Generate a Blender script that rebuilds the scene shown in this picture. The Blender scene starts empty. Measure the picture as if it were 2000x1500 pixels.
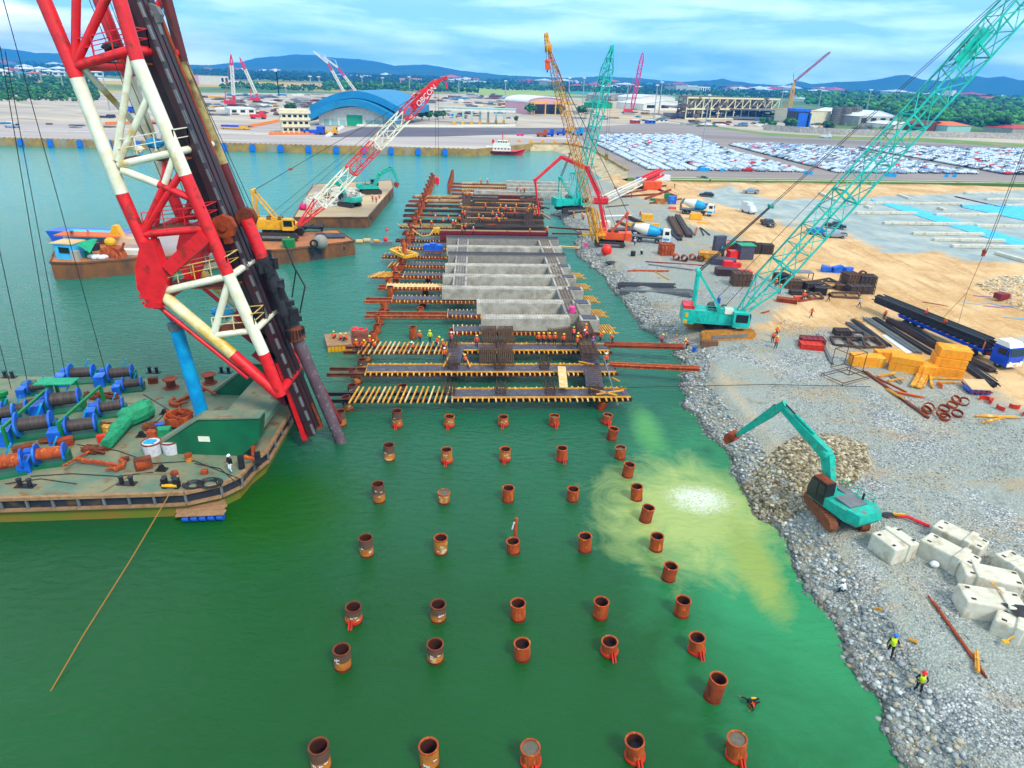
import bpy,bmesh,math,random
import numpy as np
from mathutils import Vector as V,Matrix,noise as mnoise
from mathutils.geometry import tessellate_polygon
random.seed(7);RNG=np.random.default_rng(11)
S=bpy.context.scene;COL=S.collection;R=math.radians
# ------ camera
FOC,PITCH,ROLL,CH=1285.0,R(25.06),R(1.9),34.0
cf=V((0,math.cos(PITCH),-math.sin(PITCH)));c0=V((1,0,0));c1=c0.cross(cf)
cr=c0*math.cos(ROLL)+c1*math.sin(ROLL);cu=c1*math.cos(ROLL)-c0*math.sin(ROLL)
cam=bpy.data.objects.new('camera',bpy.data.cameras.new('camera'));COL.objects.link(cam)
cam.data.sensor_width=36;cam.data.lens=36*FOC/2000;cam.data.clip_start=.5;cam.data.clip_end=40000
m4=Matrix((cr,cu,-cf)).transposed().to_4x4();m4.translation=V((0,0,CH));cam.matrix_world=m4
S.camera=cam
def P(x,y,z=0.0):
 d=cf*FOC+cr*(x-1000)-cu*(y-750);t=(z-CH)/d.z;return V((d.x*t,d.y*t,z))
def PY(x,y,Y):
 d=cf*FOC+cr*(x-1000)-cu*(y-750);t=Y/d.y;return V((d.x*t,Y,d.z*t+CH))
# ------ sky and sun
SUN_EL,SUN_AZ=R(48),R(140)
HAZE=1.7e-4
W=bpy.data.worlds.new('World');S.world=W;W.use_nodes=True
nt=W.node_tree;nt.nodes.clear();N=nt.nodes.new;L=nt.links.new
wo=N('ShaderNodeOutputWorld');bg=N('ShaderNodeBackground');L(bg.outputs[0],wo.inputs[0])
sk=N('ShaderNodeTexSky');sk.sky_type='NISHITA';sk.sun_disc=False;sk.sun_elevation=SUN_EL;sk.sun_rotation=SUN_AZ
sk.air_density=1.0;sk.dust_density=.2;sk.ozone_density=2.5
tc=N('ShaderNodeTexCoord');mp=N('ShaderNodeMapping');mp.inputs['Scale'].default_value=(1.1,1.1,7);L(tc.outputs['Generated'],mp.inputs[0])
n1=N('ShaderNodeTexNoise');n1.inputs['Scale'].default_value=3.6;n1.inputs['Detail'].default_value=7;n1.inputs['Roughness'].default_value=.55;n1.inputs['Distortion'].default_value=.25
L(mp.outputs[0],n1.inputs['Vector'])
r1=N('ShaderNodeValToRGB');r1.color_ramp.elements[0].position=.45;r1.color_ramp.elements[1].position=.66;L(n1.outputs[0],r1.inputs[0])
blu=N('ShaderNodeMix');blu.data_type='RGBA';blu.inputs[0].default_value=.8;blu.inputs[7].default_value=(4.0,8.0,10.4,1);tint=N('ShaderNodeMix');tint.data_type='RGBA';tint.blend_type='MULTIPLY';tint.inputs[0].default_value=1
tint.inputs[7].default_value=(.62,.92,1.0,1);L(sk.outputs[0],tint.inputs[6]);L(tint.outputs[2],blu.inputs[6])
cl=N('ShaderNodeMix');cl.data_type='RGBA';L(r1.outputs[0],cl.inputs[0]);L(blu.outputs[2],cl.inputs[6]);cl.inputs[7].default_value=(9.0,12.6,13.8,1)
dt=N('ShaderNodeVectorMath');dt.operation='DOT_PRODUCT';dt.inputs[1].default_value=V((-.66,.745,.07)).normalized();L(tc.outputs['Generated'],dt.inputs[0])
r2=N('ShaderNodeValToRGB');r2.color_ramp.elements[0].position=.93;r2.color_ramp.elements[1].position=1.0;L(dt.outputs['Value'],r2.inputs[0])
n2=N('ShaderNodeTexNoise');n2.inputs['Scale'].default_value=3.2;n2.inputs['Detail'].default_value=6;L(mp.outputs[0],n2.inputs['Vector'])
r3=N('ShaderNodeValToRGB');r3.color_ramp.elements[0].position=.40;r3.color_ramp.elements[1].position=.60;L(n2.outputs[0],r3.inputs[0])
mm=N('ShaderNodeMath');mm.operation='MULTIPLY';L(r2.outputs[0],mm.inputs[0]);L(r3.outputs[0],mm.inputs[1])
cl2=N('ShaderNodeMix');cl2.data_type='RGBA';L(mm.outputs[0],cl2.inputs[0]);L(cl.outputs[2],cl2.inputs[6]);cl2.inputs[7].default_value=(20,18.4,14.5,1)
sz=N('ShaderNodeSeparateXYZ');L(tc.outputs['Generated'],sz.inputs[0]);rz_=N('ShaderNodeValToRGB');rz_.color_ramp.elements[0].position=.14;rz_.color_ramp.elements[1].position=.6;L(sz.outputs['Z'],rz_.inputs[0])
hi_=N('ShaderNodeMix');hi_.data_type='RGBA';L(rz_.outputs[0],hi_.inputs[0]);L(cl2.outputs[2],hi_.inputs[6]);hi_.inputs[7].default_value=(6.6,7.8,8.3,1);hz_=N('ShaderNodeMapRange');hz_.inputs[1].default_value=-.01;hz_.inputs[2].default_value=.075;hz_.inputs[3].default_value=1.55;hz_.inputs[4].default_value=1;L(sz.outputs['Z'],hz_.inputs[0]);vm_=N('ShaderNodeVectorMath');vm_.operation='SCALE';L(hi_.outputs[2],vm_.inputs[0]);L(hz_.outputs[0],vm_.inputs['Scale']);L(vm_.outputs[0],bg.inputs[0]);bg.inputs[1].default_value=.11
sl=bpy.data.lights.new('sun','SUN');sl.energy=2.3;sl.angle=R(14);sl.color=(1,.92,.78)
so=bpy.data.objects.new('sun',sl);COL.objects.link(so)
sd=V((math.sin(SUN_AZ)*math.cos(SUN_EL),math.cos(SUN_AZ)*math.cos(SUN_EL),math.sin(SUN_EL)))
so.rotation_euler=sd.to_track_quat('Z','Y').to_euler();so.location=(0,0,90)
S.view_settings.view_transform='Standard';S.view_settings.look='None';S.view_settings.gamma=1;S.view_settings.exposure=.42
S.view_settings.use_curve_mapping=False
S.cycles.use_denoising=True;S.cycles.max_bounces=6;S.cycles.diffuse_bounces=2;S.cycles.glossy_bounces=2
S.cycles.transmission_bounces=2;S.cycles.volume_bounces=1;S.cycles.transparent_max_bounces=4;S.cycles.caustics_reflective=False;S.cycles.caustics_refractive=False
# ------ materials
def lin(c):
 if isinstance(c,str):c=[int(c[i:i+2],16)/255 for i in(0,2,4)]
 return tuple((v/12.92 if v<=.04045 else((v+.055)/1.055)**2.4)for v in c)+(1,)
_m={}
def M(name,c1=None,c2=None,sc=3.,rough=.6,metal=0.,bump=0.,lo=.4,hi=.65,c3=None,sc3=.5,stretch=None,emit=None):
 if name in _m:return _m[name]
 m=bpy.data.materials.new(name);m.use_nodes=True;t=m.node_tree;n=t.nodes.new;l=t.links.new
 b=t.nodes['Principled BSDF'];b.inputs['Roughness'].default_value=rough;b.inputs['Metallic'].default_value=metal
 b.inputs['Base Color'].default_value=lin(c1)
 if c2 or bump:
  tc=n('ShaderNodeTexCoord');mp=n('ShaderNodeMapping');l(tc.outputs['Object'],mp.inputs[0])
  oi=n('ShaderNodeObjectInfo');vs_=n('ShaderNodeVectorMath');vs_.operation='SCALE';vs_.inputs['Scale'].default_value=40;vs_.inputs[0].default_value=(1,1,1);l(oi.outputs['Random'],vs_.inputs['Scale']);sc_=n('ShaderNodeVectorMath');sc_.operation='MULTIPLY_ADD';l(vs_.outputs[0],sc_.inputs[0]);sc_.inputs[1].default_value=(57,41,73);l(tc.outputs['Object'],sc_.inputs[2]);l(sc_.outputs[0],mp.inputs[0])
  if stretch:mp.inputs['Scale'].default_value=stretch
  no=n('ShaderNodeTexNoise');no.inputs['Scale'].default_value=sc;no.inputs['Detail'].default_value=6;no.inputs['Roughness'].default_value=.65;l(mp.outputs[0],no.inputs['Vector'])
 if c2:
  r=n('ShaderNodeValToRGB');r.color_ramp.elements[0].position=lo;r.color_ramp.elements[1].position=hi
  r.color_ramp.elements[0].color=lin(c1);r.color_ramp.elements[1].color=lin(c2);l(no.outputs[0],r.inputs[0]);out=r.outputs[0]
  if c3:
   n3=n('ShaderNodeTexNoise');n3.inputs['Scale'].default_value=sc3;n3.inputs['Detail'].default_value=5;l(mp.outputs[0],n3.inputs['Vector'])
   q=n('ShaderNodeValToRGB');q.color_ramp.elements[0].position=.57;q.color_ramp.elements[1].position=.68;l(n3.outputs[0],q.inputs[0])
   x=n('ShaderNodeMix');x.data_type='RGBA';l(q.outputs[0],x.inputs[0]);l(out,x.inputs[6]);x.inputs[7].default_value=lin(c3);out=x.outputs[2]
  l(out,b.inputs['Base Color'])
 if bump:
  bu=n('ShaderNodeBump');bu.inputs['Strength'].default_value=min(1,bump);bu.inputs['Distance'].default_value=.1;l(no.outputs[0],bu.inputs['Height']);l(bu.outputs[0],b.inputs['Normal'])
 _m[name]=m;return m
M('red_paint','ee2028','d81822',1.0,.4,c3='a0281c',sc3=1.4);M('white_paint','f4efdc','e0d3ae',.8,.5,lo=.45,hi=.75,c3='c9a24a',sc3=.35)
M('yellow_white','efe3b8','d9a916',.5,.5,lo=.4,hi=.6);M('leader_dark','2b2226','4a1c24',.8,.5);M('black_steel','17151a','2c2830',2,.5)
M('rust','a84410','6e2a0c',1.3,.85,bump=.3,c3='8c3208',sc3=.6);M('rust_orange','b84c10','843008',1.6,.8,bump=.3,c3='d87420',sc3=2.6,stretch=(1.4,1.4,.45))
M('rust_dark','5a2a14','8a3c10',1.2,.85,bump=.3);M('pile_yellow','c8781a','9a5a24',1.2,.8,c3='d8c090',sc3=.9);M('pile_grey','5f4438','6e4a3a',1.5,.7)
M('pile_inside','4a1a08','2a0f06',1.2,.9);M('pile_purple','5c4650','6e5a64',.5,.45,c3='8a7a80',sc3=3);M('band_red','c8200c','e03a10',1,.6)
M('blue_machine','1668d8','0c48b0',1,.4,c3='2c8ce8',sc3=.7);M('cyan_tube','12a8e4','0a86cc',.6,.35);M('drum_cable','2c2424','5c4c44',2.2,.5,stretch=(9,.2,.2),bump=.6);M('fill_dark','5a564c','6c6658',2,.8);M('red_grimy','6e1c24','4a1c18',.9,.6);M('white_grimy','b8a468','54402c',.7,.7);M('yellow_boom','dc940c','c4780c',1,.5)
M('deck_green','5c7866','8e8666',.28,.75,lo=.40,hi=.66,c3='7c5c3c',sc3=.8,bump=.1);M('hull_green','0c6e48','0a5a3c',.3,.45)
M('hull_black','1e2230','2e3038',.6,.6,c3='5a4630',sc3=.7);M('hull_olive','6a7418','8a6a18',.4,.7);M('tarp_green','1f9a6a','167a54',1.5,.7,bump=.5)
M('frame_green','0a7a3a',None,rough=.45);M('teal_paint','0ac4b4','08ac9e',.7,.4,c3='1c8c84',sc3=1.2);M('teal_dark','0a8a7c',None);M('teal_dirty','0cb8a4','0a9a8c',2.2,.5,c3='6c7860',sc3=1.8,bump=.1)
M('timber','e0a030','c07a1c',.8,.7,c3='f0c45a',sc3=2);M('timber_pale','e8c890','d0a060',2,.75);M('ply_dark','4a4656','3a3644',1.2,.5,c3='6a6068',sc3=2)
M('concrete','b8b2a8','928a80',.7,.85,c3='c8c2b6',sc3=.5,bump=.2);M('concrete_white','d8d3c5','c4bca8',1.4,.85,c3='b4a88c',sc3=.9,bump=.25);M('concrete_grey','8c8680','a09890',1,.9)
M('rebar','6a4a34','4a3428',4,.8);M('rebar_dark','4a3830','33282a',4,.8);M('rebar_grey','5a5860','44424a',3,.7);M('formwork_red','8a1420','6a1018',2,.6)
M('orange_paint','f05a10','d84808',1,.45);M('yellow_paint','f4b410','dc9a0c',1,.4);M('track_dark','2a2622','44382e',3,.8);M('track_orange','c8842c','a86a20',2,.8);M('track_brown','8a4a28','6a3a22',2,.85)
M('glass_dark','141c24',None,rough=.15);M('rubber','141416',None,rough=.8);M('pink_paint','e01870','c81460',1,.5);M('pump_red','ee1c28','d01420',1,.4)
M('blue_tarp','1a6ae0','1258c4',1,.6,bump=.4);M('sky_tarp','30b4f0','50c8f8',.8,.5,bump=.3);M('grey_sheet','4a4a60','3c3c50',2,.6);M('green_sheet','10a878','0c8c64',2,.6)
M('skin','8a5a3c',None);M('navy_cloth','1c2440','141a30',8,.9);M('grey_cloth','5a6270','48505c',8,.9);M('black_cloth','141418',None,rough=.9)
M('vest_orange','f8600c','e85008',6,.7);M('vest_yellow','d8f008','c0dc08',6,.7);M('vest_pink','f05a50','e04a40',6,.7);M('vest_lime','9cf00c','88dc08',6,.7)
M('white_cloth','dce0e8',None,rough=.9);M('purple_cloth','8a60b0',None,rough=.9);M('helmet_yellow','f8d800',None,rough=.35);M('helmet_white','f4f4f4',None,rough=.35)
M('helmet_red','f01020',None,rough=.35);M('helmet_blue','1c6cf0',None,rough=.35);M('helmet_pink','e84090',None,rough=.35);M('boots','1c1814',None)
M('car_white','ccd8e4',None,rough=.25);M('car_silver','98a8bc',None,rough=.25,metal=.4);M('car_red','c81428',None,rough=.25);M('car_blue','1c6cc8',None,rough=.25)
M('car_dark','24303c',None,rough=.2);M('car_glass','1c2a3c',None,rough=.1);M('truck_blue','1050d0','0c40b0',1,.35);M('lamp_white','e8e4d8',None);M('lamp_orange','f08010',None)
M('roof_blue','0a84b8','0876a8',.2,.5);M('roof_white','e4e8ea','d4dade',.3,.5);M('wall_white','ece8de','dcd6c8',.3,.8);M('wall_cream','e8dcbc','dccdaa',.5,.8)
M('wall_mint','9cc8c4',None);M('door_green','0ca87c','0a9870',1,.6);M('wall_grey','a8a49c','98948c',.3,.85);M('roof_red','c83a2c','b03024',.3,.7);M('roof_orange','d86a30',None,rough=.8)
M('roof_pink','e0407c',None,rough=.7);M('wall_pink','e0a8b0',None);M('steel_grey','6a6c70','7c7e82',1,.5);M('scaffold','7a6a5a','5c5048',.6,.8);M('frame_cream','e4d8a8',None)
M('quay_yellow','b89044','8a7048',.25,.9,c3='9a9488',sc3=.1);M('fender_blue','0c70d8',None);M('bark','4a3a2a','5a4834',2,.9);M('leaf_green','2c6a1c','3e8424',.3,.9,c3='1c4a14',sc3=.5)
M('rope_brown','9a6a28',None,rough=.9);M('wire_dark','26262a',None,rough=.5);M('wood_plank','a8805c','8c6848',2,.85,bump=.3);M('wood_dark','7a5238','684430',2,.85);M('sand_mat','d8b888','c8a070',.3,.95)
M('drum_blue','1c58c0',None,rough=.4);M('red_ball','f02810',None,rough=.4);M('grating','9aa0a0',None,rough=.6);M('pebble','b8a890','8a7c68',1.5,.9,bump=.5);M('coil_white','dedce4','c4c2cc',4,.7)
M('tug_red','e01818',None,rough=.4);M('asphalt','74706e','827e7c',.05,.9,c3='686462',sc3=.02);M('shrub_green','2e7420','235a18',.8,.9);M('stone_pale','b8b4ac','94908a',1.2,.9)
M('timber_yel','ffa40a','ee9208',2,.7,c3='f8b830',sc3=1)
# ------ mesh builder
class MB:
 def __init__(s):s.v=[];s.f=[];s.m=[]
 def add(s,vs,fs,m=0):
  b=len(s.v);s.v+=[tuple(v)for v in vs];s.f+=[tuple(b+i for i in f)for f in fs];s.m+=[m]*len(fs);return s
 def box(s,c,d,rz=0,m=0,rot=None):
  M3=rot if rot is not None else Matrix.Rotation(rz,3,'Z');c=V(c)
  vs=[c+M3@V((x*d[0]/2,y*d[1]/2,z*d[2]/2))for z in(-1,1)for y in(-1,1)for x in(-1,1)]
  return s.add(vs,[(0,2,3,1),(4,5,7,6),(0,1,5,4),(2,6,7,3),(0,4,6,2),(1,3,7,5)],m)
 def frame(s,p,q):
  z=(V(q)-V(p));ln=z.length;z=z/ln if ln else V((0,0,1));a=V((0,0,1))if abs(z.z)<.95 else V((0,1,0))
  x=a.cross(z).normalized();y=z.cross(x);return x,y,z,ln
 def beam(s,p,q,w,h=None,m=0):
  h=h or w;x,y,z,ln=s.frame(p,q);p=V(p);q=V(q)
  vs=[o+x*a*w/2+y*b*h/2 for o in(p,q)for a,b in((-1,-1),(1,-1),(1,1),(-1,1))]
  return s.add(vs,[(0,3,2,1),(4,5,6,7),(0,1,5,4),(1,2,6,5),(2,3,7,6),(3,0,4,7)],m)
 def ibeam(s,p,q,w,h,m=0,t=.08):
  x,y,z,ln=s.frame(p,q)
  s.beam(V(p)+y*(h/2-t/2),V(q)+y*(h/2-t/2),w,t,m);s.beam(V(p)-y*(h/2-t/2),V(q)-y*(h/2-t/2),w,t,m);return s.beam(p,q,t,h-2*t,m)
 def tube(s,p,q,r,r2=None,n=10,m=0,caps=True):
  r2=r if r2 is None else r2;x,y,z,ln=s.frame(p,q);p=V(p);q=V(q)
  vs=[o+(x*math.cos(a)+y*math.sin(a))*rr for o,rr in((p,r),(q,r2))for a in[2*math.pi*i/n for i in range(n)]]
  fs=[(i,(i+1)%n,n+(i+1)%n,n+i)for i in range(n)]
  if caps:fs+=[tuple(range(n))[::-1],tuple(range(n,2*n))]
  return s.add(vs,fs,m)
 def path(s,pts,r,n=6,m=0):
  for a,b in zip(pts,pts[1:]):s.tube(a,b,r,n=n,m=m)
  return s
 def pipe(s,p,q,r,t,n=24,m=0,mi=None):
  x,y,z,ln=s.frame(p,q);p=V(p);q=V(q);mi=m if mi is None else mi;A=[2*math.pi*i/n for i in range(n)]
  rings=[[o+(x*math.cos(a)+y*math.sin(a))*rr for a in A]for o,rr in((p,r),(q,r),(q,r-t),(p,r-t))]
  vs=sum(rings,[]);fa=[];fb=[]
  for k in range(4):
   for i in range(n):
    f=(k*n+i,k*n+(i+1)%n,((k+1)%4)*n+(i+1)%n,((k+1)%4)*n+i);(fb if k==2 else fa).append(f)
  s.add(vs,fa,m);b=len(s.v)-len(vs);s.f+=[tuple(b+i for i in f)for f in fb];s.m+=[mi]*len(fb);return s
 def prism(s,poly,z0,z1,m=0,mt=None):
  n=len(poly);ar=sum(poly[i][0]*poly[(i+1)%n][1]-poly[(i+1)%n][0]*poly[i][1]for i in range(n))
  if ar<0:poly=poly[::-1]
  vs=[(p[0],p[1],z0)for p in poly]+[(p[0],p[1],z1)for p in poly]
  s.add(vs,[(i,(i+1)%n,n+(i+1)%n,n+i)for i in range(n)]+[tuple(range(n))[::-1]],m);b=len(s.v)-2*n
  s.f.append(tuple(b+n+i for i in range(n)));s.m.append(m if mt is None else mt);return s
 def side(s,poly,y0,y1,m=0,yc=None,M4=None):
  n=len(poly);vs=[]
  for yy,sg in((y0,1),(y1,-1)):
   for i,(x,z)in enumerate(poly):vs.append(V((x,yy+(sg*yc.get(i,0)if yc else 0),z)))
  ar=sum(poly[i][0]*poly[(i+1)%n][1]-poly[(i+1)%n][0]*poly[i][1]for i in range(n))
  fs=[tuple(range(n)),tuple(range(n,2*n))[::-1]]+[(i,n+i,n+(i+1)%n,(i+1)%n)for i in range(n)]
  if ar<0:fs=[f[::-1]for f in fs]
  if M4 is not None:vs=[M4@v for v in vs]
  return s.add(vs,fs,m)
 def ball(s,c,r,nu=10,nv=6,m=0,v0=-.5,v1=.5):
  c=V(c);r=(r,)*3 if isinstance(r,(int,float))else r;vs=[]
  for j in range(nv+1):
   t=math.pi*(v0+(v1-v0)*j/nv)
   for i in range(nu):a=2*math.pi*i/nu;vs.append(c+V((r[0]*math.cos(t)*math.cos(a),r[1]*math.cos(t)*math.sin(a),r[2]*math.sin(t))))
  fs=[(j*nu+i,j*nu+(i+1)%nu,(j+1)*nu+(i+1)%nu,(j+1)*nu+i)for j in range(nv)for i in range(nu)]
  if v0>-.5:fs.append(tuple(range(nu))[::-1])
  return s.add(vs,fs,m)
 def rock(s,c,r,m=0,sd=None,flat=.7):
  rr=random.Random(sd if sd is not None else random.random());t=(1+5**.5)/2;c=V(c)
  vs=[V(p).normalized()for p in((-1,t,0),(1,t,0),(-1,-t,0),(1,-t,0),(0,-1,t),(0,1,t),(0,-1,-t),(0,1,-t),(t,0,-1),(t,0,1),(-t,0,-1),(-t,0,1))]
  vs=[c+V((v.x*r,v.y*r,v.z*r*flat))*rr.uniform(.7,1.15)for v in vs]
  return s.add(vs,ICO,m)
 def lattice(s,p,q,w0,w1,h0,h1,n,m=0,r=.08,rb=.04,up=None,taper0=0,taper1=0):
  """four chord lattice boom from p to q; w across, h deep; taper0/taper1 metres of pointed end"""
  p=V(p);q=V(q);z=(q-p);ln=z.length;z/=ln;up=V(up or(0,0,1));x=up.cross(z).normalized();y=z.cross(x)
  def sec(t):
   d=t*ln;k=1.
   if taper0 and d<taper0:k=min(k,.12+.88*d/taper0)
   if taper1 and ln-d<taper1:k=min(k,.2+.8*(ln-d)/taper1)
   w=(w0+(w1-w0)*t)*max(k,.5 if d<taper0 else k);h=(h0+(h1-h0)*t)*k;c=p+z*d
   return[c+x*a*w/2+y*b*h/2 for a,b in((-1,-1),(1,-1),(1,1),(-1,1))]
  se=[sec(i/n)for i in range(n+1)]
  for i in range(n):
   A,B=se[i],se[i+1]
   for k in range(4):
    s.beam(A[k],B[k],r*2,m=m);k2=(k+1)%4
    if i%2:s.beam(A[k],B[k2],rb*2,m=m)
    else:s.beam(A[k2],B[k],rb*2,m=m)
    if i:s.beam(A[k],A[k2],rb*2,m=m)
  return s
 def rail(s,pts,h=1.0,m=0,r=.035,step=1.5,mid=True):
  for a,b in zip(pts,pts[1:]):
   a=V(a);b=V(b);n=max(1,int((b-a).length/step));H=V((0,0,h))
   s.beam(a+H,b+H,r*2,m=m)
   if mid:s.beam(a+H*.5,b+H*.5,r*1.6,m=m)
   for i in range(n+1):c=a.lerp(b,i/n);s.beam(c,c+H,r*2,m=m)
  return s
 def xf(s,M4):
  s.v=[tuple(M4@V(v))for v in s.v];return s
 def build(s,name,mats,parent=None,smooth=0,world=True,**k):
  if not isinstance(mats,list):mats=[mats]
  me=bpy.data.meshes.new(name)
  vs=s.v
  if parent is not None and world:
   o=parent;off=V((0,0,0))
   while o is not None:off+=o.location;o=o.parent
   vs=[(v[0]-off.x,v[1]-off.y,v[2]-off.z)for v in vs]
  loc=V((0,0,0))
  if parent is None and vs:
   xs=[v[0]for v in vs];ys=[v[1]for v in vs];zs=[v[2]for v in vs]
   loc=V(((min(xs)+max(xs))/2,(min(ys)+max(ys))/2,min(zs)));vs=[(v[0]-loc.x,v[1]-loc.y,v[2]-loc.z)for v in vs]
  me.from_pydata(vs,[],s.f)
  for x in mats:me.materials.append(_m[x]if isinstance(x,str)else x)
  me.polygons.foreach_set('material_index',s.m)
  if smooth:me.shade_smooth();me.set_sharp_from_angle(angle=R(smooth))
  me.update()
  return link(name,me,parent,loc,**k)
def link(name,me,parent=None,loc=(0,0,0),label=None,cat=None,group=None,kind=None):
 o=bpy.data.objects.new(name,me);COL.objects.link(o);o.parent=parent;o.location=loc
 return tag(o,label,cat,group,kind)
def tag(o,label=None,cat=None,group=None,kind=None):
 for k,v in(('label',label),('category',cat),('group',group),('kind',kind)):
  if v:o[k]=v
 return o
def T(name,label,cat,loc=(0,0,0),rz=0,group=None):
 o=bpy.data.objects.new(name,None);COL.objects.link(o);o.location=loc;o.rotation_euler=(0,0,rz);o.empty_display_size=.3
 return tag(o,label,cat,group)
def dup(root,loc,rz=0,label=None,group=None,sc=None):
 def cp(o,par):
  c=o.copy();COL.objects.link(c);c.parent=par
  for ch in list(kids.get(o.name,())):cp(ch,c)
  return c
 kids={}
 for o in root.children_recursive:kids.setdefault(o.parent.name,[]).append(o)
 r=cp(root,None);r.location=loc;r.rotation_euler=(0,0,rz)
 if sc:r.scale=(sc,)*3
 if label:r['label']=label
 if group:r['group']=group
 return r
_t=(1+5**.5)/2
ICO=[(0,11,5),(0,5,1),(0,1,7),(0,7,10),(0,10,11),(1,5,9),(5,11,4),(11,10,2),(10,7,6),(7,1,8),(3,9,4),(3,4,2),(3,2,6),(3,6,8),(3,8,9),(4,9,5),(2,4,11),(6,2,10),(8,6,7),(9,8,1)]
ICOV=np.array([(-1,_t,0),(1,_t,0),(-1,-_t,0),(1,-_t,0),(0,-1,_t),(0,1,_t),(0,-1,-_t),(0,1,-_t),(_t,0,-1),(_t,0,1),(-_t,0,-1),(-_t,0,1)])/math.hypot(1,_t)
def np_mesh(name,verts,faces,mats,col=None,midx=None,smooth=False):
 """verts (n,3), faces (m,k) as one mesh; col (n,4) a per vertex colour of the material itself"""
 me=bpy.data.meshes.new(name);n,k=len(faces),faces.shape[1]
 me.vertices.add(len(verts));me.vertices.foreach_set('co',verts.astype(np.float32).ravel())
 me.loops.add(n*k);me.loops.foreach_set('vertex_index',faces.astype(np.int32).ravel())
 me.polygons.add(n);me.polygons.foreach_set('loop_start',np.arange(0,n*k,k,dtype=np.int32))
 for x in mats:me.materials.append(_m[x]if isinstance(x,str)else x)
 if midx is not None:me.polygons.foreach_set('material_index',midx.astype(np.int32))
 me.update(calc_edges=True)
 if col is not None:a=me.color_attributes.new('Col','FLOAT_COLOR','POINT');a.data.foreach_set('color',col.astype(np.float32).ravel())
 if smooth:me.shade_smooth()
 return me
def scatter(name,cen,rad,mats,col,flat=.7,jit=.25,rnd=RNG):
 n=len(cen);v=ICOV[None]*(1+jit*(rnd.random((n,12,1))*2-1));v=v*rad[:,None,None]*np.array([1,1,flat])
 a=rnd.random(n)*6.28;ca,sa=np.cos(a)[:,None],np.sin(a)[:,None];x=v[:,:,0]*ca-v[:,:,1]*sa;y=v[:,:,0]*sa+v[:,:,1]*ca
 v=np.stack([x,y,v[:,:,2]],2)+cen[:,None,:]
 f=(np.array(ICO)[None]+(np.arange(n)*12)[:,None,None]).reshape(-1,3)
 return np_mesh(name,v.reshape(-1,3),f,mats,col=np.repeat(col,12,axis=0))
def attr_mat(name,rough=.9,bump=0,bsc=4):
 m=bpy.data.materials.new(name);m.use_nodes=True;t=m.node_tree;b=t.nodes['Principled BSDF'];b.inputs['Roughness'].default_value=rough
 a=t.nodes.new('ShaderNodeVertexColor');a.layer_name='Col';t.links.new(a.outputs[0],b.inputs['Base Color'])
 if bump:
  no=t.nodes.new('ShaderNodeTexNoise');no.inputs['Scale'].default_value=bsc;tc=t.nodes.new('ShaderNodeTexCoord');t.links.new(tc.outputs['Object'],no.inputs['Vector'])
  bu=t.nodes.new('ShaderNodeBump');bu.inputs['Strength'].default_value=bump;t.links.new(no.outputs[0],bu.inputs['Height']);t.links.new(bu.outputs[0],b.inputs['Normal'])
 _m[name]=m;return m
attr_mat('rock_mix',bump=.3,bsc=6);attr_mat('leaf_mix',bump=0)
def cut(poly,z=2.):return[P(x,y,z)for x,y in poly]
def xy(poly,z=2.):return[tuple(P(x,y,z)[:2])for x,y in poly]
# ====== SETTING
def sd_poly(px,py,poly):
 d=np.full(px.shape,1e9);ins=np.zeros(px.shape,bool);n=len(poly)
 for i in range(n):
  ax,ay=poly[i];bx,by=poly[(i+1)%n];ex,ey=bx-ax,by-ay;wx,wy=px-ax,py-ay
  t=np.clip((wx*ex+wy*ey)/(ex*ex+ey*ey+1e-9),0,1);d=np.minimum(d,np.hypot(wx-ex*t,wy-ey*t))
  c=((ay>py)!=(by>py));ins^=c&(px<(bx-ax)*(py-ay)/((by-ay)if by!=ay else 1e-9)+ax)
 return np.where(ins,d,-d)
def fnoise(x,y,sc,seed=0,oc=4):
 out=np.zeros(x.shape);amp=1.;tot=0
 for o in range(oc):
  rg=np.random.default_rng(seed*10+o);g=rg.random((64,64));u=(x*sc*2**o)%64;v=(y*sc*2**o)%64
  i=u.astype(int)%64;j=v.astype(int)%64;fu=u-np.floor(u);fv=v-np.floor(v);fu=fu*fu*(3-2*fu);fv=fv*fv*(3-2*fv)
  i2=(i+1)%64;j2=(j+1)%64
  out+=amp*((g[i,j]*(1-fu)+g[i2,j]*fu)*(1-fv)+(g[i,j2]*(1-fu)+g[i2,j2]*fu)*fv);tot+=amp;amp*=.5
 return out/tot
SHORE=[(22.6,5)]+xy([(1760,1492),(1735,1430),(1700,1370),(1660,1290),(1620,1215),(1575,1150),(1535,1085),(1495,1020),(1465,970),(1432,915),(1412,880),(1385,850),(1345,800),(1322,760),(1335,732),(1332,705),(1295,675),(1245,632),(1226,600),(1198,568),(1165,530),(1128,500),(1122,478),(1128,455),(1100,438),(1082,420),(1092,404),(1118,396),(1135,380),(1140,362),(1176,353)],0)
SITE=SHORE+[(34,262),(330,262),(330,5)]
def smooth(a,lo,hi):t=np.clip((a-lo)/(hi-lo),0,1);return t*t*(3-2*t)
CRUSH=[xy([(1362,374),(1425,368),(1500,388),(1620,388),(1990,372),(2600,390),(2600,560),(2000,512),(1900,512),(1838,492),(1735,494),(1640,452),(1560,432),(1500,428),(1440,408),(1385,394)]),xy([(1520,428),(1560,432),(1562,444),(1525,440)]),xy([(1960,660),(2050,650),(2050,690),(1985,680)])]
GRAV=xy([(1040,350),(1190,352),(1225,380),(1320,398),(1345,430),(1430,462),(1392,492),(1410,520),(1560,566),(1480,600),(1500,625),(1450,660),(1560,640),(1640,642),(1700,655),(1760,690),(1860,740),(2100,860),(2500,1100),(2500,1900),(1400,1900),(900,700)])
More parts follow.
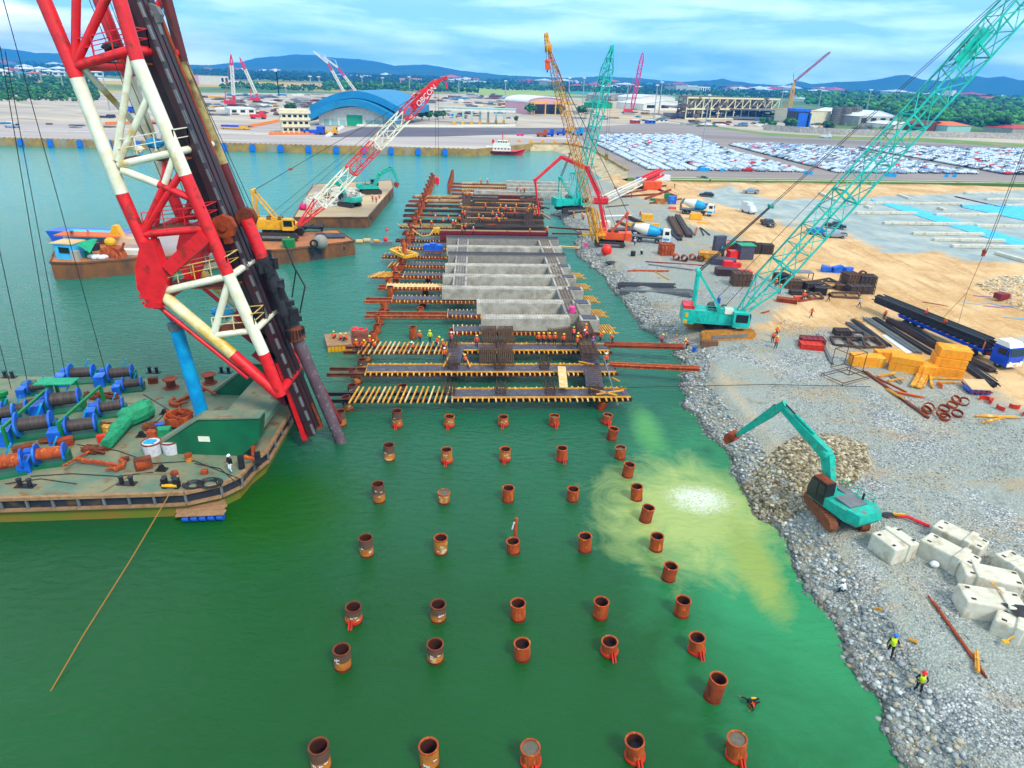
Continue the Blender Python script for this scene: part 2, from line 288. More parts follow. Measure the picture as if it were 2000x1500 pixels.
PILEZ=[(xy([(1470,900),(1530,870),(1570,850),(1640,855),(1690,870),(1700,910),(1660,950),(1600,980),(1540,990),(1480,975),(1445,930)]),.5),(xy([(1900,560),(1960,590),(2040,640),(2100,600),(2060,545),(1960,540)]),.9),(xy([(1560,512),(1660,520),(1660,532),(1560,526)]),.7),(xy([(1405,362),(1470,362),(1475,374),(1400,374)]),1.2),(xy([(1240,352),(1300,350),(1320,362),(1250,368)]),1.)]
gx=np.concatenate([np.arange(10,62,.5),np.arange(62,335,2.)]);gy=np.concatenate([np.arange(6,112,.5),np.arange(112,262.1,1.6)])
GX,GY=np.meshgrid(gx,gy);sdv=sd_poly(GX,GY,SITE);nz=fnoise(GX,GY,.35,1);nl=fnoise(GX,GY,.06,2)
inl=sdv+(nz-.5)*1.6
GZ=np.clip(inl*.5-.05,-2.0,2.0)+np.where(sdv>2,(nz-.5)*.22+(nl-.5)*.35,(nz-.5)*.5)
for pl,h in PILEZ:
 dd=sd_poly(GX,GY,pl);GZ+=h*smooth(dd+(nz-.5)*2,-.8,2.6)*(.75+.5*nz)
crush=np.max([smooth(sd_poly(GX,GY,c)+(nz-.5)*5,-1.2,1.2)for c in CRUSH],axis=0);grav=smooth(sd_poly(GX,GY,GRAV)+(nl-.5)*10+(nz-.5)*4,-2,2.5)
brown=np.clip(sum(smooth(sd_poly(GX,GY,pl)+(nz-.5)*2,-.6,.8)for pl,h in PILEZ[:1]),0,1)
colr=np.stack([1-grav,crush,brown,np.ones_like(GX)],2).reshape(-1,4)
nx_,ny_=len(gx),len(gy);idx=np.arange(nx_*ny_).reshape(ny_,nx_)
fc=np.stack([idx[:-1,:-1],idx[:-1,1:],idx[1:,1:],idx[1:,:-1]],2).reshape(-1,4)
def gz(x,y):
 i=int(np.clip(np.searchsorted(gx,x)-1,0,nx_-2));j=int(np.clip(np.searchsorted(gy,y)-1,0,ny_-2))
 u=(x-gx[i])/(gx[i+1]-gx[i]);v=(y-gy[j])/(gy[j+1]-gy[j]);u=min(max(u,0),1);v=min(max(v,0),1)
 return float((GZ[j,i]*(1-u)+GZ[j,i+1]*u)*(1-v)+(GZ[j+1,i]*(1-u)+GZ[j+1,i+1]*u)*v)
def G(x,y,dz=0.0):
 p=P(x,y,2.0)
 for _ in range(3):p=P(x,y,gz(p.x,p.y))
 p.z+=dz;return p
m=bpy.data.materials.new('site_ground');m.use_nodes=True;t=m.node_tree;n=t.nodes.new;l=t.links.new;b=t.nodes['Principled BSDF'];b.inputs['Roughness'].default_value=.95
a=n('ShaderNodeVertexColor');a.layer_name='Col';sp=n('ShaderNodeSeparateColor');l(a.outputs[0],sp.inputs[0]);tcg=n('ShaderNodeTexCoord')
def ramp(t,src,stops,interp='LINEAR'):
 r=t.nodes.new('ShaderNodeValToRGB');e=r.color_ramp.elements;r.color_ramp.interpolation=interp
 while len(e)<len(stops):e.new(.5)
 for k,(p,c)in zip(e,stops):k.position=p;k.color=lin(c)if isinstance(c,str)else(c,c,c,1)
 t.links.new(src,r.inputs[0]);return r.outputs[0]
def noi(t,vec,sc,det=5,ro=.6,dist=0):q=t.nodes.new('ShaderNodeTexNoise');q.inputs['Scale'].default_value=sc;q.inputs['Detail'].default_value=det;q.inputs['Roughness'].default_value=ro;q.inputs['Distortion'].default_value=dist;t.links.new(vec,q.inputs['Vector']);return q.outputs[0]
def mixc(t,f,a,b,bt='MIX'):
 x=t.nodes.new('ShaderNodeMix');x.data_type='RGBA';x.blend_type=bt
 for s,v in((0,f),(6,a),(7,b)):
  if isinstance(v,str):x.inputs[s].default_value=lin(v)
  elif isinstance(v,(int,float)):x.inputs[s].default_value=v
  else:t.links.new(v,x.inputs[s])
 return x.outputs[2]
def maps(t,vec,sc,rot=0):q=t.nodes.new('ShaderNodeMapping');q.inputs['Scale'].default_value=sc;q.inputs['Rotation'].default_value=(0,0,rot);t.links.new(vec,q.inputs[0]);return q.outputs[0]
ob=tcg.outputs['Object'];trk=maps(t,ob,(1,.16,1),R(32))
sand=mixc(t,ramp(t,noi(t,ob,.12,6),[(.40,0.),(.62,1.)]),'e2bc8a','c89a62');sand=mixc(t,ramp(t,noi(t,trk,.55,5),[(.50,0.),(.66,.8)]),sand,'b98a58');sand=mixc(t,ramp(t,noi(t,ob,1.4,6),[(.5,0.),(.75,.55)]),sand,'f0d4a8')
def vor(t,vec,sc,f='F1',ran=1):q=t.nodes.new('ShaderNodeTexVoronoi');q.inputs['Scale'].default_value=sc;q.feature=f;t.links.new(vec,q.inputs['Vector']);return q
v1=vor(t,ob,6.5);sc1=n('ShaderNodeSeparateColor');l(v1.outputs['Color'],sc1.inputs[0])
stone=ramp(t,sc1.outputs[0],[(0,'74787a'),(.35,'a0a4a6'),(.7,'c0c4c4'),(1,'e8e8e6')]);stone=mixc(t,ramp(t,v1.outputs['Distance'],[(.45,0.),(.85,.9)]),stone,'3c4248')
fine=mixc(t,ramp(t,noi(t,ob,9,4),[(.4,0.),(.62,1.)]),'8c948e','b2b8ae')
gr=mixc(t,ramp(t,noi(t,ob,.11,6,.65,.6),[(.40,0.),(.52,.9)]),stone,fine)
gr=mixc(t,ramp(t,noi(t,maps(t,ob,(1,2.2,1),R(-35)),.10,7,.7),[(.50,0.),(.64,.8)]),gr,'b49c78');gr=mixc(t,ramp(t,noi(t,maps(t,ob,(1,1.6,1),R(-40)),.23,7,.7),[(.59,0.),(.70,.75)]),gr,'66685a')
gr=mixc(t,ramp(t,noi(t,trk,.33,6,.65),[(.54,0.),(.68,.55)]),gr,'c2b094');gr=mixc(t,ramp(t,noi(t,ob,5,3),[(.35,.35),(.6,0.)]),gr,'50585c')
cru=mixc(t,ramp(t,noi(t,ob,.18,6),[(.35,0.),(.65,1.)]),'8c9ca0','b0bab8');cru=mixc(t,ramp(t,noi(t,trk,.4,5),[(.52,0.),(.7,.5)]),cru,'c8bca4')
br=ramp(t,sc1.outputs[1],[(0,'6a5434'),(.5,'94805c'),(1,'c8bca0')])
o1=mixc(t,sp.outputs[0],gr,sand);o2=mixc(t,sp.outputs[1],o1,cru);o3=mixc(t,sp.outputs[2],o2,br)
geo=n('ShaderNodeNewGeometry');sx=n('ShaderNodeSeparateXYZ');l(geo.outputs['Position'],sx.inputs[0]);wet=ramp(t,sx.outputs['Z'],[(0,1.),(.4,0.)]);o4=mixc(t,wet,o3,'444a48')
l(o4,b.inputs['Base Color'])
bu=n('ShaderNodeBump');bu.inputs['Strength'].default_value=.7;bu.inputs['Distance'].default_value=.12;inv=n('ShaderNodeMath');inv.operation='SUBTRACT';inv.inputs[0].default_value=1;l(v1.outputs['Distance'],inv.inputs[1]);l(inv.outputs[0],bu.inputs['Height']);l(bu.outputs[0],b.inputs['Normal'])
_m['site_ground']=m
link('site_ground',np_mesh('site_ground',np.stack([GX,GY,GZ],2).reshape(-1,3),fc,['site_ground'],col=colr,smooth=True),kind='structure')
# ---- water with the silt plume stirred up beside the shore
m=bpy.data.materials.new('sea_water');m.use_nodes=True;t=m.node_tree;n=t.nodes.new;l=t.links.new;b=t.nodes['Principled BSDF']
b.inputs['Roughness'].default_value=.14;b.inputs['IOR'].default_value=1.33
tcw=n('ShaderNodeTexCoord');ob=tcw.outputs['Object']
plc=P(1365,975);
base=mixc(t,ramp(t,noi(t,ob,.03,4),[(.35,0.),(.7,1.)]),'104a1c','165828')
def radial(c,rx,ry,rot=0,lo=1.,hi=.5,nsc=.2,amp=.5):
 mp=n('ShaderNodeMapping');mp.vector_type='POINT';sb=n('ShaderNodeVectorMath');sb.operation='SUBTRACT';sb.inputs[1].default_value=(c[0],c[1],0);l(ob,sb.inputs[0])
 mp.inputs['Rotation'].default_value=(0,0,rot);mp.inputs['Scale'].default_value=(1/rx,1/ry,0);l(sb.outputs[0],mp.inputs[0])
 ln=n('ShaderNodeVectorMath');ln.operation='LENGTH';l(mp.outputs[0],ln.inputs[0]);ad=n('ShaderNodeMath');ad.operation='MULTIPLY_ADD';l(noi(t,ob,nsc,9,.66,1.9),ad.inputs[0]);ad.inputs[1].default_value=amp;l(ln.outputs['Value'],ad.inputs[2])
 return ramp(t,ad.outputs[0],[(hi,1.),(lo,0.)])
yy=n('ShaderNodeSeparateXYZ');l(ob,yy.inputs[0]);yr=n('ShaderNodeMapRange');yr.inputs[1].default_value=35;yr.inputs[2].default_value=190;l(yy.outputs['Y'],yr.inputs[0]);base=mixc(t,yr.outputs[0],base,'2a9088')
w=mixc(t,radial((-20,46),16,13,0,1.4,.55,.12,.6),base,'145414')  # green patch by the barge: reflection of barge and tower painted into the colour
sil=radial((plc.x-1.0,plc.y-2.0),15.5,16.5,R(10),1.16,.60,.17,.74);w=mixc(t,radial((21,42),17,36,R(6),1.35,.5,.1,.5),w,'2c8a58');w=mixc(t,sil,w,'9eb066')
w=mixc(t,radial((P(1265,840).x,P(1265,840).y),3.0,10,R(8),1.3,.5,.3,.6),w,'4c9450');sil2=radial((19.5,41),3.2,10,R(8),1.05,.6,.3,.6);w=mixc(t,sil2,w,'8aa050')
w=mixc(t,radial((plc.x,plc.y),5.6,4.6,0,1.15,.6,.5,.7),w,'acb880')
fo=n('ShaderNodeMath');fo.operation='MULTIPLY';l(radial((plc.x,plc.y),5.4,4.4,0,1.25,.62,1.4,.9),fo.inputs[0]);vf=vor(t,maps(t,ob,(1,1,1)),3.2,'DISTANCE_TO_EDGE');l(ramp(t,vf.outputs['Distance'],[(.05,1.),(.32,.12)]),fo.inputs[1])
w=mixc(t,fo.outputs[0],w,'d4dcd0')
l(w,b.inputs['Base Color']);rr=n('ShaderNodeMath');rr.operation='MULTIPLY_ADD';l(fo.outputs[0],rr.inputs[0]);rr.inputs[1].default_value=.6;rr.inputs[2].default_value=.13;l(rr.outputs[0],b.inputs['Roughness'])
na=noi(t,maps(t,ob,(1,2.0,1),R(12)),.85,6,.62,.6);nb=noi(t,maps(t,ob,(1,1.6,1),R(-20)),.16,4,.5);s_=n('ShaderNodeMath');s_.operation='MULTIPLY_ADD';l(nb,s_.inputs[0]);s_.inputs[1].default_value=1.6;l(na,s_.inputs[2])
bu=n('ShaderNodeBump');bu.inputs['Strength'].default_value=.55;bu.inputs['Distance'].default_value=.42;ym=n('ShaderNodeMapRange');ym.inputs[1].default_value=30;ym.inputs[2].default_value=85;ym.inputs[3].default_value=.55;l(yy.outputs['Y'],ym.inputs[0]);hm_=n('ShaderNodeMath');hm_.operation='MULTIPLY';l(s_.outputs[0],hm_.inputs[0]);l(ym.outputs[0],hm_.inputs[1]);l(hm_.outputs[0],bu.inputs['Height']);l(bu.outputs[0],b.inputs['Normal']);_m['sea_water']=m
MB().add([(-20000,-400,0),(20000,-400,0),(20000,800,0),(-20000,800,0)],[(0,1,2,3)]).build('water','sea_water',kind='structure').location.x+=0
bpy.data.objects['water'].data.transform(Matrix.Translation(bpy.data.objects['water'].location));bpy.data.objects['water'].location=(0,0,0)
# ---- far ground: quay platform, yards, fields
def gmat(name,c1,c2,sc,c3=None,sc3=.02,stretch=None,lo=.4,hi=.6):
 return M(name,c1,c2,sc,.95,lo=lo,hi=hi,c3=c3,sc3=sc3,stretch=stretch)
gmat('field_ground','3a6a2c','6a8038',.004,c3='b8a050',sc3=.0016);gmat('yard_ground','c4b4a0','a89c90',.012,c3='94887c',sc3=.03,stretch=(1,2,1));gmat('lot_asphalt','8a7e7a','968a84',.03,c3='7c7270',sc3=.012,stretch=(.3,2,1))
gmat('apron_concrete','b4a8a4','a49894',.03,c3='c8bcb0',sc3=.02,stretch=(.4,3,1));gmat('dark_asphalt','5c5660','68626a',.03);gmat('gold_field','c8a848','b89438',.01);gmat('green_field','8aa83c','a0a848',.01);gmat('verge','5a8428','7a8c3c',.05,c3='9a8a50',sc3=.1);gmat('dry_yard','cdb48e','b09878',.02,c3='9c8c7c',sc3=.04,stretch=(1,2,1))
QL=[(-20000,262),(-600,268)]+xy([(0,270),(930,292)],3)
REV=xy([(1035,281),(1100,281),(1130,286),(1157,293),(1178,305),(1226,334),(1226,348)],3)
far=QL+REV+xy([(2000,357)],3)+[(1200,420),(20000,2600),(20000,22000),(-20000,22000)]
bmf=MB();pts=[V((x,y,3))for x,y in far];tri=tessellate_polygon([pts]);nn=len(far)
bmf.add([(x,y,3)for x,y in far]+[(x,y,-3)for x,y in far],[tuple(f)for f in tri]+[(i,i+nn,(i+1)%nn+nn,(i+1)%nn)for i in range(nn)])
o=bmf.build('far_ground','field_ground',kind='structure');bm=bmesh.new();bm.from_mesh(o.data);bmesh.ops.recalc_face_normals(bm,faces=bm.faces);bm.to_mesh(o.data);bm.free()
def sheet(name,px,mat_,lay,z=3.,world=None):
 pl=world or xy(px,z);zz=z+.03*lay;pts=[V((x,y,zz))for x,y in pl];tri=tessellate_polygon([pts])
 mb=MB().add(pts,[tuple(f)for f in tri]);o=mb.build(name,mat_,kind='structure')
 if o.data.polygons[0].normal.z<0:o.data.flip_normals()
 return o
sheet('yard_ground',[(-700,262),(-700,186),(0,184),(300,180),(640,183),(960,184),(1100,190),(1300,199),(1440,212),(1560,250),(1700,258),(2600,300),(2600,340),(2000,355.5),(1226,346.5),(1226,334),(1178,305),(1157,293),(1130,286),(1100,281),(1035,281),(930,291.5),(0,269.5)],'yard_ground',1)
sheet('quay_apron',[(-400,262),(-400,238),(0,240),(400,242),(640,250),(900,258),(1120,262),(1160,270),(1157,292),(1130,285.5),(1100,280.5),(1035,280.5),(930,291),(0,269)],'apron_concrete',2)
sheet('lot_asphalt',[(1120,262),(1100,250),(1300,240),(1420,250),(1500,264),(1640,271),(1800,276),(2000,287),(2700,330),(2700,368),(2000,354),(1227,345),(1226,333),(1178,304),(1157,292)],'lot_asphalt',3)
sheet('dark_road',[(640,268),(705,249),(900,250),(1150,250),(1165,256),(1110,262),(1000,263),(850,267)],'dark_asphalt',4)
sheet('gold_field',[(-300,176),(-300,150),(0,149),(140,155),(400,158),(640,162),(850,170),(860,176),(640,172),(380,170),(0,152)][1:8]+[(380,170)],'gold_field',4)
sheet('green_field',[(860,170),(1000,174),(1150,180),(1145,188),(960,187),(860,178)],'green_field',4)
sheet('dry_yard',[(1010,192),(1300,199),(1340,216),(1360,232),(1200,236),(1010,222),(860,205)],'dry_yard',4)
sheet('verge_strip',[(1300,236),(1400,247),(1500,260),(1640,267),(1800,270),(2000,281),(2700,320),(2700,331),(2000,288),(1800,277),(1640,272),(1500,265),(1400,250)],'verge',5)
for q,(x0,x1,y)in enumerate([(20,560,256),(1240,2000,350)]):
 sheet('lane_line',[(x0,y),(x1,y+(x1-x0)*.011),(x1,y+(x1-x0)*.011+.7),(x0,y+.7)],'white_paint',6)
WL=xy([(1035,295),(1075,294.5),(1097,300),(1112,312),(1150,332),(1176,352),(1190,356)],0)
mb=MB();a_=[V((x,y,2.98))for x,y in REV];b_=[V((x,y,-.3))for x,y in WL]
for i in range(6):mb.add([b_[i],b_[i+1],a_[i+1],a_[i]],[(0,1,2,3)])
M('revet_stone','c8b490','a4906c',.35,.95,bump=1,c3='8a8468',sc3=.08)
mb.build('stone_bank','revet_stone',kind='structure')
e0=V((QL[3][0],QL[3][1],1.55));e1=V((REV[0][0],REV[0][1],1.55));qx=T('quay_wall','short weathered end of the quay behind the harbour tug','quay wall',(e0+e1)/2);MB().beam(e0+V((-1,-.5,0)),e1+V((1,-.5,0)),1.2,3.3).build('wall_face','quay_yellow',qx)
qr=T('crest_kerb','long pale concrete kerb along the crest of the stone bank','kerb',(REV[2][0],REV[2][1],3));mb=MB()
for a,c in zip(REV,REV[1:-1]):mb.beam(V((a[0],a[1],3.3)),V((c[0],c[1],3.3)),1.0,.7)
mb.build('kerb_stone','quay_yellow',qr)
qa,qb=V((-600,268,0)),V((QL[2][0],QL[2][1],0));qc=V((QL[3][0],QL[3][1],0));ql=T('quay_wall','long weathered yellow quay wall across the basin','quay wall',(QL[3][0]-60,QL[3][1]-5,0));mb=MB()
mb.beam(qa+V((0,-.6,1.55)),qb+V((0,-.6,1.55)),1.2,3.4);mb.beam(qb+V((0,-.6,1.55)),qc+V((0,-.6,1.55)),1.2,3.4);mb.build('wall_face','quay_yellow',ql)
mb=MB();dq=(qc-qb).normalized();nq=int((qc-qb).length/2.2)
for i in range(nq):mb.box(qb+dq*(i*2.2)+V((0,-.5,3.35)),(1.0,.7,.35),m=0)
mb.build('coping_blocks','quay_yellow',ql)
fp=None
for i in range(26):
 p=qc-dq*(14+i*12.2)+V((0,-1.7,1.6))
 if fp is None:
  fp=T('quay_fender','one of the evenly spaced blue fenders on the yellow quay wall','fender',p,0,'blue fenders along the quay wall');MB().side([(-1.1,1.3),(-1.1,-1.6),(0,-1.3),(1.1,-1.6),(1.1,1.3)],-.5,.5).build('fender_panel','fender_blue',fp,world=False)
  MB().box((0,.1,1.6),(1.6,.8,.5)).build('bracket','steel_grey',fp,world=False)
 else:dup(fp,p)
# ---- hills
def hills(name,pts,D,thick,m):
 mb=MB();n=len(pts);T_=[]
 for i in range(n-1):
  (x0,y0),(x1,y1)=pts[i],pts[i+1];k=max(1,int((x1-x0)/9))
  for j in range(k):u=j/k;x=x0+(x1-x0)*u;y=y0+(y1-y0)*u;T_.append((x,y+mnoise.noise(V((x*.05,D*.01,0)))*1.4))
 T_.append(pts[-1]);rows=[]
 for x,y in T_:
  top=PY(x,y,D);h=max(top.z,8);row=[]
  for s,k in((0,0),(.25,.30),(.5,.58),(.75,.86),(1,1),(1.5,.7),(2.2,0)):
   nn_=mnoise.noise(V((x*.03+s*3,D*.01,s*2)))*.22*(1 if 0<s<1 else.0);row.append((top.x*(1+(s-1)*thick/D),D+(s-1)*thick,max(0,h*(k+nn_*k*(1-k)*4))))
  rows.append(row)
 nr=len(rows[0]);vs=sum(rows,[]);fs=[(i*nr+j,(i+1)*nr+j,(i+1)*nr+j+1,i*nr+j+1)for i in range(len(rows)-1)for j in range(nr-1)]
 mb.add(vs,fs);mb.build(name,m,smooth=80,kind='structure')
M('hill_forest','1c4a34','2c5c3c',.004,.95)
hills('hills',[(-500,118),(-100,100),(0,94),(35,98),(70,103),(110,104),(150,108),(250,122),(330,132),(360,131),(420,126),(470,121),(500,113),(540,110),(575,106),(615,107),(650,113),(700,115),(745,122),(770,128),(830,126),(860,130),(900,138),(960,144),(1040,153)],6600,1400,'hill_forest')
hills('hills',[(960,150),(1100,152),(1180,149),(1250,153),(1330,160),(1385,157),(1412,153.5),(1430,158),(1480,164),(1530,167),(1560,158),(1585,164),(1640,160),(1690,158),(1720,154),(1752,147),(1772,146),(1800,155),(1840,158),(1870,152),(1900,147),(1930,152),(1960,149),(1990,156),(2060,160),(2400,175)],5600,1000,'hill_forest')
hills('hills',[(-500,128),(0,113),(200,121),(430,128),(600,133),(900,143),(1100,152),(1500,167),(2000,183),(2400,196)],5000,600,'hill_forest')
# ---- woods (a mass) and single nearer trees
def horizon(x):return 116+.0332*x
def wood(name,regs,seed,label=None):
 rg=np.random.default_rng(seed);C=[];Rd=[];Cl=[]
 for poly,cnt,r0,r1,cols in regs:
  pa=np.array(poly,float);x0,y0=pa.min(0);x1,y1=pa.max(0);k=0
  X=rg.uniform(x0,x1,cnt*8);Y=rg.uniform(y0,y1,cnt*8);ok=sd_poly(X,Y,poly)>0;X=X[ok][:cnt];Y=Y[ok][:cnt]
  for x,y in zip(X,Y):
   g=P(x,y,3)
   if g.y>5200 or g.y<0:continue
   s=g.length/1285;r=rg.uniform(r0,r1)*s;bc=np.array(lin(cols[rg.integers(len(cols))]))
   for _ in range(5):
    C.append((g.x+rg.normal()*r*.7,g.y+rg.normal()*r*.7,3+r*rg.uniform(.3,1.5)));Rd.append(r*rg.uniform(.3,.65));Cl.append(bc*np.append(np.ones(3)*rg.uniform(.6,1.5),1))
 me=scatter(name,np.array(C),np.array(Rd),['leaf_mix'],np.array(Cl),flat=.85,jit=.35)
 return link(name,me,kind='stuff',label=label)
gs=['1c4f1a','2c6c1e','17401a','3a7a20'];gd=['14402a','1c5030','123828']
wood('far_woods',[([(0,124),(1000,156),(2000,190),(2300,200),(2300,216),(2000,205),(1000,172),(0,138)],3000,2,4,gd),([(-100,150),(190,156),(190,198),(-100,200)],900,2.5,4.5,gs),([(0,132),(330,140),(330,152),(0,148)],300,2,4,gd),([(385,142),(860,156),(860,166),(385,154)],900,3,5,gd),([(640,164),(860,172),(940,182),(640,176)],350,3,6,gs),([(440,166),(640,172),(640,178),(430,174)],150,2.5,4,gs),
([(860,158),(1600,182),(1600,196),(1300,186),(860,172)],1400,2.2,4.2,gd+gs),([(1540,190),(1800,198),(2050,205),(2200,215),(2200,262),(2000,258),(1900,246),(1740,226),(1620,214)],3000,4,8,gs+['3f8420','4a8c28'])],5)
def tree(name,lab,x,y,hpx,wpx,cat='tree',group=None,seed=0,palm=False,z=3.):
 g=P(x,y,z);s=g.length/1285;h=hpx*s;w=wpx*s/2;root=T(name,lab,cat,g,0,group);mb=MB();rg=np.random.default_rng(seed+int(x*7+y))
 mb.tube((0,0,0),(0,0,h*.55),h*.035+.05,h*.02,6);
 for k in range(4):a=k*1.6+seed;mb.tube((0,0,h*(.3+.05*k)),(math.cos(a)*w*.5,math.sin(a)*w*.5,h*(.6+.05*k)),h*.02,h*.008,5)
 mb.build('trunk','bark',root,world=False);nC=90
 if palm:
  mb=MB()
  for k in range(14):
   a=k*2.4;p=V((0,0,h*.55))
   for j in range(3):q=p+V((math.cos(a)*w*.36,math.sin(a)*w*.36,h*(.16-.14*j)));mb.beam(p,q,w*.22*(1-.2*j),.04);p=q
  mb.build('crown','leaf_green',root,world=False);return root
 d=rg.normal(size=(nC,3));d/=np.linalg.norm(d,axis=1)[:,None];rr=rg.random((nC,1))**.4;C=d*rr*np.array([w*.85,w*.85,h*.33])+np.array([0,0,h*.62])
 cc=np.array([np.array(lin(gs[rg.integers(4)]))*np.append(np.ones(3)*rg.uniform(.6,1.6),1)for _ in range(nC)])
 link('crown',scatter('crown',C,rg.uniform(.10,.26,nC)*w*1.1,['leaf_mix'],cc,flat=.8,jit=.4,rnd=rg),root);return root
for i,(x,y,h,w,lab)in enumerate([(569,219,16,22,'round green tree left of the blue arched hall'),(1001,207,16,14,'dark tree at the left corner of the white roofed shed'),(1035,224,20,24,'green tree in front of the white roofed shed'),(1092,224,16,20,'low green tree right of the yellow gantry'),(1136,225,16,22,'bushy tree beside the blue drums'),
(1018,219,12,14,'small dark tree before the white shed'),(812,232,14,16,'first palm like tree right of the arched hall'),(824,234,16,18,'bushy tree near the arched hall, second of the clump'),(838,235,18,18,'tall tree in the middle of the clump by the arched hall'),(854,234,16,16,'tree near the right end of the clump by the hall'),(866,232,15,12,'rightmost tree of the clump by the arched hall'),
(1541,250,16,26,'green tree left of the blue wrapped tower'),(1492,245,14,20,'tree behind the parked lorries by the steel module'),(1945,258,26,44,'broad green tree right of the orange roofed shed'),(1618,250,10,20,'low bush by the scaffolded silos'),(1506,250,12,18,'bush next to the tree by the steel module'),(1008,240,12,10,'thin tree by the toll gate')]):tree('tree',lab,x,y,h,w,seed=i)
# ---- parked cars
def car_shape(pick=False,van=False):
 if van:return[(-2.5,.4),(2.45,.4),(2.5,1.0),(2.1,1.25),(1.5,2.2),(-2.45,2.3),(-2.5,1.2)],[(2.05,1.28),(1.52,2.1),(.6,2.1),(.6,1.25)]
 if pick:return[(-2.5,.45),(2.45,.45),(2.5,.95),(1.5,1.1),(.75,1.72),(-.55,1.75),(-.9,1.15),(-2.5,1.12)],[(1.38,1.1),(.72,1.64),(-.5,1.66),(-.72,1.12)]
 return[(-2.15,.35),(2.15,.35),(2.2,.8),(1.25,.98),(.55,1.42),(-1.2,1.46),(-2.0,1.0),(-2.2,.95)],[(1.12,.98),(.5,1.36),(-1.15,1.39),(-1.75,1.0)]
def lot_mesh(name,paint,pick):
 mb=MB();body,gl=car_shape(pick);hi={i:.18 for i,p in enumerate(body)if p[1]>1.3};mb.side(body,-.88,.88,0,hi);mb.side([(x*1.01,z+.005)for x,z in gl],-.83,.83,1,{i:.10 for i,p in enumerate(gl)if p[1]>1.3})
 mb.side([(x,z)for x,z in gl[1:3]]+[(gl[2][0],gl[2][1]+.06),(gl[1][0],gl[1][1]+.06)],-.7,.7,0)
 for x in(-1.35,1.35):
  for y in(-.8,.8):mb.tube((x,y-.1,.33),(x,y+.1,.33),.33,n=8,m=2)
 me=bpy.data.meshes.new(name);me.from_pydata(mb.v,[],mb.f);[me.materials.append(_m[k])for k in(paint,'car_glass','rubber')];me.polygons.foreach_set('material_index',mb.m);me.update();return me
LOTS=[xy([(1160,277),(1178,265),(1352,266),(1401,286),(1573,337.5),(1260,333),(1238,325)],3),xy([(1417,284),(1500,283),(1640,289),(1690,297),(1923,342),(1620,338.5)],3),xy([(1667,290),(1760,288),(1880,292),(1960,297),(2260,345),(1955,343)],3),xy([(1895,293),(2000,293),(2300,318),(2300,330),(2120,318)],3)]
cars=[]
ax=V((114-46,271.3-261.7,0)).normalized();ay=V((-ax.y,ax.x,0));rgc=np.random.default_rng(3)
for li,L_ in enumerate(LOTS):
 for j in range(-12,160):
  for i in range(-12,104):
   p=V((46,261,3))+ax*(i*5.5+j*.1)+ay*(j*2.3+(2.2 if j%18>8 else 0))
   cars.append((p.x,p.y,li))
CA=np.array(cars);keep=np.zeros(len(CA),bool)
for li,L_ in enumerate(LOTS):q=CA[:,2]==li;keep[q]=sd_poly(CA[q,0],CA[q,1],L_)>.5
CA=CA[keep];CA=CA[np.argsort(np.hypot(CA[:,0],CA[:,1]))];ang=math.atan2(ax.y,ax.x)
col=rgc.choice(['car_white','car_silver','car_red','car_blue','car_dark'],len(CA),p=[.76,.16,.025,.012,.043]);col2=rgc.choice(['car_white','car_silver','car_red','car_blue','car_dark'],len(CA),p=[.52,.32,.03,.01,.12]);col=np.where(CA[:,2]>0,col2,col);wd={'car_white':'white','car_silver':'silver','car_red':'red','car_blue':'blue','car_dark':'dark'}
meshes={(c,k):lot_mesh('parked_car',c,k)for c in wd for k in(0,1)};NEAR=300;nv=[];nf=[];nm=[];off=0
for i,((x,y,li),c)in enumerate(zip(CA,col)):
 k=int(rgc.random()<.45)
 if i<NEAR:
  w_=wd[c];o=link('parked_car',meshes[(c,k)],None,(x,y,3.1),'%s %s in the %s of the packed car lot'%(w_,'pickup' if k else 'car',('left block','middle block','right block','far block')[int(li)]+(', front row' if y<265+(x-46)*.14 else ', row behind the front')),'pickup' if k else 'car','%s %s parked in the nearest rows of the lot'%(w_,'pickups' if k else 'cars'));o.rotation_euler=(0,0,ang+(math.pi if li==1 else 0));o.scale=(.9,.9,.9)
 else:
  me=meshes[(c,k)];
  if('a',c,k)not in _m:
   vv=np.zeros(len(me.vertices)*3);me.vertices.foreach_get('co',vv);fl=[tuple(p.vertices)for p in me.polygons if len(p.vertices)==4 or len(p.vertices)>4]
   tri=[];mi=[];me.calc_loop_triangles()
   for tr in me.loop_triangles:tri.append(tuple(tr.vertices));mi.append(tr.material_index)
   _m[('a',c,k)]=(vv.reshape(-1,3),np.array(tri),np.array(mi))
  vv,tri,mi=_m[('a',c,k)];cc,ss=math.cos(ang),math.sin(ang);vv=vv*.9;q=np.stack([vv[:,0]*cc-vv[:,1]*ss+x,vv[:,0]*ss+vv[:,1]*cc+y,vv[:,2]+3.1],1)
  nv.append(q);nf.append(tri+off);nm.append(np.where(mi==0,list(wd).index(c),mi+4));off+=len(q)
if nv:link('parked_car_rows',np_mesh('parked_car_rows',np.concatenate(nv),np.concatenate(nf),list(wd)+['car_glass','rubber'],midx=np.concatenate(nm)),kind='stuff',label='packed rows of new cars filling the rest of the lot')
print('cars',len(CA))
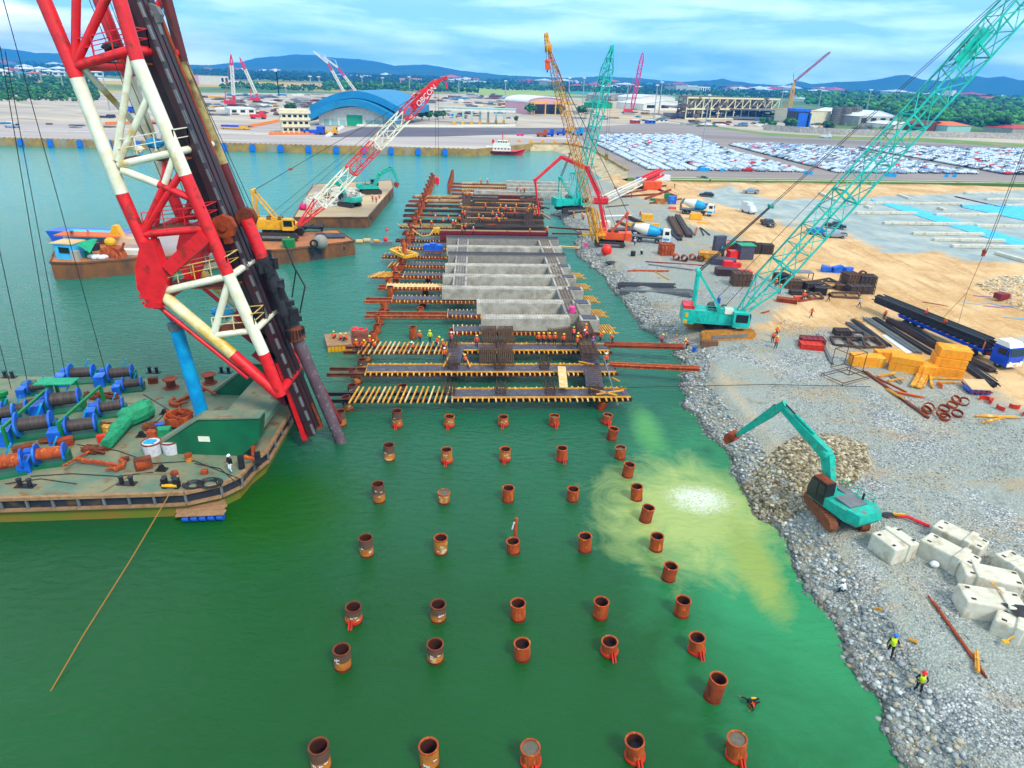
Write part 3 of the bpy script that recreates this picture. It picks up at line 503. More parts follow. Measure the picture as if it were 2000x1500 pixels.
# ====== PILES IN THE WATER
ORD=['first','second','third','fourth','fifth','sixth','seventh','eighth','ninth','tenth','eleventh','twelfth','thirteenth','fourteenth','fifteenth','sixteenth','seventeenth','eighteenth','nineteenth','twentieth','twenty-first','twenty-second','twenty-third','twenty-fourth','twenty-fifth','twenty-sixth','twenty-seventh','twenty-eighth','twenty-ninth','thirtieth']
_m['pile_mats']=None
def pile(b,t,sty,label,group,fill=0,br=0,r=.52,z0=0.):
 p=P(b[0],b[1],z0);q=PY(t[0],t[1],p.y)
 q=p+(q-p)*(1.0 if q.z-z0>1 else 1.0/max(.2,q.z-z0));d=(q-p).normalized();root=T('steel_pile',label,'pile',(p.x,p.y,0),0,group);ln=(q-p).length
 a=p-d*1.5;main,up={'o':('rust_orange',None),'g':('pile_yellow','pile_grey'),'y':('pile_yellow',None),'r':('rust',None)}[sty]
 cutz=ln*.52 if up else ln;n=28
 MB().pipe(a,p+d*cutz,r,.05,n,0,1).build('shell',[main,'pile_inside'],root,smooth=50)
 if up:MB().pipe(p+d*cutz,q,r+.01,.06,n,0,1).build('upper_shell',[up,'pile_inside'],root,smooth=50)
 mb=MB();mb.pipe(q-d*.07,q+d*.02,r+.03,.09,n);mb.build('rim','rust_dark' if up else 'rust_orange',root,smooth=50)
 if up or sty=='y':
  mb=MB();rg=random.Random(int(b[0]*3+b[1]))
  for k in range(3):
   an=-math.pi/2+rg.uniform(-.7,.7);zc=ln*rg.uniform(.3,.75);c=p+d*zc+V((math.cos(an),math.sin(an),0))*(r+.035);tx=V((-math.sin(an),math.cos(an),0));mb.beam(c,c+tx*.2+d*.05,.035,.02);mb.beam(c+d*.1,c+tx*.05-d*.04,.03,.02)
  mb.build('chalk_mark','white_cloth',root)
 MB().pipe(p-d*.3,p+d*.16,r+.012,.05,n).build('wet_band','hull_rusty_red' if 'hull_rusty_red' in _m else M('hull_rusty_red','8c1c0a','5c140a',2,.5),root,smooth=50)
 if fill:c=q-d*(.25 if fill==1 else.55 if fill==2 else.06);MB().tube(c-d*.3,c,r-.06,n=n).build('fill','fill_dark' if fill!=2 else 'black_steel',root,smooth=50)
 if br:
  mb=MB();mb.pipe(p+d*.12,p+d*.3,r+.06,.07,n)
  for k,an in enumerate([-math.pi/2,math.pi/2]if br>1 else[-math.pi/2]):
   an+=(.3 if b[0]>1000 else-.1)
   for s in(-.09,.09):c=p+V((math.cos(an),math.sin(an),0))*(r+.03)+V((math.sin(an)*s,-math.cos(an)*s,0));mb.beam(c+d*.55,c+V((math.cos(an)*.42,math.sin(an)*.42,-.35)),.09,.14)
  mb.build('clamp','band_red',root)
 return root
ROWS=[([(628,1497),(839,1490),(1037,1490),(1240,1480),(1437,1478)],[(622,1457),(837,1457),(1036,1460),(1240,1447),(1440,1443)],'gyooo',[0,0,3,2,3],[0,0,2,2,2]),
([(670,1301),(850,1287),(1020,1283),(1190,1275),(1360,1272)],[(667,1268),(850,1258),(1020,1257),(1191,1253),(1362,1245)],'ggooo',[0,0,2,2,2],[0,0,0,1,1]),
([(691,1212),(856,1208),(1012,1206),(1172,1203),(1330,1199)],[(690,1185),(856,1180),(1012,1178),(1175,1175),(1335,1172)],'ggooo',[0,0,0,0,0],[1,0,0,0,0]),
([(717,1082),(861,1078),(1003,1077),(1142,1074),(1281,1072)],[(714,1050),(861,1050),(1002,1057),(1143,1047),(1284,1047)],'gyooo',[0,0,2,0,2],[0]*5),
([(741,978),(867,980),(992,977),(1118,976),(1243,974)],[(738,945),(867,966),(993,953),(1120,955),(1244,950)],'gyooo',[0,3,0,2,2],[0]*5),
([(761,897),(873,902),(986,898),(1097,898),(1211,894)],[(759,869),(872,878),(987,877),(1098,875),(1212,874)],'gyyoo',[0,0,0,2,1],[0,1,1,1,0]),
([(776,832),(877,832),(983,830),(1082,830),(1184,826)],[(775,802),(878,813),(983,814),(1083,812),(1187,812)],'gyyoo',[0,0,0,1,1],[1,1,1,1,1])]
for k,(bs,ts,st,fl,br)in enumerate(ROWS):
 for i in range(5):
  look={'g':'grey topped banded pile','y':'yellowish chalk marked pile','o':'rusty orange open pile'}[st[i]]
  if fl[i]==3:look='short orange pile filled with concrete'
  elif br[i]:look=look.replace('open ','')+' with red bracket legs'
  pile(bs[i],ts[i],st[i],'%s, %s from left, %s row up'%(look,ORD[i],ORD[k]),'steel piles standing in the water in a grid',fl[i],br[i])
for k,(b,t)in enumerate([((1391,1362),(1404,1325)),((1305,1130),(1311,1105)),((1260,1016),(1267,991)),((1225,929),(1230,907)),((1194,857),(1199,837)),((1173,798),(1180,783))]):
 pile(b,t,'r','raked rusty pile leaning shoreward, %s from the bottom'%ORD[k],'raked piles along the shore side')
q=T('steel_post','orange steel post with white cap standing inside a pile','post',P(1005,1072));c=P(1005,1066);z1=PY(1007,1012,c.y).z
MB().tube(c,V((c.x+.05,c.y,z1)),.14,n=12).build('post_shaft','rust_orange',q,smooth=50);MB().tube(V((c.x-.25,c.y-.1,z1-1)),V((c.x-.1,c.y-.1,z1-.35)),.06).tube(V((c.x-.1,c.y-.1,z1-.35)),V((c.x+.05,c.y,z1-.5)),.06).build('white_cap','coil_white',q)
LEFT=[((667,830),(664,803),'g'),((682,800),(674,775),'g'),((690,775),(687,752),'g'),((700,748),(688,722),'g'),((708,722),(706,702),'g'),((718,705),(711,684),'g'),((733,668),(727,648),'o'),((737,650),(736,634),'o'),((743,634),(737,614),'o'),((747,620),(746,604),'o'),((754,606),(748,590),'o')]
for k,(b,t,s)in enumerate(LEFT):pile(b,t,s,'%s pile of the line beside the floating leader, %s from the near end'%('grey topped' if s=='g' else 'orange rusty',ORD[k]),'piles along the seaward edge')
pa,pb=P(760,590,0),P(849,354,0);nk=32
for k in range(nk):
 p=pa.lerp(pb,(k+.5)/nk);h=3.0 if k>3 else 2.0;rk=k%2;root=T('steel_pile','orange pile of the seaward edge, %s beyond the raft with workers'%(ORD[k]if k<30 else 'far end one' if k==31 else 'next to last'),'pile',p,0,'piles along the seaward edge')
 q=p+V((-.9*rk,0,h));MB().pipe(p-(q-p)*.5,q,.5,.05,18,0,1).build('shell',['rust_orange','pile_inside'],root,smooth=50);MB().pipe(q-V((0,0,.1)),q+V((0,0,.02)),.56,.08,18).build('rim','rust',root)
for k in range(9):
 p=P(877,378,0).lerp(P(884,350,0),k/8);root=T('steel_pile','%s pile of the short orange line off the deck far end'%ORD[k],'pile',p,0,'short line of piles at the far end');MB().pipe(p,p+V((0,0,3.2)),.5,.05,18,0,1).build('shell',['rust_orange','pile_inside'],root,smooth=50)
for k,(b,t)in enumerate([((787,772),(786,753)),((807,661),(806,638)),((822,618),(821,601)),((826,597),(826,582)),((831,573),(831,558)),((836,551),(836,538))]):
 pile(b,t,'g' if k==0 else 'o',['grey topped pile poking up through the nearest timber row','lone orange pile behind the workers on the third row','orange pile between the two long rusty beams','orange pile rising through the sixth timber row','orange pile rising through the seventh timber row','orange pile rising through the eighth timber row'][k],'piles along the inner seaward line')
# ====== JETTY
def J(u,k,z,dv=0.):
 bx,by=-.8-.0628*(4.6+6.9*k),66.4+6.9*k;return V((bx+u*.9964-.063*dv,by+u*.085+dv,z))
def U(x,y,k,z=1.8):return P(x,y,z).x-J(0,k,0).x
def stick(w,l,h,name,mt):me=bpy.data.meshes.new(name);mb=MB().box((0,0,0),(w,l,h));me.from_pydata(mb.v,[],mb.f);me.materials.append(_m[mt]);return me
BEAR={}
def bearer(root,p,rz,l,mt):
 if(l,mt)not in BEAR:BEAR[(l,mt)]=stick(.16,l,.16,'bearer',mt)
 o=link('bearer',BEAR[(l,mt)],root,p-root.location);o.rotation_euler=(random.uniform(-.02,.02),0,rz);return o
JA=math.atan2(.085,1)
def formrow(k,xl,xr,yp,ply=None,full=None,beamm='rust',tm='timber',label='',zb=1.35,pm='ply_dark',nb=None,step=.62,skew=-.12,edge=1,stub=2.6):
 """a row of temporary staging: two steel beams, timber bearers across them and a plywood deck on top"""
 u0,u1=U(xl,yp,k),U(xr,yp,k);root=T('formwork_staging',label,'formwork',J((u0+u1)/2,k,0),0,'rows of formwork staging across the jetty')
 for dv in(-.85,.85):MB().ibeam(J(u0,k,zb,dv),J(u1,k,zb,dv),.3,.42).build('steel_beam',beamm,root)
 segs=[]
 if full:a,b=U(full[0],yp,k),U(full[1],yp,k);segs.append((a,b,3.9,0))
 if ply:a,b=U(ply[0],yp,k),U(ply[1],yp,k);segs.append((a,b,3.4,1))
 cnt=0
 for a,b,l,st in segs:
  u=a
  while u<b and cnt<95:
   bearer(root,J(u,k,zb+.30),JA+(skew if not st else random.uniform(-.04,.04)),l+random.choice((0,.3)),random.choice((tm,tm,'timber_pale')));u+=step*random.uniform(.85,1.15);cnt+=1
  if st:
   mb=MB();u=a
   while u<b-.3:e=min(b,u+2.4);mb.beam(J(u+.01,k,zb+.41),J(e-.01,k,zb+.41),1.9,.05);u=e
   mb.build('plywood_deck',pm,root)
   if edge:
    for dv in(-1.15,1.12):mb=MB();mb.beam(J(a,k,zb+.46,dv),J(b,k,zb+.46,dv),.14,.16);mb.build('edge_board',tm,root)
 return root
formrow(0,632,1232,766,ply=(884,1228),full=(692,882),beamm='black_steel',label='nearest timber staging row with pale slanted bearers over the open water')
formrow(1,640,1206,718,ply=(716,1200),beamm='rust_dark',label='second staging row from the front with dark plywood deck')
formrow(2,668,1196,682,ply=(872,1190),full=(703,868),beamm='rust_dark',label='third staging row where most workers stand in a line')
formrow(3,874,1176,648,ply=(884,940),beamm='rust',label='staging row carrying the nearest concrete crossbeam',edge=0)
formrow(4,707,1158,617,ply=(872,930),beamm='rust_orange',label='staging row with two long bare rusty beams to the left',edge=0)
formrow(5,707,1146,588,ply=(762,862),beamm='rust_orange',label='sixth staging row from the front, orange beams at its left end',edge=0)
formrow(6,730,1135,567,ply=(748,862),beamm='rust_orange',label='seventh staging row from the front with pale planks on it',pm='timber_pale',edge=0)
formrow(7,715,1120,545,ply=(782,864),full=(722,762),beamm='rust_orange',label='eighth staging row from the front with leaning loose timbers',edge=0,skew=-.5)
formrow(8,753,1105,524,ply=(788,866),full=(755,775),beamm='rust_orange',label='ninth staging row from the front',edge=0)
formrow(9,740,1100,504,ply=(745,868),beamm='rust_orange',label='tenth staging row beside the yellow steel frame',edge=0)
formrow(10,762,1090,486,ply=(775,870),beamm='rust',label='staging row under the blue generator',edge=0)
formrow(11,767,1075,472,ply=(808,860),beamm='rust_dark',label='staging row in front of the dark red shutter',edge=0)
formrow(12,782,1070,456,ply=(800,870),full=None,beamm='rust_dark',label='staging row behind the dark red shutter',edge=0)
formrow(13,779,1068,441,full=(780,900),beamm='rust_dark',label='staging row with upright zigzag boards at its left end',skew=.4,edge=0)
for k,y,x in((14,430,785),(15,418,786),(16,408,789),(17,398,792),):formrow(k,x,1062,y,full=(905,1062),beamm='rebar_dark' if k%2==0 else 'rust_dark',label='%s of the four dark bare beam rows left of the rebar'%ORD[k-14],edge=0,stub=0)
formrow(18,799,1060,388,full=(832,925),beamm='rust_orange',label='orange staging row with pale bearers, first of the far pair',edge=0);formrow(19,807,1060,380,full=(812,900),beamm='rust',label='orange staging row with pale bearers, second of the far pair',edge=0)
for k,y in((20,373),(21,366),(22,360),(23,354)):formrow(k,884,1050,y,full=(905,990),beamm='rust_orange',label='%s of the orange beam rows at the far left end of the deck'%ORD[k-20],edge=0)
CB=[(3,939,1112,645,'concrete','nearest pale concrete crossbeam'),(4,930,1100,614,'concrete','second concrete crossbeam, just behind the nearest'),(5,861,1098,588,'concrete','third concrete crossbeam joining the left girder'),(6,861,1086,567,'concrete','fourth concrete crossbeam, middle of the framed bays'),(7,866,1076,544,'concrete','fifth concrete crossbeam at the back of the framed bays'),
(8,872,1105,523,'rebar_grey','grey crossbeam with bare steel on top, behind the framed bays'),(9,870,1097,503,'concrete','concrete crossbeam between two dark rebar topped ones'),(10,870,1090,486,'rebar_grey','dark rebar covered crossbeam nearest the red shutter'),(19,925,1108,386,'concrete','long weathered concrete crossbeam far back on the jetty'),(20,990,1108,376,'concrete','concrete crossbeam behind the long weathered one'),(21,990,1108,368,'concrete','next to last concrete crossbeam at the far end'),(22,990,1108,361,'concrete','last concrete crossbeam at the far end of the jetty')]
for k,xl,xr,y,mt,lab in CB:
 u0,u1=U(xl,y,k),U(xr,y,k);root=T('concrete_beam',lab,'concrete beam',J((u0+u1)/2,k,1.8),0,'cast concrete crossbeams of the jetty');mb=MB();mb.beam(J(u0,k,2.72),J(u1,k,2.72),2.0,1.75);mb.build('beam_body','concrete' if mt=='concrete' else 'concrete_grey',root)
 mb=MB()
 if mt!='concrete':
  for dv in np.linspace(-.9,.9,7):mb.beam(J(u0,k,3.85+.1*abs(dv),dv),J(u1,k,3.85+.1*abs(dv),dv),.08)
  for u in np.arange(u0,u1,.45):mb.beam(J(u,k,3.6,-.9),J(u,k,3.95,-.9),.05);mb.beam(J(u,k,3.6,.9),J(u,k,3.95,.9),.05);mb.beam(J(u,k,3.95,-.9),J(u,k,3.95,.9),.05)
  mb.build('top_bars','rebar_grey',root)
 else:
  for u in np.arange(u0+.2,u1,.38):
   for dv in(-.8,.8):mb.beam(J(u,k,3.55,dv),J(u,k,3.78,dv),.045)
  mb.build('starter_bars','rebar',root)
 mb=MB();
 for u in np.arange(u0,u1,.62):mb.beam(J(u,k,1.62,-1.95),J(u,k,1.62,-1.0),.15)
 mb.build('bearer_ends','timber',root)
def girder(name,k0,k1,ua,ub,w,mt,lab,rb='rebar_grey'):
 a=J(ua,k0,2.9,1.02);b=J(ub,k1,2.9,-1.02);zt=-.85 if 'trough' in name else 0;a.z+=zt;b.z+=zt;root=T(name,lab,'concrete beam' if mt=='concrete' else 'formwork',((a.x+b.x)/2,(a.y+b.y)/2,1.8),0,'lengthwise girders of the jetty');MB().beam(a-V((0,0,.3 if zt else 0)),b-V((0,0,.3 if zt else 0)),w,.6 if zt else 1.5).build('girder_body',mt,root);mb=MB()
 for s in(-.3,-.1,.1,.3):mb.beam(a+V((s*w,0,.82)),b+V((s*w,0,.82)),.06)
 n=int((b-a).length/.5)
 for i in range(n):c=a.lerp(b,i/n);mb.beam(c+V((-w*.4,0,.86)),c+V((w*.4,0,.86)),.05)
 mb.build('top_bars',rb,root)
uL=U(895,570,5,3.4);uR=U(1105,588,5,3.4)
for k in(5,6,7,8,9):girder('concrete_girder',k,k+1,uL,uL,2.2,'concrete','%s bay of the left lengthwise concrete girder, counted from the near end'%ORD[k-5])
for k in(3,4,5,6,7,8,9):girder('concrete_girder',k,k+1,uR,uR,2.4,'concrete_grey' if k<5 else 'concrete','%s bay of the shoreward lengthwise girder, counted from the near end'%ORD[k-3],'rebar')
for k,(x,y)in{3:(1150,645),4:(1135,614),5:(1122,588),6:(1110,567),7:(1100,545)}.items():
 u=U(x,y,k);p=J(u,k,2.6);root=T('concrete_stub','square concrete block end on the shoreward edge, %s from the near end'%ORD[k-3],'concrete block',p,0,'concrete stubs along the shoreward edge');MB().box(p,(2.6,2.2,1.8),JA).build('stub_body','concrete',root);MB().box(p+V((0,0,.95)),(1.9,1.7,.12),JA).build('stub_top','ply_dark',root)
 mb=MB()
 for i in range(7):a=J(u+1.5+i*.35,k,1.75,-1.6);mb.beam(a,a+V((-.5,3.4,0)),.15)
 for dv in(-1,1):mb.beam(J(u+1.2,k,1.58,dv),J(u+4.2,k,1.58,dv),.16)
 mb.build('edge_timbers','timber',root)
def cage(p,q,w,h,mt,lab,group='rebar cages laid on the staging',bar=.05,st=.4,nl=4):
 root=T('rebar_cage',lab,'rebar cage',(V(p)+V(q))/2-V((0,0,h/2)),0,group);p=V(p);q=V(q);x,y,z,ln=MB().frame(p,q);mb=MB()
 for a in np.linspace(-.5,.5,nl):
  for b in(-.5,0,.5):mb.beam(p+x*a*w+y*b*h,q+x*a*w+y*b*h,bar)
 mb.build('long_bars',mt,root);mb=MB();n=max(2,int(ln/st))
 for i in range(n+1):
  c=p.lerp(q,i/n)
  for(a,b),(d,e)in(((-.5,-.5),(.5,-.5)),((.5,-.5),(.5,.5)),((.5,.5),(-.5,.5)),((-.5,.5),(-.5,-.5))):mb.beam(c+x*a*w+y*b*h,c+x*d*w+y*e*h,bar*.9)
 mb.build('stirrups',mt,root);return root
RB=[(12,890,1062,452),(13,892,1060,441),(14,895,1058,430),(15,902,1056,419),(16,906,1054,409),(17,905,1052,399),(18,925,1048,390)]
for i,(k,xl,xr,y)in enumerate(RB):
 cage(J(U(xl,y,k),k,2.6),J(U(xr,y,k),k,2.6),2.1,1.5,'rebar' if i%2 else 'rebar_dark','brown rebar cage spanning the deck, %s behind the dark red shutter'%ORD[i],bar=.09,nl=6)
 if k<18:cage(J(U(910,y,k),k,2.7,1.2),J(U(910,y,k),k,2.7,5.7),2.0,1.3,'rebar','short lengthwise rebar cage, %s bay left side behind the shutter'%ORD[i],bar=.08);cage(J(U(1035,y,k),k,2.7,1.2),J(U(1035,y,k),k,2.7,5.7),2.2,1.3,'rebar_dark','short lengthwise rebar cage, %s bay shore side behind the shutter'%ORD[i],bar=.08)
 if k<18:cage(J(U(970,y,k),k,2.4,1.2),J(U(970,y,k),k,2.4,5.7),5.0,.3,'rebar','flat rebar mat filling the %s bay behind the shutter'%ORD[i],bar=.08,nl=14,st=.45)
uG=U(890,700,1)
for k in(1,):girder('formwork_trough',1,2,U(888,700,1),U(888,690,2),1.9,'ply_dark','dark formwork trough joining the second and third rows','rebar')
girder('formwork_trough',0,1,U(1160,745,0),U(1160,738,1),2.0,'ply_dark','formwork trough between the two nearest rows, shore side','rebar');girder('formwork_trough',1,2,U(1152,700,1),U(1152,700,2),2.2,'ply_dark','formwork trough between second and third rows, shore side','rebar_dark')
for x,y,k in((1152,700,1),(1145,660,2)):cage(J(U(x,y,k),k,2.9,1.2),J(U(x,y,k),k,2.9,5.8),1.8,.9,'rebar','tall brown rebar cage on the shoreward trough, %s bay'%ORD[k-1],bar=.06)
cage(J(U(1125,640,2),2,2.4,1),J(U(1105,640,2),2,2.4,5.5),5,.3,'rebar','brown rebar mat behind the line of workers',nl=14)
for i,(x,k)in enumerate([(955,1),(990,1),(958,2),(992,2)]):
 u=U(x,700 if k==1 else 665,k);cage(J(u,k,2.0,.9),J(u,k,2.3,5.9),1.9,.5,'rebar','%s brown rebar mat hung between the rows at mid deck'%ORD[i],bar=.05,nl=9)
for k in(1,2):
 for s in(-1,1):a=U(888,700 if k==1 else 680,k);
for i,(x,y,k)in enumerate([(878,768,0),(978,766,0),(1074,762,0),(1158,758,0),(886,712,1),(976,712,1),(1062,710,1),(884,680,2),(978,672,2)]):
 p=J(U(x,y,k),k,1.75);root=T('pile_head_cage','ring of vertical rebar on a pile head, %s along the %s row'%(ORD[[0,1,2,3,0,1,2,0,1][i]],('nearest','second','third')[k]),'rebar cage',p,0,'rebar rings on the pile heads');mb=MB()
 for j in range(20):a=j*math.pi/10;mb.beam(p+V((math.cos(a)*.55,math.sin(a)*.55,0)),p+V((math.cos(a)*(.55+.35*(j%2)),math.sin(a)*(.55+.35*(j%2)),1.15+.3*random.random())),.05)
 mb.build('vertical_bars','rebar',root);mb=MB()
 for z in(.25,.55,.85):mb.pipe(p+V((0,0,z)),p+V((0,0,z+.05)),.6,.05,20)
 mb.build('hoop','rebar_dark',root)
for i,(k,xl,xr,y,h)in enumerate([(11,858,1070,470,1.9),(18,972,1016,396,1.8),(17,975,1014,402,1.6)]):
 u0,u1=U(xl,y,k),U(xr,y,k);p=J((u0+u1)/2,k,1.8);root=T('red_shutter',['long dark red steel shutter across the deck','short dark red shutter far back, upper one','short dark red shutter far back, lower one'][i],'formwork panel',p);n=max(3,int((u1-u0)/2.4))
 for j in range(n):a,b=u0+(u1-u0)*j/n,u0+(u1-u0)*(j+1)/n;MB().beam(J(a+.03,k,1.8+h/2,-.9),J(b-.03,k,1.8+h/2,-.9),.12,h).beam(J(a+.1,k,1.8+h*.3,-1),J(b-.1,k,1.8+h*.3,-1),.14,.14).beam(J(a+.1,k,1.8+h*.75,-1),J(b-.1,k,1.8+h*.75,-1),.14,.14).build('shutter_panel','formwork_red',root)
 MB().beam(J(u0,k,1.85+h,-.2),J(u1,k,1.85+h,-.2),1.2,.08).build('walkway','wood_plank',root)
def bars(name,lab,cat,a,b,mt,n=2,w=.3,h=.4,gap=.55,part='steel_beam',**k):
 root=T(name,lab,cat,(V(a)+V(b))/2-V((0,0,h/2)),0,k.get('group'));x,y,z,ln=MB().frame(V(a),V(b))
 for i in range(n):o=x*(i-(n-1)/2)*gap;MB().ibeam(V(a)+o,V(b)+o,w,h).build(part,mt,root)
 return root
bars('access_beams','pair of rusty beams bridging from the third row to the shore','steel beams',P(1180,673,1.7),P(1332,677,2.3),'rust',3,.3,.4,.5)
bars('access_beams','pair of rusty beams bridging from the second row to the shore','steel beams',P(1190,712,1.7),P(1366,720,2.4),'rust_orange',2,.4,.4,.6)
for i,(a,b,m_)in enumerate([((1072,444),(1152,449),'rust_dark'),((1078,456),(1150,457),'rust_dark'),((1086,481),(1132,484),'timber_pale'),((1052,413),(1075,428),'wood_plank'),((1050,402),(1072,407),'wood_dark')]):bars('access_beams','%s narrow footbridge from the far deck to the shore, counted from the near end'%ORD[[1,2,0,3,4][i]],'footbridge',P(*a,2.2),P(*b,2.2),m_,1,.6,.3)
MB().beam(P(1097,716,2.6),P(1101,757,2.3),.95,.08).build('gangplank','timber_pale',label='pale plywood gangplank between the two nearest rows',cat='gangplank')
MB().tube(P(1180,700,4.4),P(1206,790,1.2),.07).ball(P(1206,790,1.2),.14).build('steel_rod','steel_grey',label='thin grey rod leaning from the second row to the water',cat='rod')
for i,(a,b)in enumerate([((1150,758),(1205,772)),((1165,770),(1218,762)),((1130,706),(1160,712)),((880,690),(866,716)),((905,690),(918,716)),((1210,745),(1196,738))]):MB().beam(P(*a,2.1),P(*b,2.1),.2,.12).build('loose_timber','timber',label='loose yellow board on the front staging, %s by the %s'%(['lower one','upper one','one','one','one','one'][i],['shore corner','shore corner','second row cage','left side of the trough','right side of the trough','near row end post'][i]),cat='board')
p=P(846,488,2.6);root=T('generator','bright blue generator set on the left staging','generator',p);MB().box(p+V((0,0,.55)),(3.4,1.6,1.1)).build('housing','blue_machine',root);MB().box(p+V((0,0,1.2)),(1.2,1.2,.25)).box(p+V((-1.75,0,.5)),(.25,1.3,.7)).box(p+V((1.75,0,.5)),(.25,1.3,.7)).build('end_panels','truck_blue',root);MB().tube(p+V((.8,0,1.1)),p+V((.8,0,1.6)),.1).build('exhaust','steel_grey',root);MB().box(p+V((0,0,-.15)),(3.8,1.9,.3)).build('skid','rust',root)
p=P(790,496,3.2);root=T('guide_rig','yellow steel guide frame lying on the seaward piles','steel frame',p);mb=MB();q=[P(762,489,3.2),P(790,502,3.2),P(815,497,3.2),P(778,484,3.2)]
for a,b in zip(q,q[1:]+q[:1]):mb.beam(a,b,.45,.5)
mb.beam(q[0],q[2],.3,.4);mb.beam(q[1],q[3],.3,.4);mb.build('frame_beams','yellow_paint',root);MB().tube(p,p+V((0,0,2)),.4).build('guide_post','rust_orange',root)
p=P(853,454,3);root=T('hose_reel','small yellow pump with a hose on the far staging','pump',p);MB().box(p+V((0,0,.5)),(1.4,1,1)).build('pump_body','yellow_paint',root);MB().path([p+V((-.6,0,.8)),P(840,459,3),P(825,461,2.8),P(814,455,2.8),P(806,448,3)],.12).build('hose','yellow_paint',root)
p=P(1164,660,3.2)
MB().tube(p+V((-2.6,8.8,.4)),p+V((-2.6,8.8,1.3)),.45).build('red_drum','helmet_pink',label='small red drum on the shoreward concrete end',cat='drum',smooth=50)
for i,(c,lab,mt)in enumerate([([(633,653),(684,648),(687,672),(639,676)],'brown work raft with three seated workers beside the piles','wood_plank'),([(686,647),(716,644),(722,667),(688,671)],'smaller raft with red hoses next to the seated workers','rust_dark')]):
 w4=[P(x,y,.9)for x,y in c];ce=sum(w4,V())/4;root=T('work_raft',lab,'raft',(ce.x,ce.y,0));MB().prism([(p.x,p.y)for p in w4],.75,.9).build('raft_deck',mt,root);mb=MB()
 for j in range(7):a=w4[3].lerp(w4[2],(j+.5)/7);mb.box((a.x,a.y+.3,.35),(.55*(w4[2]-w4[3]).length/4.6,.6,.7))
 mb.build('float_drums','yellow_paint' if i==0 else 'rust_orange',root)
 if i:
  mb=MB();
  for j in range(3):mb.path([ce+V((math.cos(a)*(.6+.25*j),math.sin(a)*(.5+.2*j)-.2,.98+.08*j))for a in np.linspace(j,j+5,12)],.09)
  mb.build('coiled_hose','red_paint',root)
for i,(x0,x1,y,k,mt)in enumerate([(905,1056,415,15,'timber'),(900,1050,431,14,'wood_plank'),(925,1040,404,16,'timber'),(800,890,446,13,'wood_plank'),(905,990,443,13,'timber'),(930,1010,394,18,'wood_plank'),(1030,1066,425,14,'timber')]):
 MB().beam(J(U(x0,y,k,3.5),k,3.52,1.3),J(U(x1,y,k,3.5),k,3.52,1.3),.35,.1).build('walk_plank',mt,label='%s long plank laid over the rebar cages, from the near side'%ORD[[2,1,3,0,4,6,5][i]],cat='plank',group='planks over the rebar')
rg=random.Random(21)
for i in range(16):
 k=11+i%8;x=rg.uniform(820,1050);y=[472,456,441,430,418,408,398,388][k-11];c=J(U(x,y,k),k,3.5 if x>890 else 1.95);mb=MB()
 for j in range(9):a=c+V((rg.uniform(-1.2,1.2),rg.uniform(-.6,.6),rg.uniform(0,.25)));mb.beam(a,a+V((rg.uniform(-1.6,1.6),rg.uniform(-.5,.5),rg.uniform(0,.2))),.1)
 mb.build('board_heap',['rust_orange','timber','rebar'][i%3],label='small heap of loose %s on the far deck, %s'%(['rusty bars','yellow boards','brown bars'][i%3],'%s part, row %s back'%('left' if x<900 else 'middle' if x<980 else 'shore side',ORD[k-11])),cat='scrap heap',group='loose heaps on the far deck')
# ====== PILING BARGE WITH ITS LEADER FRAME
DZ=2.5
root=T('piling_barge','large green decked piling barge beside the pile grid','barge',(-45,54,0))
near=[P(x,y,DZ)for x,y in((-500,985),(0,972),(300,963),(360,960),(429,945),(468,927),(492,900),(519,879),(560,812),(572,790))];far_=[P(x,y,DZ)for x,y in((520,745),(0,735),(-500,726))]
NY,FX=0,-23.0;out=[(p.x,p.y)for p in near]+[(-23.5,66.2)]+[(p.x,p.y)for p in far_];wl=[(p.x,p.y)for p in near[:-2]]
def offset(poly,d):c=(-45,55);return[(c[0]+(x-c[0])*d,c[1]+(y-c[1])*(d if d<1 else d))for x,y in poly]
MB().prism(out,1.25,DZ-.02,0,0).build('upper_hull','hull_black',root);MB().prism(offset(out,.985),-1,1.25).build('lower_hull','hull_olive',root)
o=MB().prism(out,DZ-.02,DZ+.04,0).build('deck','deck_green',root)
mb=MB();ne=[V((p.x,p.y,0))for p in near]
for a,b in zip(ne,ne[1:]):
 d=(b-a).normalized();nrm=V((d.y,-d.x,0));mb.beam(a+V((0,0,2.45))+nrm*.12,b+V((0,0,2.45))+nrm*.12,.3,.28);mb.beam(a+V((0,0,1.35))+nrm*.1,b+V((0,0,1.35))+nrm*.1,.26,.22)
mb.build('rubbing_strake','wood_plank',root);mb=MB()
for a,b in zip(ne,ne[1:]):
 n_=max(1,int((b-a).length/1.9));d=(b-a).normalized();nrm=V((d.y,-d.x,0))
 for i in range(n_):c=a.lerp(b,i/n_)+nrm*.14;mb.beam(c+V((0,0,1.4)),c+V((0,0,2.35)),.16)
mb.build('hull_ribs','steel_grey',root)
bp=None
for i,(x,y)in enumerate([(50,950),(248,945),(18,737),(300,728),(440,728),(333,945),(640,0)][:6]):
 p=P(x,y,DZ+.04)
 if bp is None:
  bp=T('mooring_bollard','','bollard',p,0,'twin bollards along the barge deck');MB().box(p+V((0,0,.04)),(1.5,.6,.08)).build('base_plate','black_steel',bp)
  for s in(-.4,.4):MB().tube(p+V((s,0,.08)),p+V((s,0,.62)),.17,n=14).tube(p+V((s,0,.62)),p+V((s,0,.72)),.22,n=14).build('post','black_steel',bp,smooth=40)
  o=bp
 else:o=dup(bp,p)
 o['label']=['twin black bollard on the near edge left of the anchor','twin black bollard on the near edge below the anchor','twin black bollard on the far edge at the left picture border','twin black bollard on the far edge left of the blue cylinder','twin black bollard on the far edge right of the blue cylinder','twin black bollard beside the yellow rope fairlead'][i]
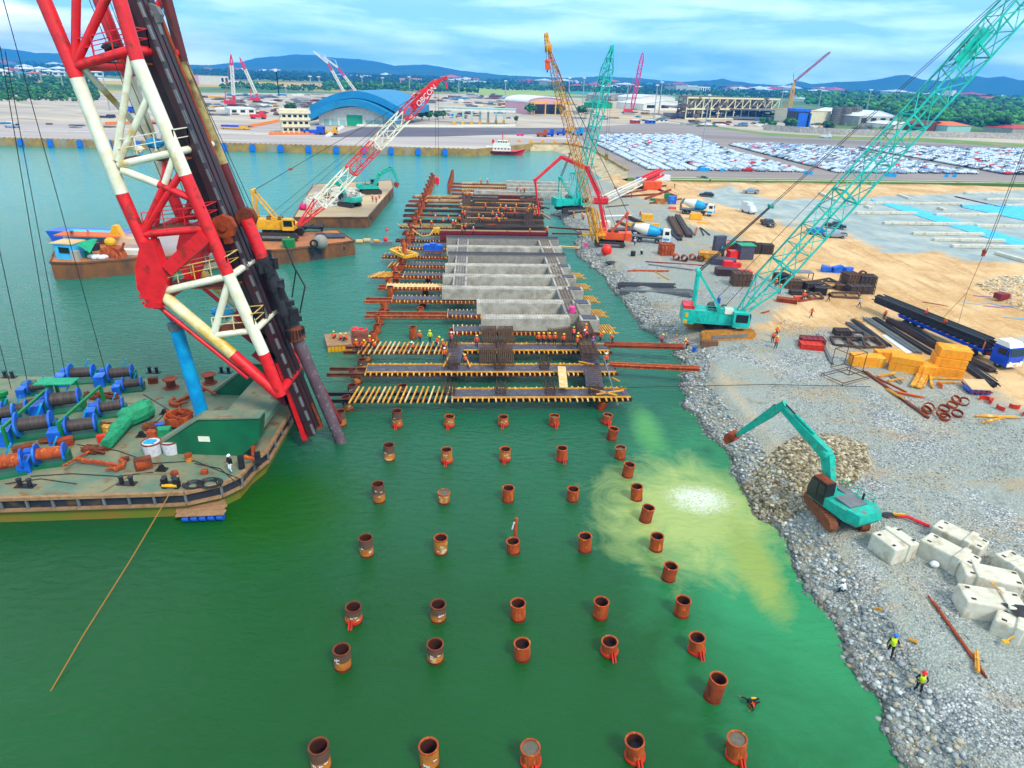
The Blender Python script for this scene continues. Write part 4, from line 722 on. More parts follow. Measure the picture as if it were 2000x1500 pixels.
def winch():
 r_=T('deck_winch','','winch',(0,0,0),0,'blue winches grouped on the barge deck')
 MB().tube((-.9,0,1.0),(.9,0,1.0),.5,n=20).build('cable_drum','drum_cable',r_,smooth=50,world=False)
 for s in(-1,1):
  mb=MB().tube((s*.92,0,1.0),(s*1.06,0,1.0),.9 if s<0 else.75,n=24)
  if s<0:
   for k in range(6):a=k*math.pi/3;mb.tube((-1.10,math.cos(a)*.55,1+math.sin(a)*.55),(-1.061,math.cos(a)*.55,1+math.sin(a)*.55),.13,n=10,m=1)
  mb.build('drum_flange',['blue_machine','black_steel'],r_,smooth=40,world=False)
 MB().box((-.1,0,.08),(2.5,1.5,.16)).box((-1.2,0,.55),(.2,.9,.9)).box((1.2,0,.55),(.2,.9,.9)).build('base_frame','hull_green',r_,world=False)
 MB().box((-1.75,-.5,.55),(.9,1.2,1.1)).build('gearbox','blue_machine',r_,world=False)
 MB().tube((-1.2,1.0,.8),(-2.1,1.0,.8),.36,n=14).build('motor','blue_machine',r_,smooth=50,world=False);MB().box((.2,.95,1.5),(.12,.12,1.0),rot=Matrix.Rotation(.5,3,'Y')).build('brake_lever','cyan_tube',r_,world=False)
 return r_
wd_=[]
w0=None
WIN=[(165,745,1.05,.25,'blue winch at the back of the group, left of the paired one'),(240,745,1.05,.3,'blue winch at the back of the group, right of the paired one'),(80,768,.8,.3,'small blue winch beside the flat green canopy'),(132,800,1.2,.4,'large blue winch in the middle of the group'),(262,762,.8,.35,'small blue winch nearest the far right of the group'),(35,815,.9,.4,'blue winch left of the first green rail'),(75,850,1.25,.4,'large blue winch between the two green rails'),(222,810,.95,.4,'blue winch behind the green tarpaulin'),(165,850,1.1,.4,'blue winch right of the second green rail'),(8,825,1.0,.4,'blue winch cut by the left picture border'),(105,905,1.0,.35,'blue winch with bare orange drum left of the anchor'),(18,925,1.1,.5,'blue winch with orange drum in the near left corner')]
w0=winch()
for i,(x,y,s_,rz,lab)in enumerate(WIN):
 p=P(x,y,DZ+.04);s_*=1.05
 if i==0:w=w0;w.location=p;w.rotation_euler=(0,0,rz);w.scale=(s_,)*3;w['label']=lab
 else:w=dup(w0,p,rz,lab,sc=s_)
 if i>9:
  for c in w.children:
   if c.name.startswith('cable_drum'):c.data=c.data.copy();c.data.materials[0]=_m['rust_orange']
for i,(a,b,c,d)in enumerate([((18,875),(5,838),(110,762),(118,782)),((125,865),(113,830),(195,765),(205,790))]):
 r_=T('green_rail',['green tube guard rail over the left winches','green tube guard rail over the middle winches'][i],'guard rail',P(*a,DZ));A,D=P(*a,DZ+.04),P(*d,DZ+.04);B=V((A.x,A.y,4.6));C=V((D.x,D.y,4.6))
 MB().beam(B,C,.24).build('top_rail','frame_green',r_);MB().beam(A,B,.24).build('post','frame_green',r_);MB().beam(D,C,.24).build('post','frame_green',r_)
r_=T('deck_canopy','flat green canopy over the back left winches','canopy',P(110,775,DZ));c=P(110,745,5.0);MB().box(c,(3.6,1.6,.1),.1).build('canopy_top','green_sheet',r_)
for sx in(-1.6,1.6):MB().beam(c+V((sx,.6,0)),V((c.x+sx,c.y+.6,DZ)),.12).build('post','frame_green',r_)
r_=T('vent_pipe','dark green mushroom ventilator near the left border','ventilator',P(14,800,DZ));p=P(14,800,DZ);MB().tube(p,p+V((0,0,1.6)),.3,n=14).build('pipe','frame_green',r_,smooth=50);MB().tube(p+V((0,0,1.6)),p+V((0,0,2.0)),.5,n=14).build('hood','frame_green',r_,smooth=50)
r_=T('covered_machine','long machine lying under a green tarpaulin','covered machine',P(240,840,DZ));mb=MB();a=P(208,868,DZ+.6);b=P(250,815,DZ+.9);c=P(282,800,DZ+1.1);mb.tube(a,b,.5,.75,12);mb.tube(b,c,.95,1.0,10);mb.ball(c,(1.0,1.1,1.0));mb.ball(b,(1.0,.9,1.0));mb.ball(a.lerp(b,.5)+V((0,0,.3)),.6)
mb.v=[tuple(V(v)+V((random.uniform(-.09,.09),)*3))for v in mb.v];mb.build('tarpaulin','tarp_green',r_);MB().beam(P(288,805,DZ+.2),P(300,812,DZ+.2),.18).build('skid','rust',r_)
def anchor(lab,a,b,mt,s=1.):
 r_=T('anchor',lab,'anchor',(V(a)+V(b))/2-V((0,0,.3)));a=V(a);b=V(b);d=(b-a).normalized();x=d.cross(V((0,0,1)))
 MB().beam(a,b,.28*s,.26*s).build('shank',mt,r_);MB().tube(a-x*1.5*s+V((0,0,-.1)),a+x*1.5*s+V((0,0,.25)),.11*s).build('stock',mt,r_);mb=MB()
 for sg in(-1,1):mb.beam(b,b+x*sg*.7*s-d*.35*s,.3*s,.26*s);mb.add([b+x*sg*.55*s-d*.15*s+V((0,0,.16)),b+x*sg*1.0*s-d*.9*s+V((0,0,.14)),b+x*sg*.5*s-d*.8*s+V((0,0,.14)),b+x*sg*.55*s-d*.15*s,b+x*sg*1.0*s-d*.9*s,b+x*sg*.5*s-d*.8*s],[(0,1,2),(5,4,3),(0,3,4,1),(1,4,5,2),(2,5,3,0)])
 mb.build('flukes',mt,r_)
anchor('orange rusty anchor lying on the near deck',P(150,897,DZ+.5),P(240,910,DZ+.3),'rust_orange');anchor('dark rusty anchor behind the blue cylinder',P(400,760,DZ+.5),P(335,790,DZ+.3),'rust',1.2)
def reel(lab,x,y,r,h,m1,m2):
 p=P(x,y,DZ+.04);r_=T('cable_reel',lab,'reel',p);MB().tube(p,p+V((0,0,.08)),r,n=20).tube(p+V((0,0,h)),p+V((0,0,h+.08)),r,n=20).build('flange',m2,r_,smooth=40);MB().tube(p+V((0,0,.08)),p+V((0,0,h)),r*.62,n=18).build('core',m1,r_,smooth=40)
reel('rusty reel on the far edge left of the blue cylinder',335,757,.75,1.0,'rust_dark','rust');reel('rusty reel on the far edge right of the blue cylinder',410,748,.75,1.0,'rust_dark','rust')
for i,(x,y)in enumerate([(300,885),(337,882)]):
 p=P(x,y,DZ+.04);r_=T('rope_tub',['white wrapped tub, left of the pair','white wrapped tub, right of the pair'][i],'tub',p);MB().tube(p,p+V((0,0,1.15)),.72,.8,20).build('wrapping','coil_white',r_,smooth=40);MB().pipe(p+V((0,0,1.1)),p+V((0,0,1.22)),.82,.08,20).build('rim','rust',r_);mb=MB()
 for j in range(9):mb.tube(p+V((random.uniform(-.4,.4),random.uniform(-.4,.4),1.2)),p+V((random.uniform(-.5,.5),random.uniform(-.5,.5),1.25)),.1)
 mb.build('rope_coils','cyan_tube',r_)
p=P(352,830,DZ+.04);r_=T('rusty_hopper','rusty scrap filled tray left of the blue cylinder foot','tray',p);MB().pipe(p+V((0,0,.4)),p+V((0,0,1.2)),1.25,.12,14).tube(p+V((0,0,.4)),p+V((0,0,.55)),1.2,n=14).build('tray_shell','rust_orange',r_);MB().tube(p,p+V((0,0,.4)),.8,n=12).build('foot','black_steel',r_);mb=MB()
for j in range(12):a=p+V((random.uniform(-.9,.9),random.uniform(-.9,.9),1.0));mb.beam(a,a+V((random.uniform(-.9,.9),random.uniform(-.6,.6),.3)),.16)
mb.build('scrap','rust',r_)
p=P(282,915,DZ+.04);r_=T('pulley_block','heavy dark rusty pulley block on the near deck','pulley block',p);MB().box(p+V((0,0,.55)),(1.3,.7,1.0),.5).build('cheek_plate','rust_dark',r_);MB().tube(p+V((-.5,-.3,.5)),p+V((.3,.35,.5)),.55,n=16).build('sheave','rust',r_)
for i,(x,y)in enumerate([(370,900),(343,935)]):
 p=P(x,y,DZ+.04);r_=T('rope_capstan',['yellow rusty capstan nearer the green wedge','yellow rusty capstan by the near edge'][i],'capstan',p);MB().tube(p,p+V((0,0,.5)),.3,.2,14).build('capstan_body','pile_yellow',r_);MB().tube(p+V((0,0,.5)),p+V((0,0,.7)),.32,.3,14).build('capstan_head','rust',r_)
for i,(x,y)in enumerate([(277,852),(316,918),(453,757),(322,808)]):
 p=P(x,y,DZ+.04);MB().box(p+V((0,0,.05)),(.9,.6,.1)).side([(-.35,.1),(.35,.1),(.1,.55),(-.1,.55)],-.12,.12,M4=Matrix.Translation(p)).build('fairlead','black_steel',label='small black fairlead, %s'%['left of the white tubs','right of the pulley block','on the far edge by the tower','left of the rusty tray'][i],cat='fairlead')
for i,(x,y,s_)in enumerate([(410,945,1.1),(378,970-22,.9)]):
 mb=MB();c=P(x,y,DZ+.1)
 for j in range(4):mb.path([c+V((math.cos(a)*s_*(.5+.15*j),math.sin(a)*s_*(.4+.1*j),.04*j))for a in np.linspace(j,j+5.8,14)],.05,5)
 mb.build('rope_coil','black_steel',label='loose black rope coil on the bow deck, %s'%['nearer the worker','nearer the fairlead'][i],cat='rope coil')
r_=T('bow_roller','black and orange rope roller beside the bow worker','roller',P(473,920,DZ));p=P(473,915,DZ);MB().box(p+V((0,0,.6)),(.5,.5,1.2),.4).box(p+V((1.1,.9,.5)),(.5,.6,1.1),.4).build('roller_frame','black_steel',r_);MB().tube(p+V((.2,.1,1.1)),p+V((.9,.7,.6)),.18).build('roller','rust_orange',r_)
r_=T('bow_roller','black and orange rope roller against the green wedge','roller',P(492,885,DZ));p=P(492,888,DZ);MB().box(p+V((0,0,.6)),(.6,.5,1.2),.2).build('roller_frame','black_steel',r_);MB().tube(p+V((.35,-.3,1.1)),p+V((.3,-.3,.2)),.2).build('roller','rust_orange',r_)
r_=T('yellow_fairlead','yellow fairlead where the mooring rope leaves the near edge','fairlead',P(335,955,DZ));p=P(335,952,DZ+.04);MB().box(p+V((-.5,0,.45)),(.35,.5,.9)).box(p+V((.5,0,.45)),(.35,.5,.9)).build('side_posts','black_steel',r_);MB().tube(p+V((-.6,-.2,.3)),p+V((.6,-.2,.3)),.14).build('yellow_roller','yellow_paint',r_)
a,b,c=P(335,958,DZ+.3),P(160,1245,.6),P(20,1470,-.3)
MB().path([a,a.lerp(b,.5)-V((0,0,.15)),b,b.lerp(c,.5)-V((0,0,.2)),c],.045,6).build('mooring_rope','rope_brown',label='long brown mooring rope from barge fairlead into the water',cat='rope')
r_=T('fender_raft','small plank raft on blue drums under the near side of the barge','raft',P(390,1005,0));
q=[P(346,984,.75),P(438,975,.75),P(434,1006,.75),P(350,1010,.75)]
for i in range(6):
 a=q[0].lerp(q[3],(i+.5)/6);b=q[1].lerp(q[2],(i+.5)/6);MB().beam(a+V((-random.uniform(0,.4),0,.02*(i%2))),b+V((random.uniform(0,.4),0,.02*(i%2))),.36,.07).build('plank','wood_plank',r_)
for i in range(5):a=q[3].lerp(q[2],(i+.5)/5);MB().tube(V((a.x-.25,a.y+.35,.35)),V((a.x+.25,a.y+.35,.35)),.3,n=14).build('float_drum','drum_blue',r_,smooth=50)
for i,(x,y,w_)in enumerate([(190,775,3.2),(70,790,3.0),(100,865,2.2),(210,835,2.4),(175,880,1.5),(290,835,1)]):
 mb=MB();c=P(x,y,DZ+.15)
 for j in range(34):a=c+V((random.uniform(-.5,.5)*w_,random.uniform(-.5,.5),random.uniform(0,.35)));mb.tube(a,a+V((random.uniform(.4,1.2),random.uniform(-.4,.4),random.uniform(-.1,.1))),random.uniform(.05,.12),n=6)
 mb.build('scrap_heap','rust_dark',label='low heap of rusty pipe and cable scrap, %s'%['behind the big back winches','beside the flat canopy','left of the second rail','behind the tarpaulin','by the tarpaulin end','near the white tubs'][i],cat='scrap heap')
r_=root
for i,Yp in enumerate((50.2,62.2)):
 a=P(375,880,DZ)if i==0 else P(441,790,DZ);
 if i==0:A=PY(373,880,50.6);pts=[(A.x,DZ),(PY(478,800,52).x,6.2),(PY(566,806,56).x+.2,6.4),(PY(566,806,56).x-.2,3.2),(-23.6,DZ)]
 y0=Yp;xa=-32.5 if i==0 else-31.8
 MB().side([(xa,DZ),(-27.2,6.0),(-21.8,6.3),(-22.2,4.2),(-24.0,DZ),(-24.2,1.4)],y0-.0,y0+1.3).build('bow_wedge','hull_green',root)
 MB().side([(xa+.3,DZ+.18),(-27.2,6.12),(-21.8,6.42),(-21.8,6.55),(-27.2,6.28),(xa,DZ+.3)],y0-.1,y0+1.4).build('wedge_capping','deck_green',root)
MB().box((-27.0,50.15,4.2),(1.0,.06,.5)).build('name_board','white_paint',root)
MB().box((-24.5,56.5,4.6),(4.2,11.2,.5)).build('bow_platform','deck_green',root)
# ------ leader frame
YN,YF,YL=53.2,60.4,57.0
fr=T('leader_frame','tall raked red and white tubular frame rising from the barge bow','piling rig',(-24,57,5))
def L2(a,b,Y,r,mt,name='tube',r2=None,Y2=None,par=None):MB().tube(PY(a[0],a[1],YN)if Y==YN else V((PY(a[0],a[1],YN).x,Y,PY(a[0],a[1],YN).z)),(lambda q:V((q.x,Y2 or Y,q.z)))(PY(b[0],b[1],YN)),r,r2,18).build(name,mt,par or fr,smooth=50)
def seg(pts,cols,Y,r,name):
 for a,b,c in zip(pts,pts[1:],cols):L2(a,b,Y,r,c,name)
for Y in(YN,YF):
 seg([(40,-110),(150,152),(238,378),(292,500)],['red_paint','white_paint','red_paint'],Y,.50,'rear_leg')
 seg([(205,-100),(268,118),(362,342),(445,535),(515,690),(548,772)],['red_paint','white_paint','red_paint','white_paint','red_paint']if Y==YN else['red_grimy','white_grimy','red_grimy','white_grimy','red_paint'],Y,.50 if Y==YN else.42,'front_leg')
 for a,b,c,r in[((145,130),(256,98),'red_paint',.34),((147,125),(150,-60),'red_paint',.30),((150,120),(225,-40),'red_paint',.30),((232,322),(340,298),'white_paint',.28),((226,312),(258,100),'white_paint',.26),((238,332),(310,360),'white_paint',.3),((310,360),(384,392),'red_paint',.3),((232,315),(290,190),'white_paint',.26),((278,458),(400,447),'red_paint',.3),((276,460),(322,358),'red_paint',.27),((278,458),(352,340),'red_paint',.27),((322,568),(452,538),'white_paint',.3),((448,545),(415,662),'white_paint',.3),((420,655),(498,645),'white_paint',.27),
 ((322,358),(342,300),'white_paint',.26)]:L2(a,b,Y,r,c,'brace')
 q=PY(330,525,YN);q2=PY(405,458,YN);MB().beam(V((q.x,Y,q.z)),V((q2.x,Y,q2.z)),1.0,1.1).build('box_brace','red_paint',fr)
 kp=[PY(x,y,YN)for x,y in((281,470),(304,468),(332,545),(320,598),(298,598),(274,560),(270,520))];MB().side([(p.x,p.z)for p in kp],Y-.55,Y+.55).build('knee_box','red_paint',fr)
 seg([(318,576),(455,692),(546,772)],['yellow_white','red_paint'],Y,.5,'lower_chord');L2((300,590),(485,738),Y,.2,'red_paint','stay_rod')
for(x,y),c,r in[((145,130),'red_paint',.3),((256,98),'red_paint',.34),((234,322),'white_paint',.28),((340,298),'white_paint',.28),((278,458),'red_paint',.28),((400,447),'red_paint',.28),((300,590),'red_paint',.5),((452,538),'white_paint',.3),((420,658),'white_paint',.28),((498,645),'white_paint',.28),((546,768),'red_paint',.4)]:
 q=PY(x,y,YN);MB().tube(q,V((q.x,YF,q.z)),r,n=14).build('cross_tube',c,fr,smooth=50)
for(x,y),(x2,y2),c in[((150,120),(240,330),'white_paint'),((300,470),(236,335),'red_paint')]:
 q,q2=PY(x,y,YN),PY(x2,y2,YN);MB().tube(q,V((q2.x,YF,q2.z)),.24,n=12).build('diagonal',c,fr,smooth=50)
for(x0,y0),(x1,y1),c in[((152,122),(262,92),'red_paint'),((235,312),(345,288),'white_paint'),((285,450),(405,435),'red_paint'),((320,562),(448,530),'yellow_white'),((420,650),(500,640),'yellow_white')]:
 a,b=PY(x0,y0,YN),PY(x1,y1,YN);z=a.z+.15;w4=[V((a.x,YN,z)),V((b.x,YN,b.z)),V((b.x,YN+2.2,b.z)),V((a.x,YN+2.2,z))]
 MB().prism([(p.x,p.y)for p in w4],min(a.z,b.z),min(a.z,b.z)+.12).build('work_platform','rust_dark',fr);MB().rail([w4[0]+V((0,-.2,0)),w4[1]+V((0,-.2,0)),w4[2],w4[3]],1.3,0,.035,1.3).build('hand_rail',c,fr)
for(x,y),Y,r,mt,nm in[((303,280),YN+.9,.55,'cyan_tube','blue_tarp_bundle'),((215,92),YN+.9,.5,'black_steel','winch_bundle'),((270,292),YN+.8,.35,'white_paint','cabinet'),((435,610),YF-1,.9,'cyan_tube','blue_motor'),((490,612),YF-2,.8,'cyan_tube','blue_motor')]:mb=MB();mb.ball(PY(x,y,Y),(r*1.3,r*.8,r*.7));mb.v=[tuple(V(v)+V((random.uniform(-.08,.08),)*3))for v in mb.v];mb.build(nm,mt,fr)
mb=MB()
for i in range(26):c=PY(302,585,YN)+V((random.uniform(-1,1),random.uniform(-.6,.6),random.uniform(-.7,.5)));mb.beam(c,c+V((random.uniform(-.6,.6),random.uniform(-.4,.4),random.uniform(-.4,.4))),.12)
mb.build('tangled_gear','red_paint',fr)
for i,(a,b,Y)in enumerate([((398,822),(341,628),56.0),((425,800),(372,628),59.8)][:1]):
 cy=T('hydraulic_cylinder','long bright blue hydraulic cylinder bracing the frame','hydraulic cylinder',P(395,822,DZ));q=P(398,818,DZ+.9);t_=PY(341,630,54.6);MB().tube(q,t_,.62,.58,20).build('barrel','cyan_tube',cy,smooth=50);k_=PY(305,590,54.2);MB().tube(t_,k_,.2,n=12).build('piston_rod','steel_grey',cy,smooth=50);MB().tube(t_-(t_-q).normalized()*.6,t_,.66,n=20).build('collar','steel_grey',cy)
 MB().side([(-.9,0),(.9,0),(.5,1.3),(-.5,1.3)],-.7,.7,M4=Matrix.Translation((q.x,q.y,DZ+.04)),yc={2:.3,3:.3}).build('foot_bracket','truck_blue',cy)
ld=T('pile_leader','dark raked lattice leader carrying the hammer in front of the frame','piling leader',(-20,YL,4))
def LP(x,y,Y=YL):return PY(x,y,Y)
a0,a1=LP(235,-90),LP(612,838);b0,b1=LP(268,-90),LP(640,838)
d_=(a0-a1).normalized()
for nm,o_,r,mt in(('near_rail',-1.0,.2,'leader_dark'),('far_rail',1.0,.2,'leader_dark')):MB().beam(a0+V((.2,o_,0)),a1+V((.2,o_,0)),.55,.9).build(nm,mt,ld)
MB().beam(a0+V((-.5,0,0)),a1+V((-.5,0,0)),1.9,.6).build('web_plate','leader_dark',ld);mb=MB();ln=(a0-a1).length;nb=int(ln/1.5)
for i in range(nb):c=a1.lerp(a0,(i+.5)/nb);mb.beam(c+V((.55,-1.3,0))-d_*.5,c+V((.55,-1.3,0))+d_*.5,.16,.3)
mb.build('slotted_strip','steel_grey',ld)
MB().beam(LP(300,190)+V((.9,1.2,0)),LP(640,838)+V((.9,1.2,0)),.5,.5).build('guide_rail','formwork_red',ld);MB().beam(LP(250,20)+V((1.6,1.4,0)),LP(420,440)+V((1.6,1.4,0)),.35,.35).build('front_stay','rust',ld)
MB().beam(LP(575,700)+V((-1.1,-1,0)),LP(625,848)+V((-1.1,-1,0)),.5,.6).build('toe_beam','red_paint',ld);MB().beam(LP(585,740)+V((-.7,.9,0)),LP(632,845)+V((-.7,.9,0)),.8,.5).build('toe_plate','rust_orange',ld)
for i in range(5):c=LP(530+i*18,630+i*38)+V((-1.6,0,0));MB().beam(c,c+V((-1.3,0,1.2)),.6,1.6).build('tie_strut','formwork_red',ld)
for(x,y),r,mt in[((298,28),.75,'steel_grey'),((438,442),1.0,'rust'),((482,425),.9,'rust_dark')]:c=LP(x,y,YN+1.5 if x==438 else YL+.5);MB().tube(c-V((0,.3,0)),c+V((0,.3,0)),r,n=8).tube(c-V((0,.5,0)),c+V((0,.5,0)),r*.35,n=12).beam(c,c-V((-.2,0,1.4)),.6,.5).build('sheave_block',mt,ld)
hm=T('pile_hammer','black diesel hammer with red canister above the purple pile','pile hammer',LP(560,600));ax_=(LP(575,655)-LP(664,862)).normalized();pb_=P(667,866,-.2);ptop=LP(578,655)
c0_=ptop;MB().tube(c0_-ax_*.4,c0_+ax_*.9,.85,.75,16).build('drive_cap','rust_dark',hm,smooth=50);MB().tube(c0_+ax_*.9,c0_+ax_*7.6,.72,.6,16).build('hammer_body','black_steel',hm,smooth=50);MB().tube(c0_+ax_*7.6,c0_+ax_*11.0,.55,.55,16).build('red_canister','red_paint',hm,smooth=50)
mb=MB();rg=random.Random(4)
for i in range(22):c=c0_+ax_*rg.uniform(0,8);mb.box(c+V((rg.uniform(-.2,.75),rg.uniform(-.7,.3),0)),(rg.uniform(.3,.9),rg.uniform(.3,.8),rg.uniform(.3,1.2)),rg.uniform(0,2))
mb.build('hammer_fittings','black_steel',hm);mb=MB()
for i in range(18):a=i*math.pi/9;mb.box(c0_+ax_*.3+V((math.cos(a)*.86,math.sin(a)*.86,0)),(.12,.12,.9),a)
mb.build('cap_bolts','black_steel',hm);MB().path([c0_+V((.6,-.6,7)),c0_+V((1.6,-.8,5)),c0_+V((.9,-.9,2.5))],.07).path([c0_+V((.2,-.9,9)),c0_+V((1.0,-1.0,6.4)),c0_+V((.4,-1,4))],.06).build('fuel_hose','black_steel',hm)
dp=T('driven_pile','long raked purple grey steel pile held under the hammer','pile',pb_);MB().pipe(pb_,ptop+ax_*.1,.56,.05,28,0,1).build('pile_shell',['pile_purple','pile_inside'],dp,smooth=50);mb=MB()
for i in range(14):c=pb_+ax_*rg.uniform(1,10);an=-math.pi/2+rg.uniform(-.9,.9);mb.ball(c+V((math.cos(an)*.56,math.sin(an)*.56,0)),(.07,.03,.16),6,4)
mb.build('paint_splash','white_paint',dp)
WR=[((-10,-60),56,(115,375),57,(209,738)),((0,90),56,(30,375),57,(110,752)),((10,100),58,(37,375),58,(131,752)),((-30,350),56,(0,495),57,(55,752)),((-30,560),56,(0,660),57,(22,760)),((150,-60),54,(238,150),54,(330,385)),((165,-60),58,(300,300),58,(420,560)),((232,-40),59,(330,260),59,(470,600)),((236,-60),55.6,(350,270),55.6,(500,620)),((250,-40),55.6,(372,280),55.6,(520,600)),((300,-20),59,(420,260),59,(500,420)),((308,-10),58,(432,300),58,(512,470)),((160,-60),60,(252,160),60,(345,380)),((175,-60),60,(265,160),60,(400,450)),((245,-60),56.2,(345,250),56.2,(460,500)),((190,-60),60,(290,200),60,(380,430))]
wn=['from mast top to the back winches, rightmost of the long ones','left of two parallel ones to the middle winches','right of two parallel ones to the middle winches','entering at the left picture border to the winches','lowest one at the left picture border']+['down inside the leader frame, %s from the left'%ORD[k]for k in range(11)]
for i,(a,Y1,b,Y2,c)in enumerate(WR):
 A=PY(*a,Y1);B=PY(*b,(Y1+Y2)/2);C=P(*c,DZ+1)if c[1]>730 else PY(*c,Y2);MB().path([A,C],.035 if i<5 else.03,5).build('rigging_wire','wire_dark',label='dark wire rope '+wn[i],cat='wire',group='wire ropes of the piling rig')
for i,(pts,mt)in enumerate([([(60,930),(140,925),(230,930),(300,922)],'wire_dark'),([(150,868),(230,880),(300,905),(380,900),(468,935)],'wire_dark'),([(200,960),(260,925),(350,925)],'rope_brown'),([(280,770),(330,800),(300,830)],'wire_dark'),([(10,945),(80,935),(150,945)],'wire_dark'),([(380,905),(430,915),(470,950)],'wire_dark'),([(225,790),(290,785),(320,775)],'rope_brown')]):MB().path([P(x,y,DZ+.1)for x,y in pts],.04,5).build('deck_rope',mt,label='thin %s trailing over the barge deck, %s'%('dark cable' if mt=='wire_dark' else 'brown rope',['left of the anchor','from the winches to the bow roller','beside the anchor flukes','by the far reels','in the near left corner','before the bow worker','behind the tarpaulin'][i]),cat='rope')
for i,(x,y,w,d,h,mt,lab)in enumerate([(300,855,.8,.6,.7,'rust_orange','small orange crate behind the white tubs'),(322,850,1.1,.8,.7,'tarp_green','green box behind the right white tub'),(313,838,.7,.5,.5,'truck_blue','small blue box by the rusty tray'),(200,862,.7,.5,.6,'band_red','red can beside the tarpaulin end'),(212,842,1.0,.6,.5,'timber','yellow crate left of the tarpaulin'),(300,748,.9,.5,.6,'rust_dark','dark chest near the far bollard'),(60,760,1.2,.8,.8,'hull_green','dark green locker by the back winches'),(130,870,1.2,.7,.7,'rust','rusty box between rail and winch'),(425,880,.4,.4,.5,'steel_grey','grey vent stub beside the green wedge'),(400,925,.5,.4,.3,'rust','rusty pad eye on the bow deck'),(245,900,.6,.4,.3,'rust_dark','dark lump under the anchor shank'),(45,880,1.4,.6,.4,'rust_dark','dark bundle before the left large winch')]):
 p=P(x,y,DZ+.04);MB().box(p+V((0,0,h/2)),(w,d,h),.2*(i%4)).box(p+V((0,0,h+.03)),(w*1.06,d*1.06,.06),.2*(i%4)).build('deck_box',mt,label=lab,cat='box')
# ====== MACHINES
def RM(loc,az):return Matrix.Translation(V(loc))@Matrix.Rotation(az,4,'Z')
def taper(mb,p,q,w0,h0,w1,h1,m=0):
 x,y,z,ln=mb.frame(p,q);p=V(p);q=V(q)
 vs=[o+x*a*w/2+y*b*h/2 for o,w,h in((p,w0,h0),(q,w1,h1))for a,b in((-1,-1),(1,-1),(1,1),(-1,1))]
 return mb.add(vs,[(0,3,2,1),(4,5,6,7),(0,1,5,4),(1,2,6,5),(2,3,7,6),(3,0,4,7)],m)
def track(mb,L_,h,y0,y1,m=0,x0=0):
 pts=[];r=h/2
 for k in range(9):a=-math.pi/2+math.pi*k/8;pts.append((x0+L_/2-r+math.cos(a)*r,r+math.sin(a)*r))
 for k in range(9):a=math.pi/2+math.pi*k/8;pts.append((x0-L_/2+r+math.cos(a)*r,r+math.sin(a)*r))
 mb.side(pts,y0,y1,m);n=int(L_/.35)
 for i in range(n):x=x0-L_/2+r+(L_-h)*i/(n-1);mb.box((x,(y0+y1)/2,h+.02),(.12,abs(y1-y0)+.06,.06),m=m)
 for k in(1,3,5,7):
  a=-math.pi/2+math.pi*k/8;mb.box((x0+L_/2-r+math.cos(a)*(r+.02),(y0+y1)/2,r+math.sin(a)*(r+.02)),(.1,abs(y1-y0)+.06,.1),m=m)
 return mb
